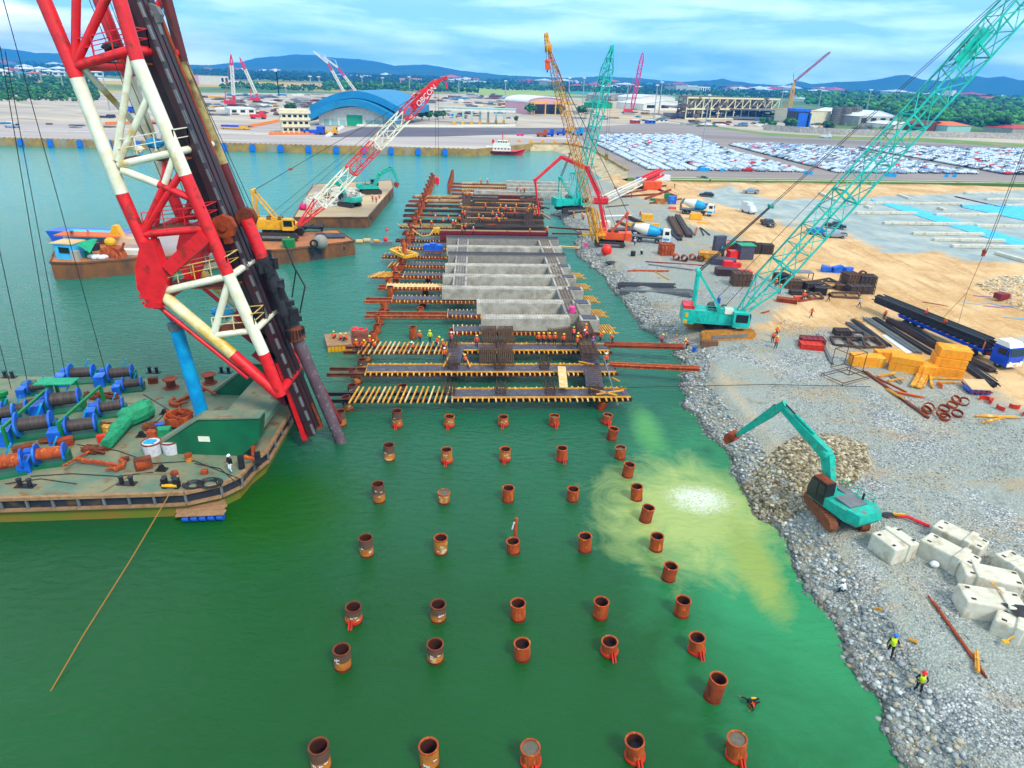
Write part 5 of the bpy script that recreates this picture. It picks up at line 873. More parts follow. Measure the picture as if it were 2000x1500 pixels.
def excavator(lab,p,az,joints,s=1.,tm='track_brown',cabm='black_steel',paint='teal_dirty',taz=None):
 """joints: boom foot, boom bend, boom tip, stick end, bucket tip in world space"""
 root=T('excavator',lab,'excavator',p);A=RM(p,az)@Matrix.Scale(s,4);B=RM(p,az if taz is None else taz)@Matrix.Scale(s,4)
 for y in(-1.25,1.25):track(MB(),4.4,.95,y-.32,y+.32).xf(B).build('track',tm,root)
 MB().box((0,0,.6),(2.4,2.0,.5)).tube((0,0,.8),(0,0,1.15),.8,n=16).xf(B).build('undercarriage','track_dark',root)
 cw=[(-2.75,1.15),(-2.95,1.5),(-2.85,2.15),(-1.9,2.25),(-1.9,1.15)]
 MB().side([(-1.9,1.15),(1.7,1.15),(1.7,1.5),(1.3,1.75),(-.2,1.95),(-1.9,2.1)],-1.4,1.4).xf(A).build('upper_body',paint,root);MB().side(cw,-1.4,1.4,0,{0:.35,1:.3,2:.35}).xf(A).build('counterweight',paint,root)
 MB().box((-1.0,0,2.12),(1.5,1.7,.12)).box((.6,-.9,1.85),(1.2,.7,.2)).xf(A).build('engine_cover','steel_grey',root);MB().tube((-1.2,-.9,2.1),(-1.2,-.9,2.7),.08).xf(A).build('exhaust','black_steel',root)
 cb=[(.15,1.2),(1.85,1.2),(1.95,1.9),(1.65,3.0),(.2,3.0)];MB().side(cb,.5,1.42).xf(A).build('cab',cabm,root)
 MB().side([(1.0,1.5),(1.88,1.6),(1.9,1.95),(1.62,2.85),(1.0,2.85)],.47,1.45).side([(.3,2.0),(.9,2.0),(.9,2.85),(.3,2.85)],.47,1.45).box((1.83,.96,2.35),(.1,.8,.95),rot=Matrix.Rotation(-.26,3,'Y')).xf(A).build('cab_glass','glass_dark',root)
 MB().box((.95,.96,3.04),(1.4,.85,.06)).xf(A).build('cab_roof',paint if cabm!='black_steel' else 'rust_dark',root)
 MB().rail([(-1.8,-1.35,2.1),(1.2,-1.35,1.75)],.6,r=.025).xf(A).build('hand_rail',paint,root)
 j=[V(a)for a in joints];w=.55*s
 mb=MB();taper(mb,j[0],j[1],w,.7*s,w,1.0*s);taper(mb,j[1],j[2],w*.95,1.0*s,w*.7,.5*s);mb.ball(j[1],.5*s,8,6);mb.build('boom',paint,root)
 mb=MB();u=(j[3]-j[2]).normalized();taper(mb,j[2]-u*.6*s,j[2]+(j[3]-j[2])*.25,w*.7,.5*s,w*.65,.75*s);taper(mb,j[2]+(j[3]-j[2])*.25,j[3],w*.6,.72*s,w*.5,.35*s);mb.build('stick',paint,root)
 up=V((0,0,.55*s));MB().tube(j[0]+V((0,0,-.1)),j[1]-up*1.1+V((0,0,.1)),.11*s).tube(j[1]+(j[2]-j[1])*.35+up,j[2]+up*.9,.08*s).tube(j[2]+(j[3]-j[2])*.15+up*1.1,j[3]+up*.5,.07*s).build('hydraulic_rams','black_steel',root)
 MB().tube(j[1]+(j[2]-j[1])*.3+up,j[1]+(j[2]-j[1])*.7+up,.13*s).build('ram_barrel',paint,root)
 d=(j[4]-j[3]);ln=d.length;d.normalize();sx=d.cross(V((0,0,1))).normalized();dn=sx.cross(d);dn=dn if dn.z<0 else-dn;bw=.55*s
 prof=[(0,.1),(.35,.45),(.75,.4),(1.05,0.0),(.95,-.35),(.1,-.3)]
 vs=[j[3]+d*a*ln-dn*b*ln+sx*sg*bw for sg in(-1,1)for a,b in prof];n=len(prof);MB().add(vs,[tuple(range(n))[::-1],tuple(range(n,2*n))]+[(i,(i+1)%n,n+(i+1)%n,n+i)for i in range(n)if i!=3]).build('bucket','rust',root)
 return root
p=G(1630,1008);d=V((-.37,.93,0));ap=V((23.75,52.0,8.4));b0=p+d*1.0+V((0,0,1.9));bk=PY(1440,850,56.2);b1=p+d*2.2+V((0,0,4.6))
excavator('long armed teal excavator reaching over the brown rock pile',p,math.atan2(d.y,d.x),[b0,b1,ap,bk,PY(1420,857,56.9)],1.05,taz=R(93))
def arm(p,az,pts,s=1):d=V((math.cos(az),math.sin(az),0));return[p+d*a*s+V((0,0,b*s))for a,b in pts]
p=P(683,403,2.6);az=R(150);excavator('teal excavator digging in the rubble on the stone barge',p,az,arm(p,az,[(1,1.9),(2.6,5.2),(5.6,5.4),(7.6,2.2),(7.0,.6)]),1.15,'track_dark','steel_grey')
p=P(724,378,2.6);az=R(22);excavator('teal excavator reaching over the far corner of the stone barge',p,az,arm(p,az,[(1,1.9),(2.8,5.4),(6.5,6.6),(7.8,3.0),(7.2,1.6)]),1.3,'track_dark','steel_grey')
def lattice_boom(root,foot,tip,w,h,secs,r=.1,t0=6,t1=5,name='boom_section'):
 foot=V(foot);tip=V(tip);ln=(tip-foot).length;a=0
 for k,(f,mt)in enumerate(secs):
  q0=foot.lerp(tip,a);q1=foot.lerp(tip,f);n=max(2,int((q1-q0).length/(w*1.05)))
  MB().lattice(q0,q1,w,w,h,h,n,r=r,rb=r*.55,taper0=t0 if k==0 else 0,taper1=t1 if k==len(secs)-1 else 0).build(name,mt,root)
  if k:x,y,z,l_=MB().frame(q0,q1);mb=MB();[mb.beam(q0+x*w/2*s1+y*h/2*s2,q0+x*w/2*s3+y*h/2*s4,r*2.2)for s1,s2,s3,s4 in((-1,-1,1,-1),(1,-1,1,1),(1,1,-1,1),(-1,1,-1,-1))];mb.build('joint_frame',mt,root)
  a=f
def crawler(lab,p,az,body,secs,foot_f,tip,bw,cwm=None,tm='track_dark',size=1.,hook=None,gantry=1,r=.1,taz=None,hm='helmet_red',wires=1,gm=None,cat='crawler crane'):
 root=T('crawler_crane',lab,cat,p);A=RM(p,az)@Matrix.Scale(size,4);B=RM(p,taz if taz is not None else az)@Matrix.Scale(size,4)
 for y in(-2.5,2.5):track(MB(),8.0,1.25,y-.5,y+.5).xf(B).build('track',tm,root);MB().box((0,y-(.52 if y<0 else-.52),.62),(5.2,.1,.45)).xf(B).build('track_frame','steel_grey',root)
 MB().box((0,0,.9),(3,4.2,.7)).tube((0,0,1.2),(0,0,1.7),1.2,n=18).xf(B).build('car_body','black_steel',root)
 MB().side([(-4.2,1.7),(3.2,1.7),(3.2,2.6),(2.2,3.4),(-4.2,3.5)],-1.5,1.5).xf(A).build('machine_house',body,root)
 MB().box((-4.7,0,2.6),(1.6,3.6,2.0)).xf(A).build('counterweight',cwm or body,root)
 for i in range(4):MB().box((-2.8+i*1.4,-1.53,2.6),(1.25,.05,1.2)).box((-2.8+i*1.4,1.53,2.6),(1.25,.05,1.2)).xf(A).build('side_door',body,root)
 MB().side([(1.2,1.8),(3.3,1.8),(3.5,2.5),(3.2,3.9),(1.2,3.9)],-2.5,-1.55).xf(A).build('cab',body,root);MB().box((2.3,-2.52,3.1),(1.6,.06,1.1)).box((3.42,-2.02,3.1),(.08,.8,1.1)).xf(A).build('cab_glass','glass_dark',root)
 MB().tube((-1.5,-.8,3.7),(-1.5,.8,3.7),.55,n=16).tube((.3,-.8,3.5),(.3,.8,3.5),.5,n=16).xf(A).build('hoist_drum','drum_cable',root,smooth=40);MB().rail([(-4,-1.5,3.5),(1,-1.5,3.5)],.8,r=.03).box((-.4,-1.2,3.7),(1.1,.7,.6)).xf(A).build('roof_fittings',gm or body,root)
 foot=A@V((3.0,0,2.2))if foot_f is None else V(foot_f);tip=V(tip);lattice_boom(root,foot,tip,bw,bw,secs,r)
 d=(tip-foot).normalized();MB().tube(tip-V((0,0,0))+d.cross(V((0,0,1)))*.6,tip-d.cross(V((0,0,1)))*.6,.55,n=14).build('head_sheave',secs[-1][1],root,smooth=40)
 gt=A@V((-4.0,0,8.6 if gantry else 5));
 for y in(-1.0,1.0):MB().beam(A@V((-4.0,y,3.4)),gt+(A.to_3x3()@V((0,y*.8,0))),.3*size).beam(A@V((-.2,y,3.4)),gt+(A.to_3x3()@V((0,y*.8,0))),.26*size).build('gantry_leg',gm or body,root)
 MB().tube(gt+(A.to_3x3()@V((0,-1,0))),gt+(A.to_3x3()@V((0,1,0))),.35*size,n=12).build('gantry_sheave',gm or body,root)
 up=tip-d*1.5;mid=gt.lerp(up,.2);sx=A.to_3x3()@V((0,1,0));mb=MB()
 for s_ in(-.6,.6):mb.tube(gt+sx*s_,mid+sx*s_*.6,.05,n=5).tube(mid+sx*s_*.6,up+sx*s_*.9,.045,n=5)
 for s_ in(-.3,.3):mb.tube(gt+sx*s_,mid+sx*s_*.6,.05,n=5)
 mb.tube(A@V((-1.5,0,4.2)),up+V((0,0,.8)),.035,n=5).tube(A@V((.3,0,4.0)),up+V((0,0,.4)),.035,n=5);mb.build('pendant_ropes','wire_dark',root);MB().beam(mid-sx*.7,mid+sx*.7,.5,.35).build('spreader','rust_orange' if secs[-1][1]!='teal_paint' else 'teal_dark',root)
 if hook:
  hk=V(hook);mb=MB()
  for s_ in(-.35,.35):mb.tube(tip+V((s_,0,0)),hk+V((s_*.7,0,.8)),.035,n=5)
  mb.build('hoist_rope','wire_dark',root);MB().box(hk+V((0,0,.3)),(.8,.5,1.2)).ball(hk+V((0,0,.9)),(.5,.35,.4)).build('hook_block',hm,root);MB().tube(hk,hk-V((0,0,.7)),.1).build('hook','black_steel',root)
 return root
p=G(1403,650);az=R(-7);ft=PY(1440,618,p.y-.5);tp=PY(2200,-229,93)
cr_=crawler('big teal crawler crane with a long boom leaving the picture at the top right',p,az,'teal_paint',[(.14,'teal_paint'),(.32,'teal_paint'),(.5,'teal_paint'),(.66,'teal_paint'),(.83,'teal_paint'),(1,'teal_paint')],ft,tp,2.7,size=1.0,tm='track_orange',taz=R(12),r=.095)
MB().box(RM(p,az)@V((-5.1,-1.83,1.95)),(.5,.06,.5),az).box(RM(p,az)@V((-5.0,-1.83,2.9)),(.4,.06,.6),az).build('warning_label','yellow_paint',cr_);MB().box(RM(p,az)@V((.6,-1.2,3.75)),(1.1,.9,.8),az).build('air_conditioner','lamp_white',cr_);MB().box(RM(p,az)@V((-4.7,0,3.8)),(1.5,2.6,.5),az).build('rear_lamp_box','red_paint',cr_);q=ft.lerp(tp,.60);MB().lattice(q+V((0,0,1.6)),q+(tp-ft).normalized()*5+V((-.2,0,1.4)),1.6,1.6,.8,.8,3,r=.09).beam(q+V((-.3,-.9,1.5)),q+(tp-ft).normalized()*4.5+V((-.3,-.9,1.5)),.1,1.6).build('walkway','teal_paint',cr_)
ld_=P(1848,640,3.6);hkp=P(1848,640,3.6);tq=PY(2126,0,93);a_=V((ld_.x+.4,ld_.y,3.9));hb=PY(1921,496,a_.y+1)
MB().tube(V((hb.x,hb.y,hb.z)),tp,.04,n=5).tube(V((hb.x+.3,hb.y,hb.z)),tp+V((.3,0,0)),.04,n=5).build('hoist_rope','wire_dark',cr_);MB().box(hb,(.35,.3,.6)).ball(hb+V((0,0,.4)),.28).build('hook_block','rust',cr_)
s1=hb-V((.5,0,5.5));MB().tube(hb,s1,.03,n=5).tube(s1,P(1835,628,3.6),.025,n=5).tube(s1,P(1868,645,3.6),.025,n=5).build('sling','wire_dark',cr_)
p=G(1118,412);crawler('middle teal crawler crane on the gravel spit beside the footbridges',p,R(20),'teal_paint',[(.2,'teal_paint'),(.5,'teal_paint'),(.8,'teal_paint'),(1,'teal_paint')],PY(1128,392,p.y+1),PY(1196,92,p.y+4),2.3,cwm='teal_paint',r=.13,hook=PY(1184,310,p.y+3),hm='hull_olive')
q=PY(1119,338,190);root=T('sheet_frame','small teal frame hanging over the far deck end','lifting frame',q);MB().box(q,(1.8,1.2,.5)).build('frame_body','teal_paint',root);mb=MB();[mb.tube(q+V((x,0,0)),q+V((x,0,-2)),.04)for x in(-.8,-.3,.3,.8)];mb.build('hanging_straps','wire_dark',root)
p=G(1190,478);tp2=PY(1072,95,116);cr2=crawler('orange crane with a thin yellow lattice boom standing at the water edge',p,R(180-6),'orange_paint',[(.2,'yellow_boom'),(.5,'yellow_boom'),(.8,'yellow_boom'),(1,'yellow_boom')],PY(1168,468,p.y-1),tp2,1.2,r=.048,size=.8,hook=PY(1069,132,116),hm='orange_paint',gm='orange_paint')
MB().lattice(tp2-V((0,0,.5)),tp2+V((-.6,-.3,2.2)),.8,.4,.8,.3,3,r=.07).build('boom_head','yellow_paint',cr2);MB().lattice(PY(1168,468,p.y-1),PY(1156,410,p.y-2.5),1.7,1.5,1.7,1.5,4,r=.12).build('boom_foot','yellow_paint',cr2)
q=PY(1160,458,p.y-1.5);MB().box(q,(5,.5,.5),.05).build('front_beam','yellow_paint',cr2);MB().tube(q+V((-2.4,0,0)),q+V((-2.4,0,-3)),.05).build('chain','wire_dark',cr2)
MB().box(P(1145,478,2.4),(.7,.6,.8)).build('pink_weight','helmet_pink',label='small pink weight hanging left of the orange crane',cat='weight')
p=G(1200,462);root=T('concrete_pump','red articulated concrete pump boom bridging from the shore to the deck','concrete pump',p);base=PY(1181,448,p.y);J_=[base,PY(1168,378,p.y),PY(1146,330,p.y),PY(1096,307,p.y-2),PY(1045,352,p.y-4),PY(1053,421,p.y-4)]
for i in range(4):
 w_=[1.1,.95,.8,.62][i];mb=MB();taper(mb,J_[i],J_[i+1],w_*.7,w_,w_*.5,w_*.8);mb.build('boom_arm','pump_red',root);MB().tube(J_[i+1]-V((0,.5,0)),J_[i+1]+V((0,.5,0)),.42,n=12).build('joint_pin','pump_red',root)
 MB().tube(J_[i]+V((.5,-.5,.4)),J_[i+1]+V((.5,-.5,.4)),.1).build('delivery_pipe','pump_red',root)
MB().tube(J_[4],J_[5],.24,.16).build('end_hose','pump_red',root);MB().tube(base-V((0,0,2)),base,.7,.5,14).build('turret','pump_red',root)
c=p+V((2,1.5,0));MB().box(c+V((1,0,1.3)),(9,2.3,.5),.02).build('chassis','black_steel',root);MB().box(c+V((-4.2,0,1.9)),(2.2,2.4,2.4),.02).build('cab','lamp_white',root);MB().box(c+V((-5.33,0,2.3)),(.06,2,.9)).build('cab_glass','glass_dark',root);MB().box(c+V((4.6,0,2.6)),(7,.7,.7),.03).build('boom_rest','yellow_paint',root)
for x in(-4,-1,2,4):
 for y in(-1.15,1.15):MB().tube(c+V((x,y-.15,.5)),c+V((x,y+.15,.5)),.5,n=14).build('wheel','rubber',root,smooth=40)
crw=P(548,463,3.1);cr3=crawler('yellow crane with a red and white banded boom on the rusty barge',crw,R(4),'yellow_paint',[(.15,'red_paint'),(.37,'white_paint'),(.55,'red_paint'),(.76,'white_paint'),(1,'red_paint')],PY(583,440,crw.y),PY(853,160,150),2.2,cwm='black_steel',r=.1,size=1.05,hook=PY(854,357,150),hm='red_paint')
MB().tube(PY(620,398,crw.y+4)-V((2.5,0,.8)),PY(620,398,crw.y+4)-V((3.6,0,.7)),.7,n=12).build('pink_cover','pink_paint',cr3)
q=PY(853,160,150);MB().beam(q,q+V((2.2,0,1.0)),.8,.5).beam(q+V((1.6,0,.8)),q+V((2.2,0,-1.3)),.3).build('boom_head','pump_red',cr3);dd=(PY(853,160,150)-PY(583,440,crw.y)).normalized()
def text_mesh(s,size,M4,name,mt,root):
 cu=bpy.data.curves.new('lettering','FONT');cu.body=s;cu.size=size;cu.extrude=.02;cu.align_x='CENTER';o=bpy.data.objects.new('tmp',cu);COL.objects.link(o);bpy.context.view_layer.update();me=bpy.data.meshes.new_from_object(o.evaluated_get(bpy.context.evaluated_depsgraph_get()));bpy.data.objects.remove(o)
 me.transform(M4 if root is None else Matrix.Translation(-root.location)@M4);me.materials.clear();me.materials.append(_m[mt]);return link(name,me,root)
ang3=math.atan2(dd.z,dd.x);MB().beam(q-dd*7.5+V((0,-.95,0)),q-dd*.5+V((0,-.95,0)),.12,1.6).build('name_panel','red_paint',cr3);nf_=V((0,0,1)).cross(dd).normalized();nf_=nf_ if nf_.y<0 else-nf_;ty_=nf_.cross(dd);text_mesh('OBCON',1.5,Matrix.Translation(q-dd*4+nf_*1.15-ty_*.5)@Matrix((dd,ty_,nf_)).transposed().to_4x4(),'boom_lettering','white_cloth',cr3)
def far_crane(lab,px,py,tx,ty,secs,w,dy=0,jib=None,body='red_paint',hk=None,rr=.28):
 p=P(px,py,3);root=T('distant_crane',lab,'crane',p);tip=PY(tx,ty,p.y+dy);MB().box(p+V((-2,0,3)),(9,4,3)).build('machine_house',body,root)
 for y in(-2.6,2.6):track(MB(),8,1.4,y-.5,y+.5).xf(RM(p,0)).build('track','track_dark',root)
 lattice_boom(root,p+V((1.5,0,3)),tip,w,w,secs,rr,t0=5,t1=6);MB().beam(p+V((-6,0,4)),p+V((-5,0,12)),.6).tube(p+V((-5,0,12)),tip,.12,n=4).build('gantry',body,root)
 if jib:lattice_boom(root,tip,PY(jib[0],jib[1],p.y+dy),w*.6,w*.6,[(1,jib[2])],rr*.8,1,3,'jib_section');q=tip+V((-3,0,9));MB().beam(tip,q,.5).tube(q,PY(jib[0],jib[1],p.y+dy),.1,n=4).build('jib_mast',jib[2],root)
 return root
far_crane('magenta crawler crane with vertical boom, right of the tall teal boom',1230,222,1256,103,[(.3,'pink_paint'),(.65,'pink_paint'),(1,'pink_paint')],3.4,body='red_paint')
far_crane('far crane with nearly vertical white boom and red tip',455,207,451,106,[(.16,'red_paint'),(.78,'lamp_white'),(1,'red_paint')],2.0,rr=.2)
far_crane('far crane with leaning white boom and red top, beside the vertical one',503,200,468,112,[(.14,'red_paint'),(.72,'lamp_white'),(1,'red_paint')],2.0,rr=.2)
far_crane('far white crane with long thin jib, left of the pair behind the arched hall',674,192,641,124,[(.8,'lamp_white'),(1,'red_paint')],2.2,jib=(612,100,'lamp_white'))
far_crane('far white crane with long thin jib, right of the pair behind the arched hall',697,188,660,132,[(.35,'lamp_white'),(.7,'lamp_white'),(1,'pink_paint')],2.4,jib=(630,110,'lamp_white'))
far_crane('far yellow crane with long reddish luffing jib over the trees',1538,222,1551,160,[(1,'yellow_paint')],3.2,jib=(1622,101,'rust_orange'),body='orange_paint')
p=P(545,188,3);root=T('derrick_tower','white tapering lattice derrick tower far beyond the hall','tower',p);s=p.length/1285;MB().lattice(p,p+V((0,0,38*s)),12*s,3*s,12*s,3*s,7,r=.5).build('tower_frame','lamp_white',root);MB().box(p+V((-1,0,40*s)),(4*s,3*s,4*s)).build('tower_head','lamp_white',root)
# ------ barges
def barge(lab,px,z,hull,deck,hz=-1.0,tyres=()):
 q=[P(x,y,z)for x,y in px];ce=sum(q,V())/len(q);root=T('work_barge',lab,'barge',(ce.x,ce.y,0));pl=[(p.x,p.y)for p in q];MB().prism(pl,hz,z-.05).build('hull',hull,root);MB().prism([((x-ce.x)*.99+ce.x,(y-ce.y)*.99+ce.y)for x,y in pl],z-.05,z).build('deck',deck,root)
 mb=MB();[mb.beam(a-V((0,0,.1)),b-V((0,0,.1)),.3)for a,b in zip(q,q[1:]+q[:1])];mb.build('rim_rail',hull,root)
 for(x,y)in tyres:t_=P(x,y,z*.5);dd=V((t_.x-ce.x,t_.y-ce.y,0));mb=MB();mb.pipe(t_+V((0,-.25,.2)),t_+V((0,.1,.2)),.62,.28,16);mb.build('tyre_fender','rubber',root)
 return root
M('hull_rust','8c5426','4c3c32',.35,.85,bump=.2,c3='3a3434',sc3=.25,stretch=(1,1,.6));M('deck_rust','c8742c','8a6a5a',.3,.85,c3='6a5a58',sc3=.2)
bA=barge('rusty flat barge carrying the yellow crane, behind the leader frame',[(98,512),(110,480),(240,455),(480,455),(660,450),(692,470),(560,486),(430,496),(270,503),(150,513)],2.9,'hull_rust','deck_rust',tyres=[(188,524),(145,527),(210,520),(640,488),(597,492),(668,486)])
bB=barge('rusty stone barge with two teal excavators and rubble',[(574,424),(612,360),(765,352),(768,366),(718,424)],2.6,'hull_rust','dry_yard',tyres=[(721,428),(735,408),(757,376)])
rk=RNG.random((900,2));ctr=P(655,385,2.6);C=np.zeros((900,3));rr=np.sqrt(rk[:,0])*1;an=rk[:,1]*6.28;C[:,0]=ctr.x+rr*np.cos(an)*7;C[:,1]=ctr.y+rr*np.sin(an)*16;C[:,2]=2.6+2.2*(1-rr)*1.1;g_=.35+.3*RNG.random((900,1))
link('rubble_heap',scatter('rubble_heap',C,.25+.35*RNG.random(900),['rock_mix'],np.hstack([g_*1.05,g_*.98,g_*.86,np.ones((900,1))])),kind='stuff',label='pale rubble heaped on the stone barge')
z=2.9;p=P(140,503,z);root=T('barge_cabin','bright blue cabin with dark window and green awning on the rusty barge','cabin',p);MB().box(p+V((0,0,1.3)),(3.6,2.6,2.6),-.15).build('cabin_wall','sky_tarp',root);MB().box(p+V((-.1,-1.36,1.6)),(2.0,.08,1.0),-.15).build('window','glass_dark',root);MB().box(p+V((-.2,.3,2.72)),(4.2,3.6,.12),-.1).build('roof','sand_mat',root)
q=p+V((2.2,0,2.8));MB().add([q,q+V((2.6,.8,.4)),q+V((2.4,-1.8,-1.4)),q+V((.2,-1.3,-.1)),q+V((1.4,1.6,.3))],[(0,3,2),(0,2,1),(0,1,4)]).build('awning','green_sheet',root);MB().box(p+V((1.9,-1.6,.8)),(1.2,.8,1.7)).build('water_tank','wall_grey',root)
for i,(x,y,r_,m_,lab)in enumerate([(170,495,.8,'drum_blue','blue barrel beside the barge cabin'),(175,503,.6,'frame_green','green barrel beside the barge cabin'),(186,488,.9,'black_steel','dark tyre stack right of the barge cabin')]):q=P(x,y,z);MB().tube(q,q+V((0,0,1.3)),r_,n=14).build('barrel',m_,smooth=40,label=lab,cat='barrel')
mb=MB();q=P(190,505,z)
for i in range(8):mb.ball(q+V((random.uniform(-1.2,1.2),random.uniform(-.5,.5),.3)),(random.uniform(.4,.8),.5,.4),7,5)
mb.build('white_sacks','white_cloth',label='white sacks piled on the barge deck edge',cat='sacks')
q=P(222,502,z);root=T('clamshell_grab','orange rusty clamshell grab with yellow top on the barge','grab bucket',q);MB().side([(-2,0),(2,0),(1.5,1.6),(0,2.2),(-1.5,1.6)],-1,1,M4=Matrix.Translation(q),yc={3:.4}).build('grab_shell','rust_orange',root);MB().ball(q+V((0,0,2.7)),(1.0,.8,.8)).build('grab_head','yellow_paint',root);MB().beam(q+V((1.2,0,.5)),q+V((2.4,0,2.6)),.3).beam(q+V((-1.2,0,.5)),q+V((-.3,0,2.8)),.3).build('grab_arm','rust',root)
q=P(262,496,z);MB().side([(-3,0),(2.5,0),(3.5,.8),(2.5,.9),(-3,.8)],-.8,.8,M4=Matrix.Translation(q),yc={2:.7}).build('white_boat','lamp_white',label='small white dinghy lying on the rusty barge',cat='dinghy')
q=P(170,478,z);root=T('tug_boat','orange and blue roofed tug boat moored behind the rusty barge','boat',P(175,470,0));MB().side([(-7,0),(-8,2.2),(9,2.2),(8,0)],-2,2,M4=Matrix.Translation(P(180,470,0))).build('hull','drum_blue',root);MB().box(P(178,462,3.2),(9,3,2)).build('cabin','sky_tarp',root);MB().box(P(178,458,4.5),(12,3.6,.2)).build('roof','roof_orange',root);MB().beam(P(140,450,3),P(138,450,7),.5,.3).build('flag','cyan_tube',root);MB().tube(P(172,450,3.5),P(170,450,8),.12).build('mast','red_paint',root)
q=P(232,477,z);MB().side([(-1.8,0),(1.8,0),(.6,3.6),(-.2,3.6)],-.6,.6,M4=Matrix.Translation(q)).box(q+V((3.2,0,.7)),(3.2,1.2,1.2)).build('yellow_machine','yellow_paint',label='yellow machine frame on the barge behind the grab',cat='machine')
for i,(x,y,m_,lab,s3)in enumerate([(615,452,'black_steel','black pipe heap right of the barge crane',(5,3,1.4)),(627,480,'concrete_grey','pale domed cover on the rusty barge',(3,2,2.2)),(614,484,'rubber','loose tyre standing on the rusty barge',(1.6,.5,1.6)),(565,483,'frame_green','green compressor on the rusty barge deck',(2.2,1.6,1.6)),(645,462,'hull_black','purple steel plates on the barge deck',(6,4,.3))]):
 q=P(x,y,z);mb=MB();(mb.ball(q+V((0,0,s3[2]*.35)),(s3[0]/2,s3[1]/2,s3[2]*.65))if i in(1,)else mb.pipe(q+V((0,-.2,.8)),q+V((0,.2,.8)),.8,.3,16)if i==2 else[mb.tube(q+V((random.uniform(-.5,.5)*s3[0],random.uniform(-.5,.5)*s3[1],random.uniform(.1,s3[2]))),q+V((random.uniform(-.5,.5)*s3[0],random.uniform(-.5,.5)*s3[1],random.uniform(.1,s3[2]))),.25)for _ in range(10)]if i==0 else mb.box(q+V((0,0,s3[2]/2)),s3,.2));mb.build(['pipe_heap','domed_cover','rubber_ring','compressor','steel_plates'][i],m_,label=lab,cat=['pipes','cover','tyre','compressor','plates'][i],smooth=40)
q=P(747,477,0);root=T('small_boat','small grey work boat with yellow hose and red ball','boat',q);MB().side([(-2.1,0),(-2.4,.6),(2.2,.7),(1.9,0)],-.9,.9,M4=RM(q,.25)).build('hull','steel_grey',root);mb=MB();[mb.path([RM(q,.25)@V((-1.3+math.cos(a)*.6,math.sin(a)*.55,.75+.06*j))for a in np.linspace(0,6.2,10)],.09)for j in range(4)];mb.build('coiled_hose','yellow_paint',root);MB().ball(RM(q,.25)@V((.7,0,1.1)),.5).build('red_ball','red_ball',root)
for i,x in enumerate((702,717)):MB().box(P(x,471-i*2,.25),(1.5,1.0,.6),.2).box(P(x,471-i*2,.58),(1.4,.9,.06),.2).build('float_box','sand_mat',label='%s pale floating box left of the small boat'%('left','right')[i],cat='float')
MB().ball(P(756,449,.1),.4).build('marker_buoy','red_ball',label='small red marker buoy on the water by the barges',cat='buoy',smooth=60)
q=P(976,301.5,0);root=T('harbour_tug','red and white tug moored at the quay end','tug',q);L0=Matrix.Translation(q)
MB().side([(-9,-.2),(-10,2.6),(-6,2.0),(6,2.2),(9.5,3.6),(8.2,-.2)],-2.8,2.8,yc={0:1,1:.6,4:2.2,5:2},M4=L0).build('hull','tug_red',root);MB().box(q+V((-.5,0,3.2)),(9,4,2.2)).box(q+V((.5,0,5.2)),(6,3.2,1.8)).box(q+V((1,0,6.9)),(3.6,2.8,1.6)).build('superstructure','lamp_white',root);[MB().box(q+V((-4+i*1.2,-2.03,3.4)),(.6,.05,.6)).build('window','glass_dark',root)for i in range(7)];[MB().box(q+V((-.4+i*.9,-1.43,7.1)),(.6,.05,.7)).build('window','glass_dark',root)for i in range(4)]
MB().tube(q+V((1,0,7.6)),q+V((1,0,12)),.15).beam(q+V((-.2,0,10)),q+V((2.2,0,10)),.12).build('mast','tug_red',root);MB().tube(q+V((-2.5,.8,6)),q+V((-2.5,.8,8)),.4).tube(q+V((-2.5,-.8,6)),q+V((-2.5,-.8,8)),.4).build('funnel','tug_red',root);[MB().pipe(q+V((x,-2.7,1.5)),q+V((x,-3.0,1.5)),.6,.3,12).build('tyre_fender','rubber',root)for x in(-6,-3,0,3)];root.scale=(1.3,1.2,.82)
# ====== VEHICLES ON THE SITE
def wheels(root,A,xs,yw,r,w=.28):
 for x in xs:
  for s in(-1,1):
   wh=MB().tube((x,s*yw-w/2,r),(x,s*yw+w/2,r),r,n=16).xf(A).build('wheel','rubber',root,smooth=40);MB().tube((x,s*(yw+w/2+.01)-.01,r),(x,s*(yw+w/2+.01)+.01,r),r*.5,n=12).xf(A).build('rim','steel_grey',wh)
def vehicle(lab,x,y,az,kind,paint,cat):
 p=G(x,y);root=T('pickup_truck' if kind=='pick' else 'parked_car' if kind=='car' else 'delivery_van',lab,cat,p);A=RM(p,az);body,gl=car_shape(kind=='pick',kind=='van');top=max(q[1]for q in body);hi={i:.16 for i,q in enumerate(body)if q[1]>top-.15}
 MB().side(body,-.92,.92,0,hi).xf(A).build('body',paint,root);MB().side([(a*1.01,b+.01)for a,b in gl],-.87,.87,0,{i:.1 for i,q in enumerate(gl)if q[1]>top-.2}).xf(A).build('windows','car_glass',root)
 if kind=='pick':MB().box((-1.7,0,1.16),(1.45,1.5,.05)).xf(A).build('load_bed','black_steel',root)
 if kind=='van':MB().box((-1.0,0,2.4),(2.9,1.8,.9)).xf(A).build('cargo_box',paint,root)
 for s in(-.65,.65):MB().box((2.22 if kind=='car' else 2.5,s,.75),(.06,.35,.16)).xf(A).build('headlight','lamp_white',root);MB().box((-2.22 if kind=='car' else-2.52,s,.9),(.06,.2,.2)).xf(A).build('tail_light','red_ball',root)
 MB().box((2.2 if kind=='car' else 2.5,0,.5),(.1,1.7,.2)).xf(A).build('bumper','steel_grey',root);wheels(root,A,(-1.4,1.42),.82,.36);return root
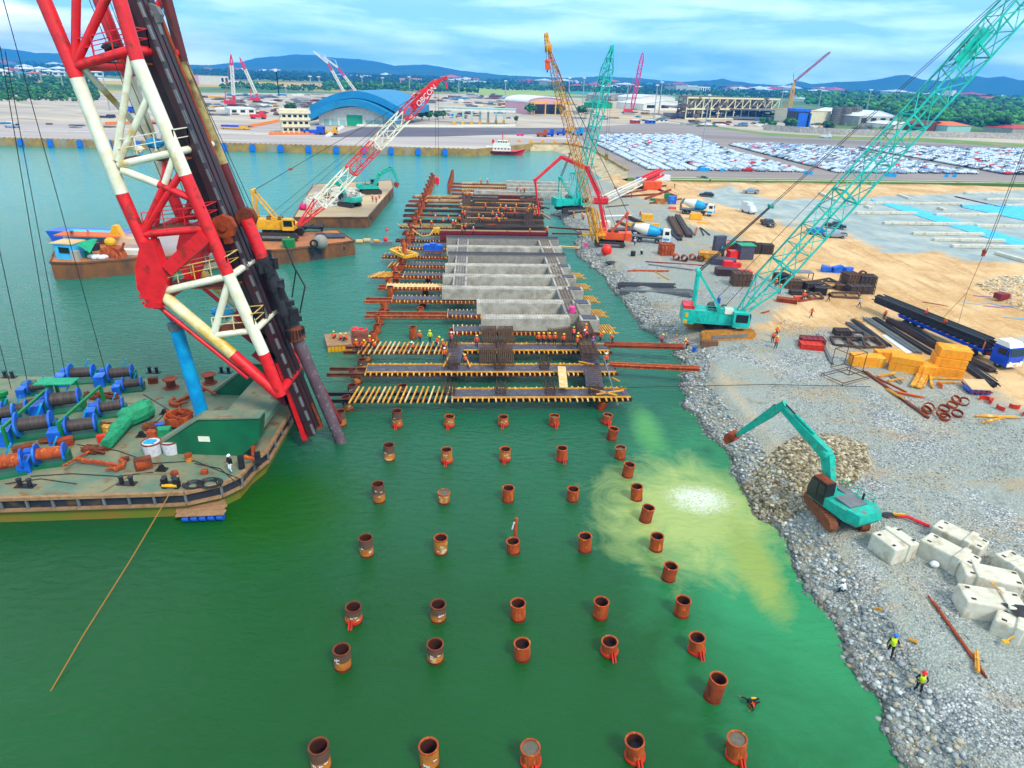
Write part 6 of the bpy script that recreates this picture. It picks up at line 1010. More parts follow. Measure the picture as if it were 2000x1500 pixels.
vehicle('dark blue car on the grey crushed stone',1380,384,R(160),'car','car_dark','car');vehicle('silver pickup at the edge of the sand near the car lot',1466,378,R(160),'pick','car_silver','pickup');vehicle('white box van on the crushed stone area',1461,416,R(-72),'van','car_white','van');vehicle('grey blue suv driving toward the camera under the pendant ropes',1499,441,R(-82),'pick','car_dark','car')
vehicle('black pickup behind the long teal boom',1630,446,R(-20),'pick','car_dark','pickup');vehicle('dark blue pickup seen through the long teal boom',1596,458,R(-15),'pick','car_blue','pickup');vehicle('silver pickup with open bed right of the long boom',1630,464,R(172),'pick','car_silver','pickup');vehicle('dark pickup by the road behind the sand',1373,353,R(-30),'pick','car_dark','pickup')
def mixer(lab,x,y,az):
 p=G(x,y);root=T('mixer_truck',lab,'mixer truck',p);A=RM(p,az)
 MB().box((0,0,1.0),(8.6,.9,.35)).box((-1.2,0,1.3),(5.6,2.3,.12)).xf(A).build('chassis','steel_grey',root);MB().side([(2.7,.6),(4.4,.6),(4.5,1.9),(4.2,3.0),(2.7,3.0)],-1.2,1.2,yc={2:.05,3:.12}).xf(A).build('cab','lamp_white',root);MB().box((4.37,0,2.45),(.1,2.0,.85),rot=Matrix.Rotation(-.26,3,'Y')).box((3.6,0,2.4),(.9,2.43,.7)).xf(A).build('cab_glass','glass_dark',root);MB().box((4.46,0,1.2),(.14,2.3,.7)).box((3.5,0,1.1),(1.4,2.44,.5)).xf(A).build('blue_trim','cyan_tube',root)
 a,b=V((2.3,0,2.2)),V((-4.0,0,3.2));pr=[(0,.55),(.15,1.05),(.45,1.25),(.62,1.15),(1,.5)]
 for(t0,r0),(t1,r1),c in zip(pr,pr[1:],('cyan_tube','cyan_tube','lamp_white','lamp_white')):MB().tube(a.lerp(b,t0),a.lerp(b,t1),r0,r1,20).xf(A).build('mixing_drum',c,root,smooth=50)
 MB().side([(-4.6,2.6),(-3.9,3.9),(-3.4,3.9),(-3.9,2.5)],-.6,.6).box((-4.4,0,1.7),(.4,.5,1.8)).xf(A).build('hopper_chute','steel_grey',root);MB().ball((2.35,0,3.0),(.5,.7,.35)).xf(A).build('water_tank','cyan_tube',root,smooth=60);wheels(root,A,(-3.3,-2.1,1.6,3.4),1.02,.5,.35)
mixer('nearer mixer truck with white and blue drum beside the red pump',1268,473,R(-12));mixer('farther mixer truck on the sand with white and blue drum',1360,419,R(-22))
a,b=P(1956,714,2.05),P(1786,640,2.05);d=(a-b).normalized();az=math.atan2(d.y,d.x);root=T('pipe_lorry','blue and white articulated lorry loaded with long dark steel','lorry',(a.x,a.y,2.05));A=RM((a.x,a.y,2.05),az)
MB().side([(-.9,.5),(1.45,.5),(1.5,1.7),(1.2,2.9),(-.9,2.9)],-1.25,1.25,yc={3:.1}).xf(A).build('cab','truck_blue',root);MB().side([(-.85,2.9),(1.15,2.9),(.7,3.5),(-.85,3.5)],-1.2,1.2,yc={2:.15,3:.15}).xf(A).build('cab_roof','lamp_white',root);MB().box((1.36,0,2.3),(.1,2.1,.95),rot=Matrix.Rotation(-.25,3,'Y')).box((.35,0,2.25),(1.1,2.53,.75)).xf(A).build('cab_glass','glass_dark',root);MB().box((1.5,0,.75),(.14,2.4,.5)).xf(A).build('bumper','lamp_white',root);MB().box((1.59,0,.7),(.04,.5,.2)).xf(A).build('number_plate','yellow_paint',root)
for s in(-.9,.9):MB().box((1.58,s,1.1),(.06,.4,.2)).xf(A).build('headlight','lamp_white',root);MB().beam((1.3,s*1.45,2.5),(1.3,s*1.45,1.9),.2,.12).xf(A).build('mirror','black_steel',root)
MB().box((-3.4,0,.9),(4.6,.9,.35)).xf(A).build('tractor_chassis','rust_dark',root);MB().box((-9.5,0,1.35),(14.5,2.4,.14)).box((-9.5,-.9,1.1),(14.5,.16,.4)).box((-9.5,.9,1.1),(14.5,.16,.4)).xf(A).build('trailer_bed','truck_blue',root);MB().box((-19.4,-.5,1.4),(5.5,.14,.14)).box((-19.4,.5,1.4),(5.5,.14,.14)).xf(A).build('rear_extension','formwork_red',root)
for i in range(12):MB().box((-3.5-i*1.1,0,1.47),(.14,2.5,.1)).xf(A).build('cross_plank','timber',root)
for s in(-1,1):MB().beam((-2.3,s*1.1,1.4),(-2.3,s*1.1,2.5),.12).xf(A).build('headboard_post','roof_orange',root)
wheels(root,A,(.3,-3.4,-4.7,-13.8,-15.1),1.0,.5,.4)
def bundle(lab,a,b,w,h,mt,n=9,r=.07,cat='steel bars',name='steel_bundle',z0=None,jit=.0,box=None):
 a=V(a);b=V(b);x,y,z,ln=MB().frame(a,b);mb=MB();rg=random.Random(lab)
 for i in range(n):
  o=x*rg.uniform(-.5,.5)*w+V((0,0,rg.uniform(0,h)));e0=z*rg.uniform(-.6,.6);j=x*rg.uniform(-1,1)*jit;mb.tube(a+o+e0-j,b+o+z*rg.uniform(-.6,.6)+j,r,n=6,caps=True)
 mb.beam(a+V((0,0,h*.4)),b+V((0,0,h*.4)),w*.8,h*.8);return mb.build(name,mt,label=lab,cat=cat)
q0,q1=A@V((-22.0,-.2,1.55)),A@V((-2.4,0,1.55));bundle('long dark reinforcing bars loaded on the lorry',q0,q1,1.9,1.1,'black_steel',46,.08)
# ====== YARD STOCK
NB=[((1655,632),(1722,675),.9,.35,'rebar_grey','first fan of dark bars left of the blue sheet'),((1668,628),(1732,676),.9,.3,'black_steel','second fan of dark bars left of the blue sheet'),((1692,625),(1790,690),1.0,.35,'steel_grey','grey steel section bundle beside the blue sheet'),((1707,624),(1820,694),.9,.5,'black_steel','dark steel bundle in the middle of the yard'),((1735,630),(1830,682),1.3,.8,'leader_dark','thick dark bundle nearest the lorry wheels, upper part'),((1760,638),(1845,690),1.3,.8,'black_steel','thick dark bundle beside the lorry, second'),((1878,700),(1937,728),1.3,.7,'rebar_dark','short dark bundle behind the lorry cab wheels'),((1870,706),(1938,755),1.3,.6,'black_steel','dark bundle running behind the yellow stack to the right'),((1597,655),(1625,712),.35,.3,'steel_grey','single grey beam lying beside the red rack'),((1690,728),(1812,818),.45,.3,'rust_dark','long rusty beam on the gravel pointing at the rust rings'),((1704,736),(1770,768),.25,.2,'rust','short rusty bars crossing the long beam'),((1752,768),(1796,777),.3,.25,'roof_orange','pinkish steel tube across the long beam'),
((1822,1178),(1922,1318),.16,.14,'rust','long rusty bar lying on the gravel near the two workers'),((1848,598),(1800,590),.1,.1,'rust','thin bar on the sand behind the lorry'),((1214,573),(1350,578),2.4,.9,'steel_grey','front stack of grey steel bars on the gravel near the water'),((1210,563),(1312,566),2.0,1.1,'rebar_grey','back stack of grey steel bars on the gravel near the water'),((1230,530),(1304,531),.4,.25,'rust_orange','bright orange beam on the gravel'),((1281,532),(1304,545),.15,.1,'timber','loose timber beside the bright orange beam'),((1262,512),(1370,519),.3,.2,'formwork_red','thin dark red bar on the gravel'),((1270,518),(1352,528),.3,.2,'steel_grey','thin grey bar on the gravel'),((1205,434),(1242,452),.8,.5,'rebar','brown bar bundle left of the mixer truck'),
((1226,426),(1302,462),1.6,.8,'rebar_dark','wide brown rebar bundle behind the nearer mixer truck'),((1308,428),(1328,464),1.6,.9,'rebar','pair of brown rebar cages right of the mixer, left one'),((1322,424),(1345,464),1.6,.9,'rebar_dark','pair of brown rebar cages right of the mixer, right one'),((1308,452),(1328,470),1.2,.4,'black_steel','flat dark bars behind the mixer cab'),((1346,446),(1356,460),.4,.3,'steel_grey','short grey beam right of the rebar cages'),((1361,446),(1357,460),.4,.3,'rust_orange','short orange beam right of the rebar cages'),((1367,446),(1374,460),.3,.3,'black_steel','first of two crossing dark beams on the sand'),((1369,446),(1386,460),.3,.3,'black_steel','second of two crossing dark beams on the sand'),((1180,424),(1230,422),.8,.3,'white_cloth','pale bar bundle beside the pump boom'),((1184,405),(1226,401),.5,.2,'black_steel','dark bars on the gravel behind the pump boom'),((1130,388),(1196,384),.5,.4,'rust_orange','orange beam behind the middle crane'),
((1212,380),(1262,372),.6,.4,'rust','rusty bars in the scrap yard, first layer'),((1215,386),(1290,380),.7,.5,'rust_dark','rusty bars in the scrap yard, second layer'),((1210,372),(1300,364),.7,.5,'rebar_dark','dark bars in the scrap yard, third layer'),((1260,390),(1310,372),.6,.5,'rust','slanted rusty bars in the scrap yard, fourth layer'),((1270,398),(1330,390),.6,.4,'wood_dark','brown boards at the near end of the scrap yard'),((1282,370),(1320,385),.7,.6,'formwork_red','dark red steel at the right end of the scrap yard'),((1240,355),(1284,348),.6,.5,'rust','rusty beams beyond the lying boom'),
((1310,352),(1330,351),.7,.4,'hull_black','dark tarps beside the road, first'),((1338,352),(1352,351),.7,.4,'hull_black','dark tarps beside the road, second'),((1760,357),(1848,356),1.6,.8,'black_steel','long row of black pipes beside the road'),((1850,357),(1940,358),1.6,.8,'black_steel','second length of black pipes beside the road'),((1865,385),(1985,413),.3,.4,'rust_dark','long rusty beam across the precast bed'),((1410,475),(1440,480),.9,.5,'rebar_dark','dark rebar near the black boxes'),((1560,590),(1600,584),.4,.3,'rust','rusty bars on the sand left of the workers'),((1575,562),(1640,558),.3,.2,'timber','pale planks between the dark cages'),((1490,612),(1500,609),.3,.2,'rust','small rusty bar on the ground')]
for a,b,w,h,mt,lab in NB:bundle(lab,G(*a),G(*b),w,h,mt,max(4,int(w*14)))
pl=[G(x,y,.06)for x,y in((1722,655),(1742,652),(1788,688),(1770,690))];MB().add(pl+[q-V((0,0,.1))for q in pl],[(0,1,2,3),(4,7,6,5),(0,4,5,1),(1,5,6,2),(2,6,7,3),(3,7,4,0)]).build('steel_sheet','roof_white',label='pale blue grey steel sheet between the bar bundles',cat='steel sheet')
def crate(lab,x,y,w,d,h,mt,rz=0.,cat='mesh cage',name='mesh_cage',dz=0,ribs=True):
 p=G(x,y,dz);root=T(name,lab,cat,p);Rz=RM(p,rz);MB().box((0,0,h/2),(w*.94,d*.94,h*.96)).xf(Rz).build('body',mt,root)
 if ribs:
  mb=MB()
  for i in range(5):u=-w/2+w*i/4;[mb.beam((u,s*d/2,0),(u,s*d/2,h),.1)for s in(-1,1)];mb.beam((u,-d/2,h),(u,d/2,h),.1)
  for z in(0.05,h/2,h):
   for s in(-1,1):mb.beam((-w/2,s*d/2,z),(w/2,s*d/2,z),.09);mb.beam((s*w/2,-d/2,z),(s*w/2,d/2,z),.09)
  mb.xf(Rz).build('ribs',mt,root)
 return root
for i,(x,y,w,d,h,mt,lab)in enumerate([(1443,492,2.6,2,2,'rebar_dark','dark cage box behind the green roofed box, left'),(1462,492,2.4,2,2,'rebar_dark','dark cage box behind the green roofed box, middle'),(1479,494,2.2,2,1.9,'rebar_dark','dark cage box right of the pair behind the green box'),(1496,495,2.2,2,1.9,'rebar_dark','rightmost dark cage box behind the green box'),(1407,486,2.2,1.6,1.6,'black_steel','black cage box behind the purple sheets'),(1428,486,2.0,1.6,1.6,'rebar_dark','black cage box between purple sheets and green box'),(1445,556,3.0,2.6,2.2,'rebar','big brown mesh cage left of the boom foot'),(1524,552,2.2,2,1.6,'black_steel','dark cage box seen through the lower boom'),(1547,562,2.6,1.8,1.4,'rebar','brown slatted crate right of the boom'),(1583,566,2.4,2,1.3,'rebar_dark','dark tilted crate among the loose frames'),(1600,574,1.8,1.6,1.2,'black_steel','black crate next to the tilted crate'),(1560,575,3,1.4,.7,'rebar_dark','low dark heap of rebar in front of the crates'),(1658,556,2.4,2.4,2.1,'rebar','tall brown cage left of the tyre, right group'),(1690,558,2.6,2.2,1.9,'rebar_dark','tall brown cage in the right group, right one'),(1678,572,4.2,1.8,1.3,'rebar_dark','long ribbed brown cage in front of the right group'),(1640,566,1.4,1.2,.9,'rebar','small brown cage between the two groups'),(1643,654,2.0,1.4,.8,'rebar_dark','small dark crate near the steel frames'),(1300,497,2.6,2,2.2,'rust_orange','square rusty orange box in front of the mixer cab'),(1372,498,0,0,0,'','')]):
 if w:crate(lab,x,y,w,d,h,mt,.1*((i*7)%5-2))
for i,(x,y,w,d,h,mt,rz,lab,ri)in enumerate([(1384,508,4,2.6,1.6,'timber',-.2,'pale timber crate with flat top',1),(1401,500,2.6,1.0,4.2,'grey_sheet',.3,'tall purple grey sheet standing in the heap',0),(1412,516,5,2.6,1.2,'grey_sheet',-.3,'purple grey sheets lying in the heap',0),(1422,488,2.6,1.8,1.8,'orange_paint',.2,'orange box behind the purple sheets',0),(1453,505,3.0,2.4,2.8,'grey_sheet',.1,'purple grey box with bright green roof',0),(1430,505,2.2,1.6,1.7,'red_paint',.2,'bright red box beside the purple sheets, back',0),(1420,524,1.8,1.4,1.5,'red_paint',0,'bright red box beside the purple sheets, middle',0),(1435,522,2.2,1.2,.9,'red_paint',.2,'low red box right of the middle red one',0),(1418,537,4.2,2.2,1.3,'leader_dark',0,'long dark purple box at the front of the heap',0),(1450,538,3.2,1.8,1.0,'red_paint',0,'low red tray right of the dark purple box',0),(1358,428,3.2,1.4,1.4,'yellow_paint',0,'yellow box in front of the farther mixer truck',0),(1372,436,2.4,1.0,.3,'yellow_paint',-.3,'flat yellow frame beside the yellow box',0),(1263,430,3,1.6,1.6,'yellow_paint',0,'yellow box behind the brown rebar bundle',0),(1312,398,2.2,2,2.2,'blue_machine',0,'blue box at the near end of the scrap yard',0),(1302,392,1.6,1.6,2.2,'frame_green',0,'green box behind the blue box in the scrap yard',0),(1277,392,2.4,1,.7,'frame_green',0,'low green box in the scrap yard',0),(1273,370,6,2.4,2.6,'orange_paint',0,'large orange machine box in the scrap yard',0),(1251,366,2,1.5,1.6,'frame_green',0,'green drum shaped box left of the orange machine',0),(1288,398,2.6,1.2,1.4,'pile_yellow',0,'olive steel frame stack in the scrap yard',1),(1250,354,3,1.6,1.4,'truck_blue',0,'small blue box under the lying boom',0),(1294,352,5,2.4,1.8,'white_cloth',0,'white awning behind the scrap yard',0),(1313,408,2,1.4,.6,'orange_paint',0,'small orange box before the blue box',0),(1503,347,3,2.4,2.6,'hull_black',0,'dark cabin beside the road with blue panel',0),(1490,349,5,2,.5,'hull_black',0,'low dark slab left of the dark cabin',0),(1513,351,4,1,.4,'red_paint',0,'low red plank beside the dark cabin',0),(1557,586,1.3,.8,.7,'orange_paint',0,'small orange box near the standing worker',0),(1533,574,0,0,0,'',0,'',0),(1536,590,3.0,1.2,.6,'rust',-.3,'rusty pallet with two white pots',1),(1585,672,3.0,1.6,.9,'formwork_red',-.1,'red slatted rack, upper one beside the grey beam',1),(1583,680,2.8,1.5,.7,'band_red',-.1,'red slatted rack, lower one beside the grey beam',1),(1384,676,2.4,.8,.8,'wood_dark',-.05,'brown timber block at the access beam end',0)]):
 if w:crate(lab,x,y,w,d,h,mt,rz,'box','storage_box',ribs=ri)
q=G(1453,505,2.85);MB().box(q,(3.2,2.6,.15),.1).build('green_cover','green_sheet',label='bright green sheet roof lying on the purple grey box',cat='sheet');q=G(1416,503,1.5);mb=MB();[mb.beam(q+V((i*.7-1,0,i*.4)),q+V((i*.7-.3,1.2,1.0+i*.4)),.2)for i in range(4)];mb.beam(q+V((-1,0,.2)),q+V((1.6,0,1.8)),.3).build('teal_bracket','teal_paint',label='teal steel bracket in the heap of sheets',cat='steel bracket')
for i in range(6):q=G(1320+i*16,508+(i%2)*2);MB().pipe(q+V((0,-.7,.6)),q+V((0,.7,.6)),.6,.08,16).build('pipe_ring','rust_dark' if i%2 else 'rust_orange',label='rusty pipe collar in the row before the heap, %s from left'%ORD[i],cat='pipe collar',smooth=50,group='rusty pipe collars in a row')
for i,(x,y,w,d,rz,lab)in enumerate([(1610,558,5.5,3.4,.4,'large dark flat frame leaning on the ground'),(1634,560,4.5,3.0,-.5,'second dark flat frame, beside the large one'),(1590,582,2.2,1.6,.1,'small square frame flat on the sand'),(1560,560,2.2,2.6,0,'thin brown frame standing by the slatted crate'),(1650,580,4.5,1.6,-.1,'low dark frame heap in front of the ribbed cage'),(1655,672,4,2.6,-.2,'brown frames lying left of the yellow timber'),(1690,674,4,2.6,.1,'dark square frames lying behind the yellow timber'),(1665,660,3.0,2.0,-.3,'pale timber and steel frame near the bundles')]):
 p=G(x,y,.15);A2=RM(p,rz);mb=MB();c4=[V((-w/2,-d/2,0)),V((w/2,-d/2,.1)),V((w/2,d/2,.5)),V((-w/2,d/2,.2))];[mb.beam(a,b,.3,.3)for a,b in zip(c4,c4[1:]+c4[:1])];mb.beam((0,-d/2,.1),(0,d/2,.35),.2);mb.xf(A2).build('steel_grid','rebar_dark' if i%2 else 'rebar',label=lab,cat='frame')
p=G(1564,545);root=T('work_table','dark red steel table frame on the sand','table',p);MB().box(p+V((0,0,1.4)),(3.6,2.0,.12)).build('tabletop','steel_grey',root)
for sx in(-1.7,1.7):
 for sy in(-.9,.9):MB().beam(p+V((sx,sy,0)),p+V((sx,sy,1.35)),.12).build('leg','formwork_red',root)
p=G(1682,546);MB().pipe(p+V((0,-.3,1.0)),p+V((0,.3,1.0)),.7,.2,18).build('rust_ring','rust_dark',label='upright rusty ring behind the tall brown cages',cat='ring')
for i,(x,y)in enumerate([(1612,531),(1633,532),(1655,533)]):q=G(x,y,.5);mb=MB();mb.box(q,(1.7,1.0,1.3),.2*i);mb.v=[tuple(V(v)+V((random.uniform(-.2,.2),)*3))for v in mb.v];mb.build('blue_tarp','blue_tarp',label='crumpled blue tarp bundle, %s of the three on the sand'%ORD[i],cat='tarp',group='blue tarp bundles')
for i,(x,y,s_,lab)in enumerate([(1653,722,2.6,'standing cube frame of thin rebar'),(1650,738,3.0,'collapsed rebar frame lying beside the standing cube')]):
 p=G(x,y);h=s_ if i==0 else.4;c8=[V((a*s_/2*(1 if i==0 else 1.6),b*s_/2,z))for z in(.05,h)for a,b in((-1,-1),(1,-1),(1,1),(-1,1))];mb=MB()
 for a,b in((0,1),(1,2),(2,3),(3,0),(4,5),(5,6),(6,7),(7,4),(0,4),(1,5),(2,6),(3,7)):mb.beam(c8[a],c8[b],.07)
 mb.xf(RM(p,.5)).build('rebar_cube','rebar',label=lab,cat='rebar frame')
YT=[(1690,712,3.9,1.7,1.3,-.08,0,'single long pack of yellow timber at the left end'),(1734,702,3.6,1.3,1.2,-.03,0,'yellow timber pack behind, second from left'),(1765,722,3.6,2.2,.95,-.45,0,'lower pack of the middle yellow timber stack'),(1765,722,3.5,2.1,.85,-.45,1.0,'upper pack of the middle yellow timber stack'),(1803,728,2.2,2.6,1.3,-.2,0,'yellow pack between the middle and tall stacks'),(1842,728,3.5,2.6,1.1,-.32,0,'bottom pack of the tallest yellow stack'),(1845,727,3.4,2.6,1.05,-.32,1.15,'middle pack of the tallest yellow stack'),(1849,726,3.4,2.6,1.05,-.30,2.25,'top pack of the tallest yellow stack'),(1865,733,1.4,1.4,1.0,-.3,0,'short yellow pack at the foot of the tallest stack')]
for x,y,w,d,h,rz,dz,lab in YT:
 p=G(x,y,dz);root=T('timber_pack',lab,'timber pack',p,0,'packs of yellow timber');A2=RM(p,rz);n=int(h/.16);nb=int(d/.3)
 mb=MB()
 for k in range(n):
  for j in range(nb):mb.box((random.uniform(-.05,.05),-d/2+d*(j+.5)/nb,h*(k+.5)/n),(w,d/nb*.93,h/n*.9))
 mb.xf(A2).build('boards','timber_yel',root);mb=MB();[mb.box((s*w*.3,0,h/2),(.06,d*1.01,h*1.01))for s in(-1,1)];mb.xf(A2).build('strap','timber',root)
for i,(a,b,w,n,lab)in enumerate([((1790,758),(1806,728),1.3,16,'sloping bundle of yellow boards before the stacks'),((1818,757),(1815,732),.3,3,'thin yellow boards right of the sloping bundle'),((1820,740),(1878,742),.3,3,'yellow plank below the tallest stack'),((1832,749),(1862,750),.2,2,'short yellow plank on the gravel'),((1716,738),(1745,732),.2,2,'loose yellow plank left of the ladder'),((1734,746),(1765,742),.2,2,'loose yellow plank right of the ladder'),((1913,815),(1983,818),.2,2,'long pale timber at the right border'),((1925,826),(1975,815),.2,2,'pale timber crossing the long one'),((1735,765),(1768,786),.15,2,'yellow strip beside the long rusty beam'),((1666,624),(1686,636),.3,2,'yellow board on the fan of dark bars'),((1905,1312),(1903,1278),.16,1,'short pale board leaning on the long rusty bar'),((1704,1193),(1718,1193),.12,1,'small pale stick on the gravel'),((1776,1253),(1790,1258),.12,1,'pale stick near the blue helmeted worker')]):bundle(lab,G(*a,.08),G(*b,.08),w,.25,'timber',n,.09,'timber','loose_timber')
mb=MB();a,b=G(1740,735,.1),G(1760,750,.1);sx=V((.25,.2,0));mb.beam(a+sx,b+sx,.1).beam(a-sx,b-sx,.1);[mb.beam(a.lerp(b,k/5)+sx,a.lerp(b,k/5)-sx,.08)for k in range(6)];mb.build('ladder','steel_grey',label='short grey ladder lying by the yellow timber',cat='ladder')
for i,(x,y,fl)in enumerate([(1808,806,0),(1812,801,1),(1842,803,0),(1838,813,0),(1843,820,0),(1858,796,0),(1868,813,0),(1866,786,1),(1880,790,1)]):
 q=G(x,y,.35);ax_2=V((random.uniform(-.3,.3),random.uniform(-.5,-.1),1 if not fl else.5)).normalized();MB().pipe(q-ax_2*.16,q+ax_2*.16,.56,.05,24).build('rust_ring','rust_orange' if i%2 else 'rust',label='rusty steel ring in the heap beside the long beam, %s from the left'%ORD[i],cat='steel ring',group='heap of rusty steel rings',smooth=50)
q=[G(x,y,.75)for x,y in((1876,752),(1918,752),(1936,774),(1894,772))];ce=sum(q,V())/4;root=T('raft_on_land','timber topped raft on blue drums beside the lorry','raft',ce-V((0,0,.75)));MB().prism([(p.x,p.y)for p in q],ce.z-.05,ce.z+.06).build('raft_deck','sand_mat',root);MB().beam(q[3]-V((0,0,.3)),q[2]-V((0,0,.3)),.12,.12).beam(q[0]-V((0,0,.3)),q[3]-V((0,0,.3)),.12,.12).build('frame','formwork_red',root)
for k in range(4):a=q[3].lerp(q[2],(k+.5)/4)-V((0,0,.38));MB().tube(a+V((0,.1,0)),a+V((0,1.6,0)),.28,n=14).build('float_drum','drum_blue',root,smooth=50)
for i,(x,y)in enumerate([(1924,785),(1943,790),(1958,800),(1978,795),(1992,808),(1828,757)]):
 q=G(x,y,.2);mb=MB();pts=[q+V((math.cos(a)*.6,math.sin(a)*.6,.1))for a in np.linspace(.4+i,2.4+i,7)];[mb.beam(a,b,.12,.45)for a,b in zip(pts,pts[1:])];mb.build('curved_plate','band_red' if i!=5 else 'roof_orange',label='curved red clamp plate on the gravel, %s'%['below the raft','right of the raft','third toward the border','near the right border','cut by the right border','left of the raft'][i],cat='clamp plate')
q=G(1752,1012,.15);mb=MB();mb.path([q,q+V((.6,-.2,.2)),q+V((1.2,-.6,.1)),q+V((1.9,-1.3,.1))],.14).build('red_pipe_piece','red_paint',label='bent dark red pipe piece behind the concrete blocks',cat='pipe');MB().beam(q+V((-.3,.2,.1)),q+V((.5,-.1,.25)),.2).build('yellow_tool','yellow_paint',label='yellow tool on the gravel beside the red pipe',cat='tool');MB().ball(q+V((-.6,.2,0)),(.7,.4,.12)).build('black_sheet','black_steel',label='small black sheet under the yellow tool',cat='sheet')
# ---- big concrete armour blocks
def block(lab,x,y,az,L_,W_,H_,rib=.22,seed=0,dz=0):
 p=G(x,y,dz-.1);root=T('concrete_block',lab,'concrete block',p,0,'large pale concrete blocks on the gravel');A2=RM(p,az);ch=.16;hw=W_/2
 o=MB().box((0,0,H_/2),(L_,W_,H_)).xf(A2).build('block_body','concrete_white',root);b_=o.modifiers.new('bevel','BEVEL');b_.width=.13;b_.segments=2
 xr=-L_/2+L_*(1-rib)if rib else 0;o=MB().box((xr,0,H_/2+.02),(.5,W_+.22,H_+.24)).xf(A2).build('raised_band','concrete_white',root);b_=o.modifiers.new('bevel','BEVEL');b_.width=.08;b_.segments=2
 for sx,sy in((-.36,-.3),(-.36,.3),(.42,-.3),(.42,.3)):MB().box((sx*L_,sy*W_,H_+.004),(.3,.2,.012)).xf(A2).build('lifting_pocket','black_steel',root)
def azp(a,b):d=G(*b)-G(*a);return math.atan2(d.y,d.x)
block('single squarish concrete block left of all the others',1739,1080,azp((1710,1080),(1760,1065)),2.5,2.2,1.55,.36)
block('concrete block at the back, highest in the photo',1868,1064,azp((1830,1055),(1900,1090)),3.5,1.7,1.2,.3);block('concrete block in front of the back one, second from the left',1846,1100,azp((1805,1085),(1885,1130)),3.6,1.7,1.5,.28);block('concrete block in the middle of the right group',1925,1146,azp((1880,1135),(1970,1155)),3.6,1.8,1.4,.74);block('concrete block behind the middle one at the right border',1990,1132,azp((1950,1110),(2010,1150)),3.4,1.7,1.4,.6);block('concrete block with a mallet on top, front of the right group',1925,1196,azp((1880,1185),(1975,1200)),3.7,1.9,1.5,.28);block('concrete block partly covered by a black sheet at the right border',1995,1248,azp((1960,1230),(2040,1265)),3.4,1.7,1.3,.6)
q=G(1975,1222,1.5);MB().add([q+V((-.9,.5,0)),q+V((.9,.2,.05)),q+V((1.2,-.8,.0)),q+V((-.3,-.6,-.25)),q+V((0,0,.08))],[(0,4,1),(1,4,2),(2,4,3),(3,4,0),(0,3,2,1)]).build('black_sheet','black_steel',label='black sheet draped over the block at the right border',cat='sheet')
q=G(1960,1262,.4);MB().beam(q,q+V((.9,.4,.3)),.07).box(q,(.35,.3,.08)).build('yellow_shovel','yellow_paint',label='yellow shovel beside the sheet covered block',cat='shovel');q=G(1922,1178,1.75);MB().beam(q,q+V((.05,-.9,.05)),.05).box(q,(.22,.12,.12)).build('mallet','timber',label='small mallet lying on the front concrete block',cat='mallet');q=G(1823,1108,.1);mb=MB();mb.ball(q+V((0,0,.2)),(.35,.3,.25),7,5);mb.build('plastic_bag','white_cloth',label='crumpled bluish white bag in front of the second block',cat='bag')
# ---- precast bed with long white beams, blue cover
PB=[((1655,398),(1880,400),'back row, left part'),((1672,418),(1790,418),'second row, left part'),((1826,421),(1950,421),'second row, right part'),((1725,438),(1898,440),'third row, left part'),((1905,443),(2040,445),'third row, right part'),((1782,458),(1920,460),'fourth row'),((1822,470),(1960,473),'fifth row'),((1858,483),(2060,486),'nearest row'),((1884,379),(1968,378),'far group, first'),((1925,391),(2050,391),'far group, second'),((1962,403),(2060,404),'far group, third'),((1600,378),(1640,396),'slanted one at the far corner'),((1945,497),(2010,515),'slanted one near the hook'),((1755,382),(1777,390),'short one on the sand'),((1690,404),(1700,408),'short stub'),((1832,408),(1846,412),'second short stub')]
for a,b,lab in PB:A_,B_=G(*a,.35),G(*b,.35);MB().beam(A_,B_,1.1,.6).build('precast_beam','concrete_white',label='long white precast beam on grey ground, '+lab,cat='precast beam',group='precast concrete beams')
def cloth(px,mt,lab,zz=.5,n=26):
 L_,R_=px;mb=MB();rows=[]
 for i in range(n+1):
  t_=i/n;k=t_*(len(L_)-1);j=min(int(k),len(L_)-2);u=k-j;a=V(L_[j]).lerp(V(L_[j+1]),u);b=V(R_[j]).lerp(V(R_[j+1]),u);row=[]
  for s in range(5):x,y=a.lerp(b,s/4)[:2];g=G(x,y);row.append(g+V((0,0,zz*(.45+.55*mnoise.noise(V((i*.9,s*1.3,0))))*(1 if 0<s<4 else.2)+.05)))
  rows.append(row)
 mb.add(sum(rows,[]),[(i*5+s,i*5+s+1,(i+1)*5+s+1,(i+1)*5+s)for i in range(n)for s in range(4)]);return mb.build('blue_cover',mt,label=lab,cat='tarp',smooth=60)
cloth(([(1700,391,0),(1780,404,0),(1900,440,0),(2030,478,0)],[(1704,393,0),(1760,412,0),(1880,450,0),(2010,490,0)]),'sky_tarp','long bright blue cover running across the precast bed');cloth(([(1875,401,0),(1930,400,0),(2040,406,0)],[(1880,406,0),(1930,416,0),(2040,440,0)]),'sky_tarp','blue tarpaulin at the right end of the precast bed',.8)
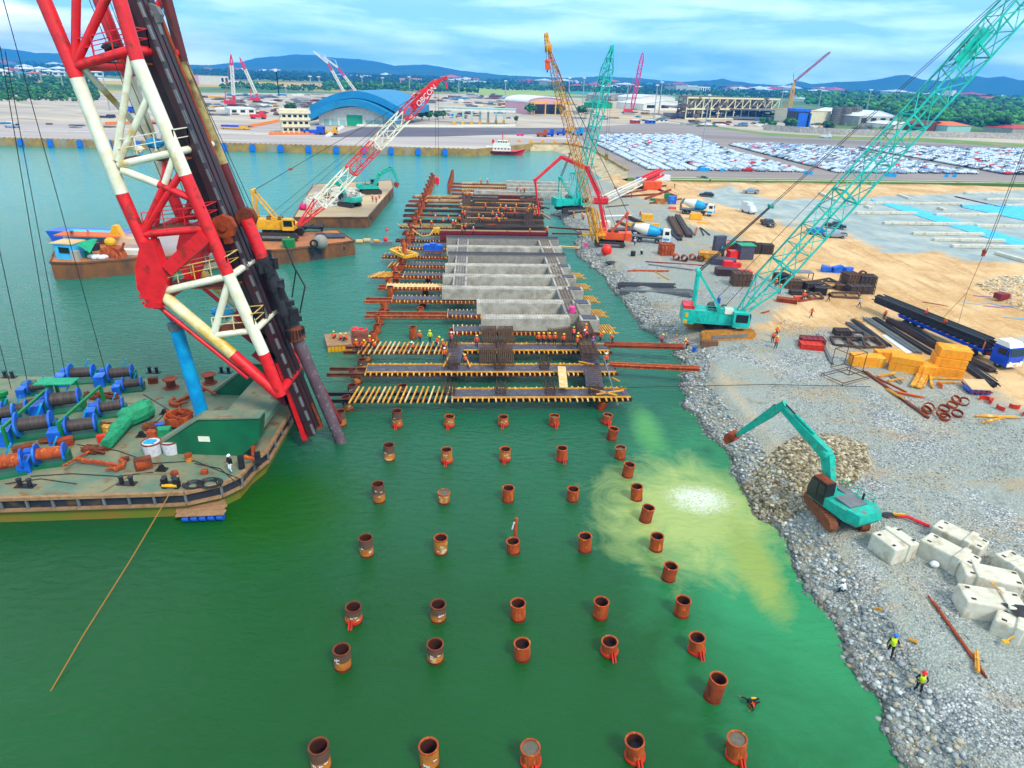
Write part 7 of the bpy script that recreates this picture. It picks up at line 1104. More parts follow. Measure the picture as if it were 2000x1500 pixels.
# ---- lying white boom section and red section in the background yard
root=T('lying_boom','white lattice boom with red end lying across the yard','crane boom',G(1230,375));a,b,c=G(1180,398,1.2),P(1258,352,4.5),P(1292,336,6.5);MB().lattice(a,b,1.6,1.6,1.6,1.6,12,r=.13).build('boom_section','lamp_white',root);MB().lattice(b,c,1.8,1.8,1.8,1.6,4,r=.3).build('red_end','red_paint',root);MB().box(a-V((1,0,.2)),(4,2.4,1.4)).build('foot_block','red_paint',root)
MB().ball(G(1184,497,.9),(1.1,.9,1.2),12,8).build('red_ball','red_ball',label='red orange tarp ball beside the orange crane',cat='buoy',smooth=60);MB().ball(G(1194,515,.2),(1.3,.9,.3),12,6).build('black_puddle_mat','black_steel',label='black rubber mat on the gravel below the orange crane',cat='mat');MB().ball(G(1196,523,.1),(.7,.4,.2),10,5).build('black_puddle_mat','black_steel',label='small black mat below the larger one',cat='mat')
mb=MB();mb.path([G(1130,505,.1),G(1148,507,.2),G(1152,505,.1)],.3,6).build('blue_bundle','blue_tarp',label='small blue bundle at the waterline by the orange crane',cat='bundle');q=G(1352,676);MB().tube(G(1355,690),G(1355,690,.9),.28).build('blue_can','drum_blue',label='small blue can near the access beam end',cat='can');MB().tube(G(1403,592),G(1403,592,.9),.28).build('blue_can','drum_blue',label='small blue can behind the big teal crane',cat='can');MB().tube(G(1236,500,.1),G(1236,500,1),.5).build('black_drum','black_steel',label='black drum near the orange box',cat='drum')
for i,(x,y,c)in enumerate([(1880,592,'sky_tarp'),(1920,598,'purple_cloth'),(1900,578,'purple_cloth'),(1960,620,'sky_tarp'),(1970,600,'cyan_tube')]):a=G(x,y,.08);MB().path([a,a+V((2.2,-.6,.02)),a+V((4.4,.4,0)),a+V((6.5,-1.5+i*.3,.02))],.06,5).build('site_hose',c,label='thin coloured hose across the sand hollow, %s'%ORD[i],cat='hose')
q=G(1955,582);MB().box(q+V((0,0,.4)),(2.0,1.4,.9),.3).build('red_pump','formwork_red',label='dark red pump in the sand hollow',cat='pump');mb=MB();[mb.beam(G(1520+i*3,765+i*7,.1),G(1556+i*8,758+i*9,.1),.25,.1)for i in range(0)]
MB().path([P(1208,757,2.2),G(1500,757,.4),G(1700,760,.3)],.04,5).build('shore_cable','wire_dark',label='thin dark cable from the nearest staging row over the gravel',cat='cable')
# ---- loose riprap and gravel
def rocks(name,n,poly,r0,r1,cols,lab,seed,zoff=0.,shore=None,z1=.4):
 rg=np.random.default_rng(seed);pa=np.array(poly,float);x0,y0=pa.min(0);x1,y1=pa.max(0);X=rg.uniform(x0,x1,n*12);Y=rg.uniform(y0,y1,n*12);ok=sd_poly(X,Y,poly)>0
 if shore:s=sd_poly(X,Y,SITE);ok&=(s>shore[0])&(s<shore[1])
 else:
  s=sd_poly(X,Y,SITE);ok&=(s>1)&(fnoise(X,Y,.09,5)>.45)
 X=X[ok][:n];Y=Y[ok][:n];Z=np.array([gz(x,y)for x,y in zip(X,Y)]);r=r0+(r1-r0)*rg.random(len(X))**2.5;c=np.array([lin(k)for k in cols])[rg.integers(0,len(cols),len(X))]*np.append(np.ones(3),1);c[:,:3]*=rg.uniform(.6,1.2,(len(X),1))
 if shore:wet=Z<.15;c[wet,:3]*=.5
 link(name,scatter(name,np.stack([X,Y,Z+r*.25],1),r,['rock_mix'],c,flat=.6,jit=.42,rnd=rg),kind='stuff',label=lab)
gcol=['90969a','a4a8aa','b8bcbc','7e8488','b0a690','c8cac8']
NEARP=[(14,18),(44,18),(60,60),(60,95),(12,110)]
rocks('shore_rocks',19000,[(10,10),(60,10),(60,150),(5,190),(5,100)],.06,.23,gcol,'grey rocks along the waterline',1,shore=(-1.0,3.2));rocks('gravel',34000,NEARP,.03,.10,gcol,'loose grey gravel stones on the near shore',2);rocks('brown_rocks',8000,[tuple(p)for p in PILEZ[0][0]],.08,.26,['a89880','8c7a58','c4bca4','94846a','6c5c40','b8ac90'],'brown rocks heaped behind the excavator',3,shore=(-1,60))
rocks('hollow_stones',1500,[tuple(p)for p in PILEZ[1][0]],.12,.3,['d8c8a8','c0a888','e8dcc8'],'pale stones on the bank by the right border',4,shore=(0,200))
# ====== PEOPLE
POSE={
'stand':dict(hip=.9,lean=0.,ft=((.05,.1),(-.05,-.1)),hand=((.12,.3,.78),(.1,-.28,.8))),'look':dict(hip=.9,lean=.08,ft=((.12,.13),(-.12,-.13)),hand=((.3,.16,1.1),(.28,-.14,1.08))),'walk':dict(hip=.88,lean=.08,ft=((.36,.1),(-.38,-.1)),hand=((-.2,.28,.85),(.3,-.27,.95))),
'bend':dict(hip=.84,lean=.75,ft=((.1,.16),(-.15,-.16)),hand=((.62,.18,.5),(.6,-.16,.48))),'crouch':dict(hip=.34,lean=.35,ft=((.22,.14),(.05,-.14)),hand=((.5,.2,.4),(.48,-.16,.35))),'sit':dict(hip=.26,lean=.2,ft=((.55,.14),(.5,-.14)),hand=((.4,.2,.45),(.4,-.18,.42))),'swim':dict(hip=-.35,lean=.5,ft=((-.4,.1),(-.5,-.1)),hand=((.6,.45,.1),(.5,-.55,.1)))}
_pm={}
def skinned(nodes,edges,name):
 me=bpy.data.meshes.new(name);me.from_pydata([n[0]for n in nodes],edges,[]);o=bpy.data.objects.new(name,me);COL.objects.link(o);o.modifiers.new('s','SKIN');me.skin_vertices[0].data[0].use_root=True
 for sv,n in zip(me.skin_vertices[0].data,nodes):sv.radius=(n[1],n[2]if len(n)>2 else n[1])
 s=o.modifiers.new('u','SUBSURF');s.levels=1;s.render_levels=1;bpy.context.view_layer.update();r=bpy.data.meshes.new_from_object(o.evaluated_get(bpy.context.evaluated_depsgraph_get()));bpy.data.objects.remove(o);r.shade_smooth();return r
def person_meshes(pose):
 if pose in _pm:return _pm[pose]
 q=POSE[pose];hz=q['hip'];ln=q['lean'];f=V((math.sin(ln),0,math.cos(ln)));hip=V((0,0,hz));ch=hip+f*.34;nk=hip+f*.54;hd=nk+V((math.sin(ln*.6),0,math.cos(ln*.6)))*.13
 N_=[(hip,.15,.12),(hip+f*.18,.14,.11),(ch,.17,.12),(nk-f*.03,.08,.08),(nk+(hd-nk)*.5,.055),(hd,.095),(hd+(hd-nk).normalized()*.09,.075)];E_=[(0,1),(1,2),(2,3),(3,4),(4,5),(5,6)]
 N_.append((hd+V((.09,0,-.01)),.03));E_.append((5,7))
 for s,(fx,fy)in zip((1,-1),q['ft']):
  ft=V((fx,fy,.05));hj=hip+V((0,s*.1,-.06));L1=.42;dm=(ft-hj);md=hj.lerp(ft,.5);kk=math.sqrt(max(0,L1*L1-(dm.length/2)**2));fw=V((1,0,.1))if hz>.5 else V((.5,0,.9));kn=md+fw.normalized()*kk
  b=len(N_);N_+=[(hj,.1),(kn,.07),(ft+V((0,0,.03)),.05),(ft+V((.15,0,-.02)),.04)];E_+=[(0,b),(b,b+1),(b+1,b+2),(b+2,b+3)]
 tips=[]
 for s,h in zip((1,-1),q['hand']):
  h=V(h)if pose not in('x',)else V(h);sh=ch+f*.12+V((0,s*.19,0));dm=h-sh;md=sh.lerp(h,.5);kk=math.sqrt(max(0,.29**2-(min(dm.length,.57)/2)**2));el=md+V((-.5,s*.6,-.5)).normalized()*kk;h=sh+dm.normalized()*min(dm.length,.57)if dm.length>.57 else h
  b=len(N_);N_+=[(sh,.065),(el,.048),(h,.03),(h+(h-el).normalized()*.07,.032,.02)];E_+=[(2,b),(b,b+1),(b+1,b+2),(b+2,b+3)];tips.append((h+(h-el).normalized()*.08,(h-el).normalized(),s))
 body=skinned(N_,E_,'person');
 mb=MB()
 for c,d,s in tips:
  sd_=d.cross(V((0,0,1)));sd_=sd_.normalized()if sd_.length>.1 else V((0,1,0));up=sd_.cross(d)
  for k,l_ in enumerate((.06,.075,.07,.055)):o=c+sd_*(k-1.5)*.02;m_=o+d*l_*.6;mb.tube(o,m_,.009,n=5).tube(m_,m_+(d*.6-up*.5)*l_*.6,.008,n=5)
  mb.tube(c-d*.03+sd_*s*.03,c+sd_*s*.065+d*.02,.011,n=5)
 bm=bmesh.new();bm.from_mesh(body);tmp=bpy.data.meshes.new('t');tmp.from_pydata(mb.v,[],mb.f);bm.from_mesh(tmp);bm.to_mesh(body);bm.free()
 wz=hip.z+.02
 arr=[]
 for p in body.polygons:
  c=p.center;t_=(c-hip).dot(f);far_h=min((c-t[0]).length for t in tips)
  legish=(t_<.0 and c.z<hz+.02)if hz>.5 else(c-hip).dot(f)<.06 or(c.x>.12 and c.z<.5)
  if far_h<.12 or(c-hd).length<.17:a=0
  elif c.z<.10 and pose!='swim':a=3
  elif legish:a=2
  else:a=4 if abs(c.y)<.165 and.0<t_<.52 and abs((c-hip-f*t_).length)<.24 else 1
  arr.append(a)
 vest=skinned([(hip+f*.02,.185,.16),(hip+f*.2,.185,.165),(ch,.215,.18),(nk-f*.07,.17,.15)],[(0,1),(1,2),(2,3)],'vest')
 hm=MB();ax=(hd-nk).normalized();A_=Matrix.Translation(hd+ax*.06)@V((0,0,1)).rotation_difference(ax).to_matrix().to_4x4();hm.ball((0,0,0),(.15,.13,.14),12,4,v0=0);hm.tube((.03,0,-.01),(.03,0,.015),.17,.16,12);hm.xf(A_)
 he=bpy.data.meshes.new('helmet');he.from_pydata(hm.v,[],hm.f);he.shade_smooth();he.update();stp=MB()
 for sgn in(-1,1):stp.beam(hip+f*.12+V((0,0,0))+V((.14,sgn*.09,0)),ch+f*.12+V((.13,sgn*.1,0)),.035,.02)
 for s_ in(.14,.3):c=hip+f*s_;stp.tube(c-f*.02,c+f*.02,.172,n=14)
 _pm[pose]=(body,arr,vest,he,hip.copy());return _pm[pose]
_pc={}
def person(p,az,pose,vest,helm,lab,shirt=None,legs='navy_cloth',sc=1.02,group=None):
 body,arr,ve,he,hip=person_meshes(pose);shirt=shirt or vest;k=(pose,shirt,legs,vest)
 if k not in _pc:
  b=body.copy();b.materials.clear();[b.materials.append(_m[x])for x in('skin',shirt,legs,'boots',vest)];b.polygons.foreach_set('material_index',arr);b.update();_pc[k]=b
 for key,src,mt in((('v',pose,vest),ve,vest),(('h',pose,helm),he,helm)):
  if key not in _pc:c=src.copy();c.materials.clear();c.materials.append(_m[mt]);_pc[key]=c
 o=link('person',_pc[k],None,p,lab,'person',group);o.rotation_euler=(0,0,az);o.scale=(sc,)*3
 link('safety_vest',_pc[('v',pose,vest)],o);link('hard_hat',_pc[('h',pose,helm)],o);return o
vc={'o':'vest_orange','y':'vest_yellow','p':'vest_pink','l':'vest_lime','w':'white_cloth','k':'black_cloth','u':'purple_cloth'};hc={'y':'helmet_yellow','w':'helmet_white','r':'helmet_red','b':'helmet_blue','k':'helmet_pink'};vn={'o':'orange','y':'yellow','p':'pink','l':'lime','w':'white','k':'black','u':'purple'};hn={'y':'yellow','w':'white','r':'red','b':'blue','k':'pink'}
pn={'stand':'standing','look':'standing with raised hands','walk':'striding','bend':'bending forward','crouch':'crouching','sit':'sitting','swim':'swimming'}
for x,y,az,po,v_,h_,w_ in[(1736,1280,60,'walk','y','b','on the gravel near the waterline, arms crossed'),(1790,1352,250,'look','y','r','on the wet gravel, nearest worker to the camera'),(1646,1160,120,'crouch','w','w','alone at the water edge'),(1583,621,20,'walk','o','y','running on the sand'),(1508,670,90,'stand','o','y','left of the trio on the gravel'),(1515,660,80,'stand','o','y','at the back of the trio on the gravel'),(1514,680,270,'stand','o','y','in front of the trio on the gravel'),(1726,625,100,'stand','o','w','beside the dark bundles behind the lorry'),(1677,600,180,'walk','w','y','far out on the sand in white'),(1568,588,250,'stand','o','y','beside the small orange box'),(1617,589,190,'walk','k','y','dragging a red item over the sand'),(1522,575,90,'stand','p','y','under the long teal boom'),(1514,563,90,'stand','o','y','behind the one under the long boom'),
(1342,682,200,'bend','o','y','holding the shore end of the third row beams'),(1330,685,0,'crouch','o','y','crouching at the shore end of those beams'),(1316,668,0,'crouch','o','y','on the third row beams near the shore'),(1252,498,60,'sit','k','w','sitting on the ground near the orange box'),(1239,480,60,'stand','w','w','behind the nearer mixer truck'),(1330,413,90,'stand','o','y','beside the farther mixer truck'),(1250,424,90,'stand','o','y','near the yellow box in the yard'),(1098,424,90,'stand','o','y','on the footbridge end by the middle crane'),(1110,428,0,'stand','o','y','first of the row before the middle crane'),(1120,428,180,'stand','o','y','second of the row before the middle crane'),(1136,429,0,'stand','o','y','third of the row before the middle crane'),(1139,432,90,'stand','o','w','fourth of the row before the middle crane'),(1233,386,0,'stand','o','y','in the scrap yard'),(1386,358,180,'stand','k','y','next to the dark pickup by the road'),(1478,357,0,'stand','p','y','on the sand beside the road'),(1317,368,0,'stand','k','y','alone on the sand behind the scrap yard'),(1212,374,0,'bend','k','w','at the left end of the scrap yard')]:
 person(G(x,y,.02),R(az),po,vc[v_],hc[h_],'%s worker in %s vest, %s helmet, %s'%(pn[po].split()[0],vn[v_],hn[h_],w_)if len(w_.split())<9 else 'worker in %s vest and %s helmet %s'%(vn[v_],hn[h_],w_),shirt='black_cloth' if v_=='y' else None,legs='black_cloth' if v_ in 'y' else 'navy_cloth')
person(P(1851,628,4.35),R(120),'stand','vest_pink','helmet_yellow','worker in pink vest standing on the load of the lorry',legs='navy_cloth')if False else person(RM((a.x,a.y,0),0)@V((0,0,0))if False else P(1806,623,3.9),R(120),'stand','vest_pink','helmet_yellow','worker in pink vest standing at the side of the lorry load');person(P(1845,634,4.4),R(200),'sit','vest_orange','helmet_yellow','worker in orange vest sitting on top of the lorry load')
person(P(1470,1378,-.05)+V((0,0,.22)),R(200),'swim','vest_orange','black_cloth','swimmer in black with an orange harness in the green water',shirt='black_cloth',legs='black_cloth');MB().box(P(1472,1364,.05),(.3,.12,.08)).build('swim_float','yellow_paint',label='small yellow float beside the swimming diver',cat='float')
JW=[(652,662,1.0,90,'sit','o','y','on the brown raft, left of three'),(664,665,1.0,0,'sit','o','y','on the brown raft, middle of three'),(678,665,1.0,180,'sit','o','y','on the brown raft, right of three'),(697,688,1.9,90,'stand','o','y','at the left end of the third row'),(705,685,1.9,0,'bend','o','y','second at the left end of the third row'),(723,680,1.9,0,'stand','p','y','third at the left end of the third row'),(733,680,1.9,180,'crouch','o','y','fourth at the left end of the third row'),
(808,683,1.9,200,'crouch','o','w','crouching on the pale timbers of the third row'),(820,670,1.9,90,'stand','o','y','on the back timber of the third row, left'),(840,669,1.9,270,'stand','y','y','on the back timber, third row'),(851,678,1.9,0,'bend','o','y','bending near the yellow crate on the third row'),(868,679,1.9,180,'crouch','o','y','crouching left of the rebar ring, third row'),(882,673,2.2,200,'stand','p','w','beside the left rebar ring of the third row'),(931,679,2.2,270,'stand','p','y','standing alone at the middle of the third row'),(868,705,2.2,90,'stand','o','w','left of the dark trough behind row two'),(910,710,2.2,120,'crouch','p','y','right of the dark trough behind row two'),
(1051,674,2.2,90,'stand','o','y','first of the five in line'),(1061,674,2.2,90,'stand','o','y','second of the five in line'),(1072,674,2.2,90,'stand','o','y','third of the five in line'),(1083,674,2.2,90,'stand','o','y','fourth of the five in line'),(1100,676,2.2,90,'stand','o','y','last of the five in line'),(1120,662,3.0,90,'bend','p','y','behind the rebar at the shoreward corner'),(1126,680,2.2,0,'stand','o','y','at the shoreward corner, navy trousers'),(1135,671,2.4,180,'bend','o','y','bending over the corner rebar'),(1144,656,3.2,90,'bend','o','y','atop the corner rebar cage'),(1147,664,3.0,200,'bend','p','w','in pale pink working on the corner cage'),(1157,682,2.2,270,'stand','u','k','in purple clothes with pink hat at the corner'),(1170,668,2.2,0,'bend','o','y','bending right of the corner cage'),(1197,671,2.0,180,'bend','o','y','bending on the third row beams over the water'),(1290,668,2.3,0,'crouch','p','y','sitting on the third row beams at the waterline'),(1182,715,2.2,270,'stand','o','w','at the second row shoreward end')]
for x,y,z,az,po,v_,h_,w_ in JW:person(P(x,y,z),R(az),po,vc[v_],hc[h_],'worker in %s vest and %s helmet %s'%(vn[v_],hn[h_],w_),legs='purple_cloth' if v_=='u' else 'navy_cloth')
spots=[(902,458),(908,452),(925,461),(1037,458),(1068,460),(935,434),(940,436),(970,435),(976,437),(973,424),(977,414),(983,416),(988,416),(998,415),(1008,414),(1005,424),(1028,420),(1046,418),(1050,422),(1041,414),(1044,428),(1031,412),(900,412),(903,420),(908,428),(898,436),(888,444),(850,436),(865,436),(876,436),(822,446),(843,444),(884,446),(858,392),(904,384),(912,388),(918,386),(921,390),(1016,376),(1024,378),(1010,374),(940,360),(952,361),(925,363),(948,412),(962,428),(984,430)]
for i,(x,y)in enumerate(spots):
 far_=y<400;person(P(x,y,3.7 if 900<x<1060 and y>395 else 2.6 if x<900 else 3.6),R((i*67)%360),['stand','bend','look','crouch','stand'][i%5],vc['oopoo'[i%5]],hc['yywyy'[i%5]],'small %s worker %s on the %s, %s'%('pink vested' if i%5==2 else 'orange vested',pn[['stand','bend','look','crouch','stand'][i%5]].split()[0],'far deck end' if far_ else 'rebar deck','%s third, %s side'%('left' if x<900 else 'middle' if x<985 else 'right','near' if y>432 else 'middle' if y>405 else 'far')),group='orange clad workers on the deck beyond the shutter',sc=1.1)
for i,(x,y,z,v_,h_,w_,po)in enumerate([(728,394,2.6,'p','y','left of the pair beside the far excavator','stand'),(735,396,2.6,'p','w','right of the pair beside the far excavator','stand'),(741,388,2.6,'o','b','next to the blue barrel on the stone barge','crouch'),(564,476,3.0,'o','y','behind the green compressor on the rusty barge','crouch')]):person(P(x,y,z),R(90),po,vc[v_],hc[h_],'worker in %s vest %s'%(vn[v_],w_),sc=1.1)
person(P(452,922,DZ+.05),R(250),'stand','black_cloth','helmet_white','worker in black with white helmet on the barge bow',legs='white_cloth')
# ====== BACKGROUND BUILDINGS
def bld(name,lab,x0,x1,y,hpx,dep,wall='wall_white',roof='roof_white',rt='flat',win=0,door=None,cat='building',y1=None,over=.5,wrow=1,group=None,rh=.35):
 a,b=P(x0,y,3),P(x1,y1 or y,3);s=a.length/1285;h=hpx*s;d=(b-a);w=d.length;az=math.atan2(d.y,d.x);c=(a+b)/2;root=T(name,lab,cat,c,0,group);A_=RM(c,az);rise=h*rh;hw=h if rt=='flat' else h-rise
 MB().box((0,dep/2,hw/2),(w,dep,hw)).xf(A_).build('wall',wall,root)
 if rt=='gable':MB().side([(-w/2-over,hw),(0,h),(w/2+over,hw),(w/2+over,hw-.15),(0,h-.3),(-w/2-over,hw-.15)],-over,dep+over).side([(-w/2,hw),(0,h-.1),(w/2,hw)],0,.3).xf(A_).build('roof',roof,root)
 elif rt=='ridge':
  mb=MB();vs=[(-w/2-over,-over,hw),(w/2+over,-over,hw),(w/2+over,dep+over,hw),(-w/2-over,dep+over,hw),(-w/2+dep*.3,dep/2,h),(w/2-dep*.3,dep/2,h)];mb.add(vs,[(0,1,5,4),(2,3,4,5),(1,2,5),(3,0,4),(3,2,1,0)]).xf(A_).build('roof',roof,root)
 elif rt=='arc':
  n=14;pt=[(math.cos(math.pi*(1-i/n))*(w/2+over),hw+math.sin(math.pi*i/n)*rise)for i in range(n+1)];pb_=[(x,z-max(.35,h*.06))for x,z in pt[::-1]];MB().side(pt+pb_,-over*1.5,dep+over).xf(A_).build('roof',roof,root);MB().side(pt[:],0,.4).xf(A_).build('gable_wall',wall,root)
 else:MB().box((0,dep/2,hw+.2),(w+over,dep+over,.4)).xf(A_).build('roof',roof,root)
 for r_ in range(wrow):
  for i in range(win):MB().box((-w/2+w*(i+.5)/win,-.06,hw*(r_+.6)/wrow),(w/win*.55,.1,hw/wrow*.45)).xf(A_).build('window','glass_dark',root)
 if door:f0,f1,dh,dm=door;MB().box((-w/2+w*(f0+f1)/2,-.12,hw*dh/2),(w*(f1-f0),.2,hw*dh)).xf(A_).build('door',dm,root)
 return root,A_,w,hw
q=P(696,246,3);s=q.length/1285;r_=T('arched_hall','big white hall with curved bright blue roof and green door','hall',q);A_=RM(q,.09)
def arc(n,x0,x1,z0,ri):return[((x0+(x1-x0)*i/n)*s,(z0+math.sin(math.pi*i/n)*ri)*s)for i in range(n+1)]
def sk(mb,k):mb.v=[(x+max(0,y)*k,y,z)for x,y,z in mb.v];return mb
sk(MB().side([(-60*s,0),(60*s,0)]+arc(18,-60,60,19,12)[::-1],0,62),.12).xf(A_).build('wall','wall_white',r_)
t0=arc(20,-80,72,17,27);sk(MB().side(t0+[(x,z-11*s)for x,z in t0[::-1]],-6,14),.12).xf(A_).build('front_roof','roof_blue',r_);t1=arc(20,-84,78,30,27);sk(MB().side(t1+[(x,z-12*s)for x,z in t1[::-1]],4,70),.22).xf(A_).build('rear_roof','roof_blue',r_)
MB().box((0,-.1,5*s),(119*s,.3,10*s)).xf(A_).build('mint_plinth','wall_mint',r_);MB().box((-2*s,-.3,10.5*s),(32*s,.3,21*s)).xf(A_).build('door_surround','lamp_white',r_);MB().box((-2*s,-.55,9*s),(27*s,.3,18*s)).xf(A_).build('door','door_green',r_)
for i in range(9):MB().box(((-60+15*i)*s,-.2,10*s),(1.0 if 0<i<8 else 3,.5,20*s)).xf(A_).build('pilaster','lamp_white',r_)
r_,A_,w,h=bld('control_building','cream three storey control building in front of the arched hall',553,606,262,38,13,'wall_cream','wall_cream','flat',0,cat='building')
for k in range(3):MB().box((0,6.5,h*(.36+.29*k)),(w*(1.04+.06*k),14.5,h*.11)).xf(A_).build('balcony_slab','wall_cream',r_);[MB().box((-w*.4+w*.2*i,-.1,h*(.2+.29*k)),(w*.12,.2,h*.1)).xf(A_).build('window','glass_dark',r_)for i in range(5)]
a,b=P(888,243,3),P(984,240,3);s=a.length/1285;root=T('toll_gate','pale canopy on seven teal pillars with yellow feet','gate',(a+b)/2);top=24*s;MB().box((a+b)/2+V((0,0,top)),((b-a).length+3,10,1.8)).build('canopy','wall_white',root);MB().box((a+b)/2+V((0,0,top+1.1)),((b-a).length+3.6,10.6,.5)).build('canopy_edge','wall_mint',root)
for i in range(7):q=a.lerp(b,i/6);MB().beam(q,q+V((0,0,top-.9)),1.3).build('pillar','wall_mint',root);MB().box(q+V((0,-2,1)),(1.8,6,2)).build('kerb_island','yellow_paint',root)
r_,A_,w,h=bld('curved_shed','long shed with white curved double roof and open front',1030,1100,223,30,40,'wall_pink','roof_white','arc',0,(.15,.95,.8,'black_steel'),cat='shed',rh=.3);
for i,(x0,x1)in enumerate(((1040,1069),(1081,1116))):
 a,b=P(x0,224,3),P(x1,224,3);s=a.length/1285;root=T('gantry_frame',['yellow gantry frame before the curved shed, left','yellow gantry frame before the curved shed, right'][i],'gantry',a);z=20*s;MB().beam(a+V((0,0,z)),b+V((0,0,z)),1.4).build('girder','yellow_paint',root);[MB().beam(q,q+V((0,0,z)),1.1).build('gantry_leg','yellow_paint',root)for q in(a.lerp(b,.1),a.lerp(b,.85))]
B_=[('warehouse','grey arched shed left of the magenta crane',1192,1232,197,12,50,'wall_grey','wall_grey','arc',0),('warehouse','white arched shed right of the magenta crane',1250,1318,200,12,45,'wall_white','roof_white','arc',0),('warehouse','white flat shed with door below the arched one',1256,1338,216,17,45,'wall_white','roof_white','gable',3),('warehouse','bright green roofed shed right of the teal boom',1168,1196,212,13,25,'green_sheet','green_sheet','gable',0),('warehouse','teal roofed strip building behind the teal boom',1150,1200,186,5,60,'wall_mint','teal_dark','gable',0),('apartment_block','grey apartment block on the horizon, left one',1320,1340,180,9,40,'wall_grey','wall_grey','flat',5),('apartment_block','white apartment block on the horizon, middle',1342,1362,181,11,40,'wall_white','roof_white','flat',5),('apartment_block','white apartment block on the horizon, right',1364,1386,182,10,40,'wall_white','roof_white','flat',5),
('warehouse','sand coloured shed between blue tower and silos',1577,1618,243,20,40,'wall_cream','sand_mat','flat',0),('warehouse','big grey shed right of the silos',1675,1748,247,24,60,'wall_grey','roof_white','gable',4),('barn','dark brown open barn beside the orange roofed shed',1805,1848,257,15,20,'rust_dark','rust_dark','gable',0),('barn','shed with orange roof behind the long wall',1848,1894,259,15,25,'wall_mint','roof_orange','ridge',0),('warehouse','low white shed seen behind the long boom',1745,1800,252,10,30,'wall_white','roof_white','gable',0),('barn','red roofed shed at the right border',1975,2030,262,12,25,'wall_grey','roof_red','ridge',0),('house','big red brown roofed villa on the right horizon',1935,1990,206,12,60,'wall_white','roof_red','ridge',6),('house','long brown roofed house left of the right horizon villa',1900,1940,206,7,50,'wall_pink','rust_dark','ridge',4),('tower_block','thin white tower block beside the teal boom',1855,1862,199,16,25,'wall_white','roof_white','flat',0),('temple','small temple with steep orange roof on the horizon',1676,1692,196,11,30,'roof_orange','roof_orange','gable',0),('temple','red roofed temple hall left of the teal boom',1738,1762,200,9,30,'roof_red','roof_red','ridge',0),
('shop_building','pink roofed building on the left horizon',405,434,165,13,60,'wall_pink','roof_pink','flat',5),('shop_building','pale tall building beside the pink roofed one',432,448,167,14,50,'wall_white','wall_grey','flat',2),('shop_building','pale pink low building right of the tall pale one',448,471,167,7,40,'wall_white','wall_pink','flat',4),('house','big red roofed house on the far left horizon',15,40,125,8,60,'wall_pink','roof_red','ridge',5),('warehouse','long white roofed hall in the far fields',685,722,157,4,90,'wall_white','roof_white','gable',0),('warehouse','white stepped building in the far fields',682,725,154,6,60,'wall_white','lamp_white','flat',6),('shop_building','orange pink building near the red boom tip',808,824,163,8,50,'wall_pink','roof_orange','flat',3),('house','bright pink building behind the toll gate',1030,1041,167,6,40,'roof_pink','roof_pink','flat',0),('tower_block','purple grey tower block left of the yellow boom',1069,1078,172,12,30,'wall_grey','wall_grey','flat',3),('house','white long building behind the toll gate',926,950,167,7,40,'wall_white','roof_white','flat',6),('warehouse','low grey shed behind the far left yard',450,500,224,9,20,'wall_white','roof_white','flat',3),
('site_office','pair of red and blue site cabins at the lot edge, left',1237,1250,242,6,5,'roof_red','roof_white','flat',2),('site_office','blue site cabin at the lot edge',1266,1280,242,6,5,'blue_machine','roof_white','flat',2),('site_office','long green roofed cabin at the lot edge',1252,1305,238,5,5,'wall_white','frame_green','gable',6),('warehouse','long low white shed in the left distance',185,240,158,4,40,'wall_white','roof_white','gable',0),('house','orange pink house in the left distance',205,225,141,7,40,'wall_pink','roof_orange','ridge',0)]
for t_ in B_:bld(*t_)
wl_=[P(x,y,3)for x,y in((1490,254),(1560,259),(1640,263),(1740,266),(1850,268),(2000,272),(2400,290))];root=T('boundary_wall','long pale concrete boundary wall behind the car lot','wall',wl_[2])
for a,b in zip(wl_,wl_[1:]):MB().beam(a+V((0,0,2)),b+V((0,0,2)),.5,4).build('wall_panel','concrete',root)
a,b=P(1338,234,3),P(1516,234,3);s=a.length/1285;d=(b-a);root=T('steel_module','huge cream and grey steel truss module under construction','steel structure',(a+b)/2);H_=36*s
for dy in(0,18,36):
 mb=MB();n=12
 for k in(.05,.5,1):mb.beam(a+V((0,dy,H_*k)),b+V((0,dy,H_*k)),1.4)
 for i in range(n+1):q=a.lerp(b,i/n)+V((0,dy,0));mb.beam(q,q+V((0,0,H_)),.8);
 for i in range(n):q=a.lerp(b,i/n)+V((0,dy,H_*.5));q2=a.lerp(b,(i+1)/n)+V((0,dy,H_));mb.beam(q,q2,.6)
 mb.build('truss_frame','frame_cream' if dy==0 else 'scaffold',root)
mb=MB();rg=random.Random(2)
for i in range(520):q=a+d*rg.random()+V((0,rg.uniform(-1,38),rg.uniform(0,H_*1.02)));mb.box(q,(rg.uniform(1,7),rg.uniform(1,4),rg.uniform(.5,2.5)))
mb.build('scaffold_clutter','scaffold',root)['kind']='stuff';MB().box(a+d*.5+V((0,18,H_*.5)),(d.length,38,1.0)).box(a+d*.5+V((0,18,2)),(d.length,38,2)).build('floor_deck','steel_grey',root)
for i in range(3):
 q=P(1629+i*19,244,3);s=q.length/1285;root=T('scaffolded_silo','scaffolded round silo, %s of three'%('left','middle','right')[i],'silo',q);MB().tube(q,q+V((0,0,27*s)),6*s,n=20).build('silo_shell','wall_grey',root,smooth=40);mb=MB();rr=7.5*s
 for k in range(8):
  z=27*s*(k+1)/8;pts=[q+V((math.cos(t)*rr,math.sin(t)*rr,z))for t in np.linspace(0,6.283,13)];mb.path(pts,.25,4)
 for t in np.linspace(0,6.283,13):mb.beam(q+V((math.cos(t)*rr,math.sin(t)*rr,0)),q+V((math.cos(t)*rr,math.sin(t)*rr,27*s)),.4)
 mb.build('scaffolding','scaffold',root)
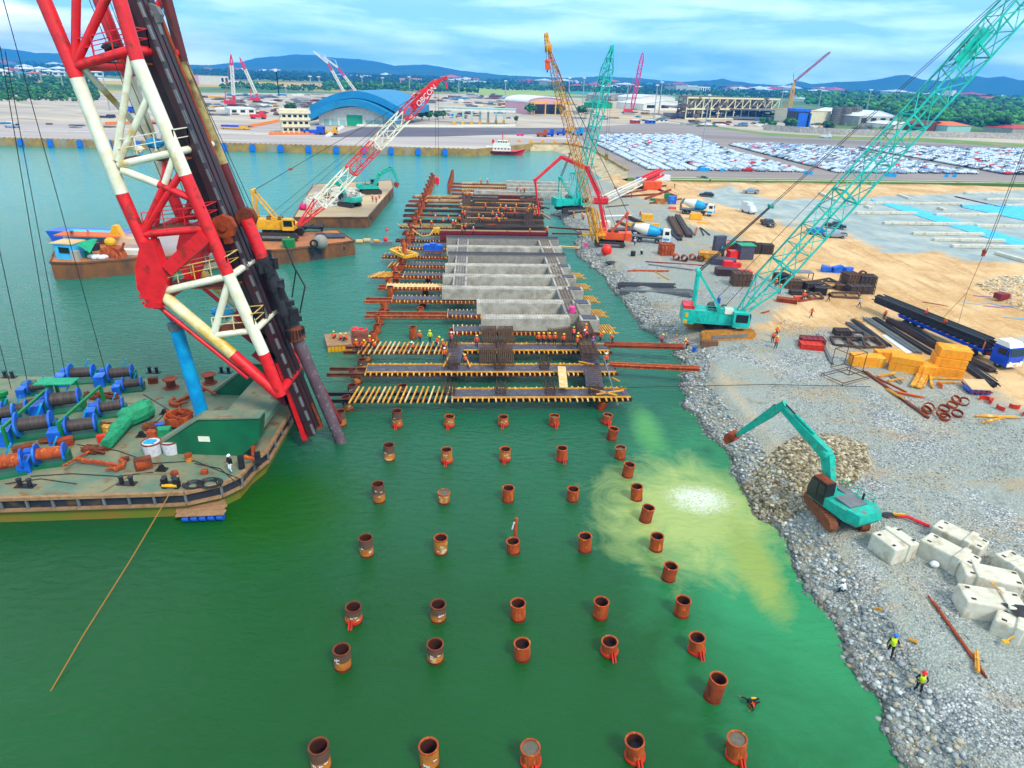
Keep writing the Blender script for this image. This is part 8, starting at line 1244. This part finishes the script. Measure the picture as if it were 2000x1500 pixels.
q=P(1560,249,3);s=q.length/1285;root=T('wrapped_tower','square tower wrapped in blue tarpaulin','tower',q);MB().box(q+V((0,6,13*s)),(26*s,14,26*s),.1).build('tower_core','hull_black',root);MB().box(q+V((2*s,-1.4,11*s)),(16*s,.8,24*s),.1).box(q+V((0,6,27*s)),(27*s,15,2),.1).box(q+V((13.4*s,5,12*s)),(1,14,22*s),.1).build('blue_wrap','blue_tarp',root)
mp_=None
for i,(x,yb,yt)in enumerate([(1138,202,152),(1110,200,152),(1519,236,168),(1597,215,171),(1690,224,175),(1371,290,185),(1286,226,160),(1276,240,166),(800,178,150),(896,182,155),(987,186,158),(1224,200,163),(607,165,149),(624,168,150),(708,172,150),(748,174,152),(215,216,137),(40,160,132),(83,166,137),(124,172,140),(1124,172,158),(560,190,168)]):
 b=P(x,yb,3);z=PY(x,yt,b.y).z;
 root=T('floodlight_mast','tall thin floodlight mast, %s'%['right of the yellow boom tip','just left of the one by the yellow boom','left of the far yellow crane','right of the far yellow crane','right of the scaffolded silos','standing in the near car lot','by the white sheds','beside the lot edge cabins','with round head beyond the hall','left behind the toll gate','right behind the toll gate','by the magenta crane','in the fields left of the hall','in the fields, second left of the hall','in the fields behind the hall','in the fields right behind the hall','inside the leader frame opening','first in the hazy left distance','second in the hazy left distance','third in the hazy left distance','small one behind the yellow boom','by the white derrick'][i],'floodlight',b,0,'floodlight masts around the port')
 w_=.22*b.length/300;MB().tube(b,V((b.x,b.y,z)),w_*1.2,w_*.7,8).build('mast','grating',root);MB().box((b.x,b.y,z),(w_*5.5,w_*3,w_*1.8)).build('lamp_head','lamp_white',root)
rg=random.Random(9);k=0
REG=[((0,118,190,150),34),((380,133,640,146),34),((640,140,900,154),24),((880,152,1130,166),34),((1130,158,1330,176),30),((1330,168,1560,184),26),((1560,180,2000,202),40),((0,140,60,150),8),((240,145,360,152),10)]
PLN=['on the far left horizon','behind the cranes left of the blue hall','behind the blue hall','behind the toll gate','beyond the white sheds','in the trees toward the right hills']
COLS=[('white walled house with white roof','wall_white','roof_white'),('white walled house with red roof','wall_white','roof_red'),('pale house with pink roof','wall_pink','roof_pink'),('house with orange roof','wall_cream','roof_orange'),('house with blue roof','wall_white','roof_blue')];protos={}
for(x0,y0,x1,y1),n in REG:
 for i in range(n):
  x=rg.uniform(x0,x1);t_=rg.random();y=max(horizon(x)+6,y0+(y1-y0)*t_+(x-x0)/(x1-x0)*0);g=P(x,y,3)
  if g.y<100 or g.y>4600:continue
  s=g.length/1285;ci=rg.choices(range(5),[5,3,1,1,1])[0];nm,wm,rm=COLS[ci]
  if ci not in protos:pr=bld('house','',1500,1510,240,6,12,wm,rm,'ridge',2)[0];protos[ci]=pr;base_w=10*P(1500,240,3).length/1285;
  o=dup(protos[ci],g,rg.uniform(-.3,.3),'far off %s %s'%(nm,PLN[int((x0+x1)/2//340)]),'far %ss'%nm.replace('house','house'),sc=s*rg.uniform(8,17)/base_w)
for pr in list(protos.values()):
 for c in list(pr.children_recursive):bpy.data.objects.remove(c)
 bpy.data.objects.remove(pr)
k=0;YS=[((380,186,600,226),110),((600,184,900,204),80),((860,190,1010,232),60),((0,236,500,250),16),((900,186,1000,194),12),((1110,196,1330,236),50),((1340,236,1530,248),30),((1580,240,1760,252),26),((560,196,640,212),16)]
ST=[('stack of dark steel pipes','steel_grey'),('stack of rusty steel','rust_dark'),('blue covered stock pile','roof_blue'),('pale crate stack','wall_grey'),('purple grey steel stack','scaffold'),('white container','lamp_white'),('yellow machine crate','yellow_paint')]
for(x0,y0,x1,y1),n in YS:
 for i in range(n):
  x=rg.uniform(x0,x1);y=rg.uniform(y0,y1);g=P(x,y,3.05);s=g.length/1285;ci=rg.choices(range(7),[6,5,3,4,5,2,1])[0];w_=rg.uniform(5,22)*s;h_=rg.uniform(1.8,4.5)*s;d_=rg.uniform(3,8);key='st%d'%rg.randrange(3)+str(ci)
  if key not in _m:
   mb=MB();[mb.box((rg.uniform(-.38,.38),rg.uniform(-.3,.3),rg.uniform(.15,.8)),(rg.uniform(.2,.7),rg.uniform(.2,.6),rg.uniform(.1,.4)),rg.uniform(-.2,.2))for _ in range(7)];mb.box((0,0,.25),(1,.8,.5));me=bpy.data.meshes.new('stock_pile');me.from_pydata(mb.v,[],mb.f);me.materials.append(_m[ST[ci][1]]);_m[key]=me
  o=link('stock_pile',_m[key],None,g,'%s %s'%(ST[ci][0],'in the yard '+('by the far red white cranes','behind the blue hall','behind the toll gate','by the white sheds and magenta crane','near the steel module and silos')[min(4,int(x//330))]),'stock pile','%ss in the far yards'%ST[ci][0]);o.scale=(w_,d_,h_);o.rotation_euler=(0,0,rg.uniform(-.1,.1))
for i,(x,y,pm,lab,sz)in enumerate([(505,232,'red_paint','red reach stacker on the apron left of the hall',(10,4,5)),(613,262,'truck_blue','blue mobile crane beside the cream control building',(12,4,4)),(648,263,'yellow_paint','small yellow loader in front of the blue hall',(6,3,4)),(250,220,'truck_blue','blue lorry with crane seen through the frame',(8,3,4)),(460,252,'yellow_paint','flat trailer with blue load on the apron',(16,4,2)),(1058,267,'rust_orange','orange truck left of the yellow boom',(6,3,4)),(1070,266,'truck_blue','blue truck next to the orange one',(7,3,4)),(1095,264,'truck_blue','blue van near the yellow boom',(5,3,4)),(1112,258,'yellow_paint','yellow truck behind the yellow boom',(6,3,4)),(1127,264,'cyan_tube','blue truck right of the yellow boom',(7,3,4.5)),(1016,265,'pink_paint','small pink car near the tug',(4,2,1.6)),(880,226,'car_blue','blue car by the toll gate',(5,2,1.6)),(1612,269,'car_white','cream pickup crossing the empty lot',(7,2.6,2.4)),(24,249,'car_silver','silver pickup on the apron at the left border',(6,2.4,2)),(205,230,'hull_black','dark trailer behind the frame',(12,4,2))]):
 g=P(x,y,3.12);root=T('site_vehicle',lab,'vehicle',g);w_,d_,h_=sz;MB().box((0,0,h_*.35),(w_,d_,h_*.4)).box((w_*.32,0,h_*.7),(w_*.3,d_*.9,h_*.6)).build('body',pm,root,world=False);MB().box((w_*.33,0,h_*.78),(w_*.31,d_*.8,h_*.25)).build('cab_window','glass_dark',root,world=False);[MB().tube((a_*w_*.35,b_*d_/2-.2,h_*.12),(a_*w_*.35,b_*d_/2+.2,h_*.12),h_*.16,n=10).build('wheel','rubber',root,world=False)for a_ in(-1,1)for b_ in(-1,1)]
 if i==1:lattice_boom(root,V((-3,0,3)),V((5,0,22)),1.6,1.6,[(1,'lamp_white')],.25,2,2)
 if i==4:MB().box((0,0,h_*.8),(w_*.9,d_*.8,h_*.5)).build('blue_load','truck_blue',root,world=False)
br=None
for(x0,y0),(x1,y1),n,c in[((640,267),(668,250),10,'lamp_white'),((700,247),(900,249),40,'lamp_white'),((480,250),(552,236),16,'lamp_orange'),((895,248),(1004,247),22,'lamp_white'),((210,243),(300,240),14,'lamp_orange'),((990,276),(1130,282),7,'yellow_paint'),((1245,236),(1260,237),3,'lamp_white'),((530,263),(640,262),12,'lamp_orange')]:
 for i in range(n):
  if c not in protos:mb=MB().side([(-.9,0),(.9,0),(.4,.9),(-.4,.9)],-.4,.4);me=bpy.data.meshes.new('barrier_block');me.from_pydata(mb.v,[],mb.f);me.materials.append(_m[c]);protos[c]=me
  t_=i/max(1,n-1);o=link('barrier_block',protos[c],None,P(x0+(x1-x0)*t_,y0+(y1-y0)*t_,3.14),'%s barrier block %s'%({'lamp_white':'white','lamp_orange':'orange','yellow_paint':'yellow'}[c],'in the line by the '+('frame' if x0<400 else 'cream building' if x0<600 else 'blue hall front' if x0<690 else 'dark road edge' if x0<890 else 'toll gate' if x0<950 else 'harbour tug' if x0<1200 else 'lot cabins')),'barrier','%s barrier blocks on the platform'%{'lamp_white':'white','lamp_orange':'orange','yellow_paint':'yellow'}[c]);o.scale=(1.5,)*3
for i,(x,y)in enumerate([(1374,332),(1411,333),(1573,338),(1583,339),(1738,343),(1848,344),(1864,344)]):
 p=P(x,y,3.5);MB().box(p,(5 if i in(0,4)else 1.6,.15,1.6)).box(p-V((0,0,.7)),(.2,.2,1)).build('lot_sign','cyan_tube',label='small blue sign in front of the cars, %s from the left'%ORD[i],cat='sign',group='blue signs along the lot front')
hz=bpy.data.materials.new('haze');hz.use_nodes=True;t=hz.node_tree;t.nodes.clear();o_=t.nodes.new('ShaderNodeOutputMaterial');pv=t.nodes.new('ShaderNodeVolumePrincipled');pv.inputs['Color'].default_value=(.03,.34,1.0,1);pv.inputs['Density'].default_value=HAZE;t.links.new(pv.outputs[0],o_.inputs['Volume'])
_m['haze']=hz;o=MB().box((0,3800,148),(16000,8800,304)).build('haze','haze',kind='stuff');o['label']='thin blue haze in the air toward the hills'
sm=bpy.data.materials.new('smoke');sm.use_nodes=True;t=sm.node_tree;t.nodes.clear();o_=t.nodes.new('ShaderNodeOutputMaterial');pv=t.nodes.new('ShaderNodeVolumePrincipled');pv.inputs['Color'].default_value=(.8,.88,1,1);pv.inputs['Density'].default_value=.07;t.links.new(pv.outputs[0],o_.inputs['Volume']);_m['smoke']=sm
for i,(c,r)in enumerate(((P(345,478,4.5),(11,4,2.6)),(P(300,470,4),(7,3.5,2.2)),(P(400,486,4.5),(7,3,2)),(PY(548,560,60),(1.0,1.2,1.8)))):MB().ball(c,r,20,12).build('smoke','smoke',kind='stuff',smooth=180,label='pale exhaust smoke drifting '+('over the rusty barge middle','over the rusty barge left part','beside the barge crane','beside the pile hammer')[i])
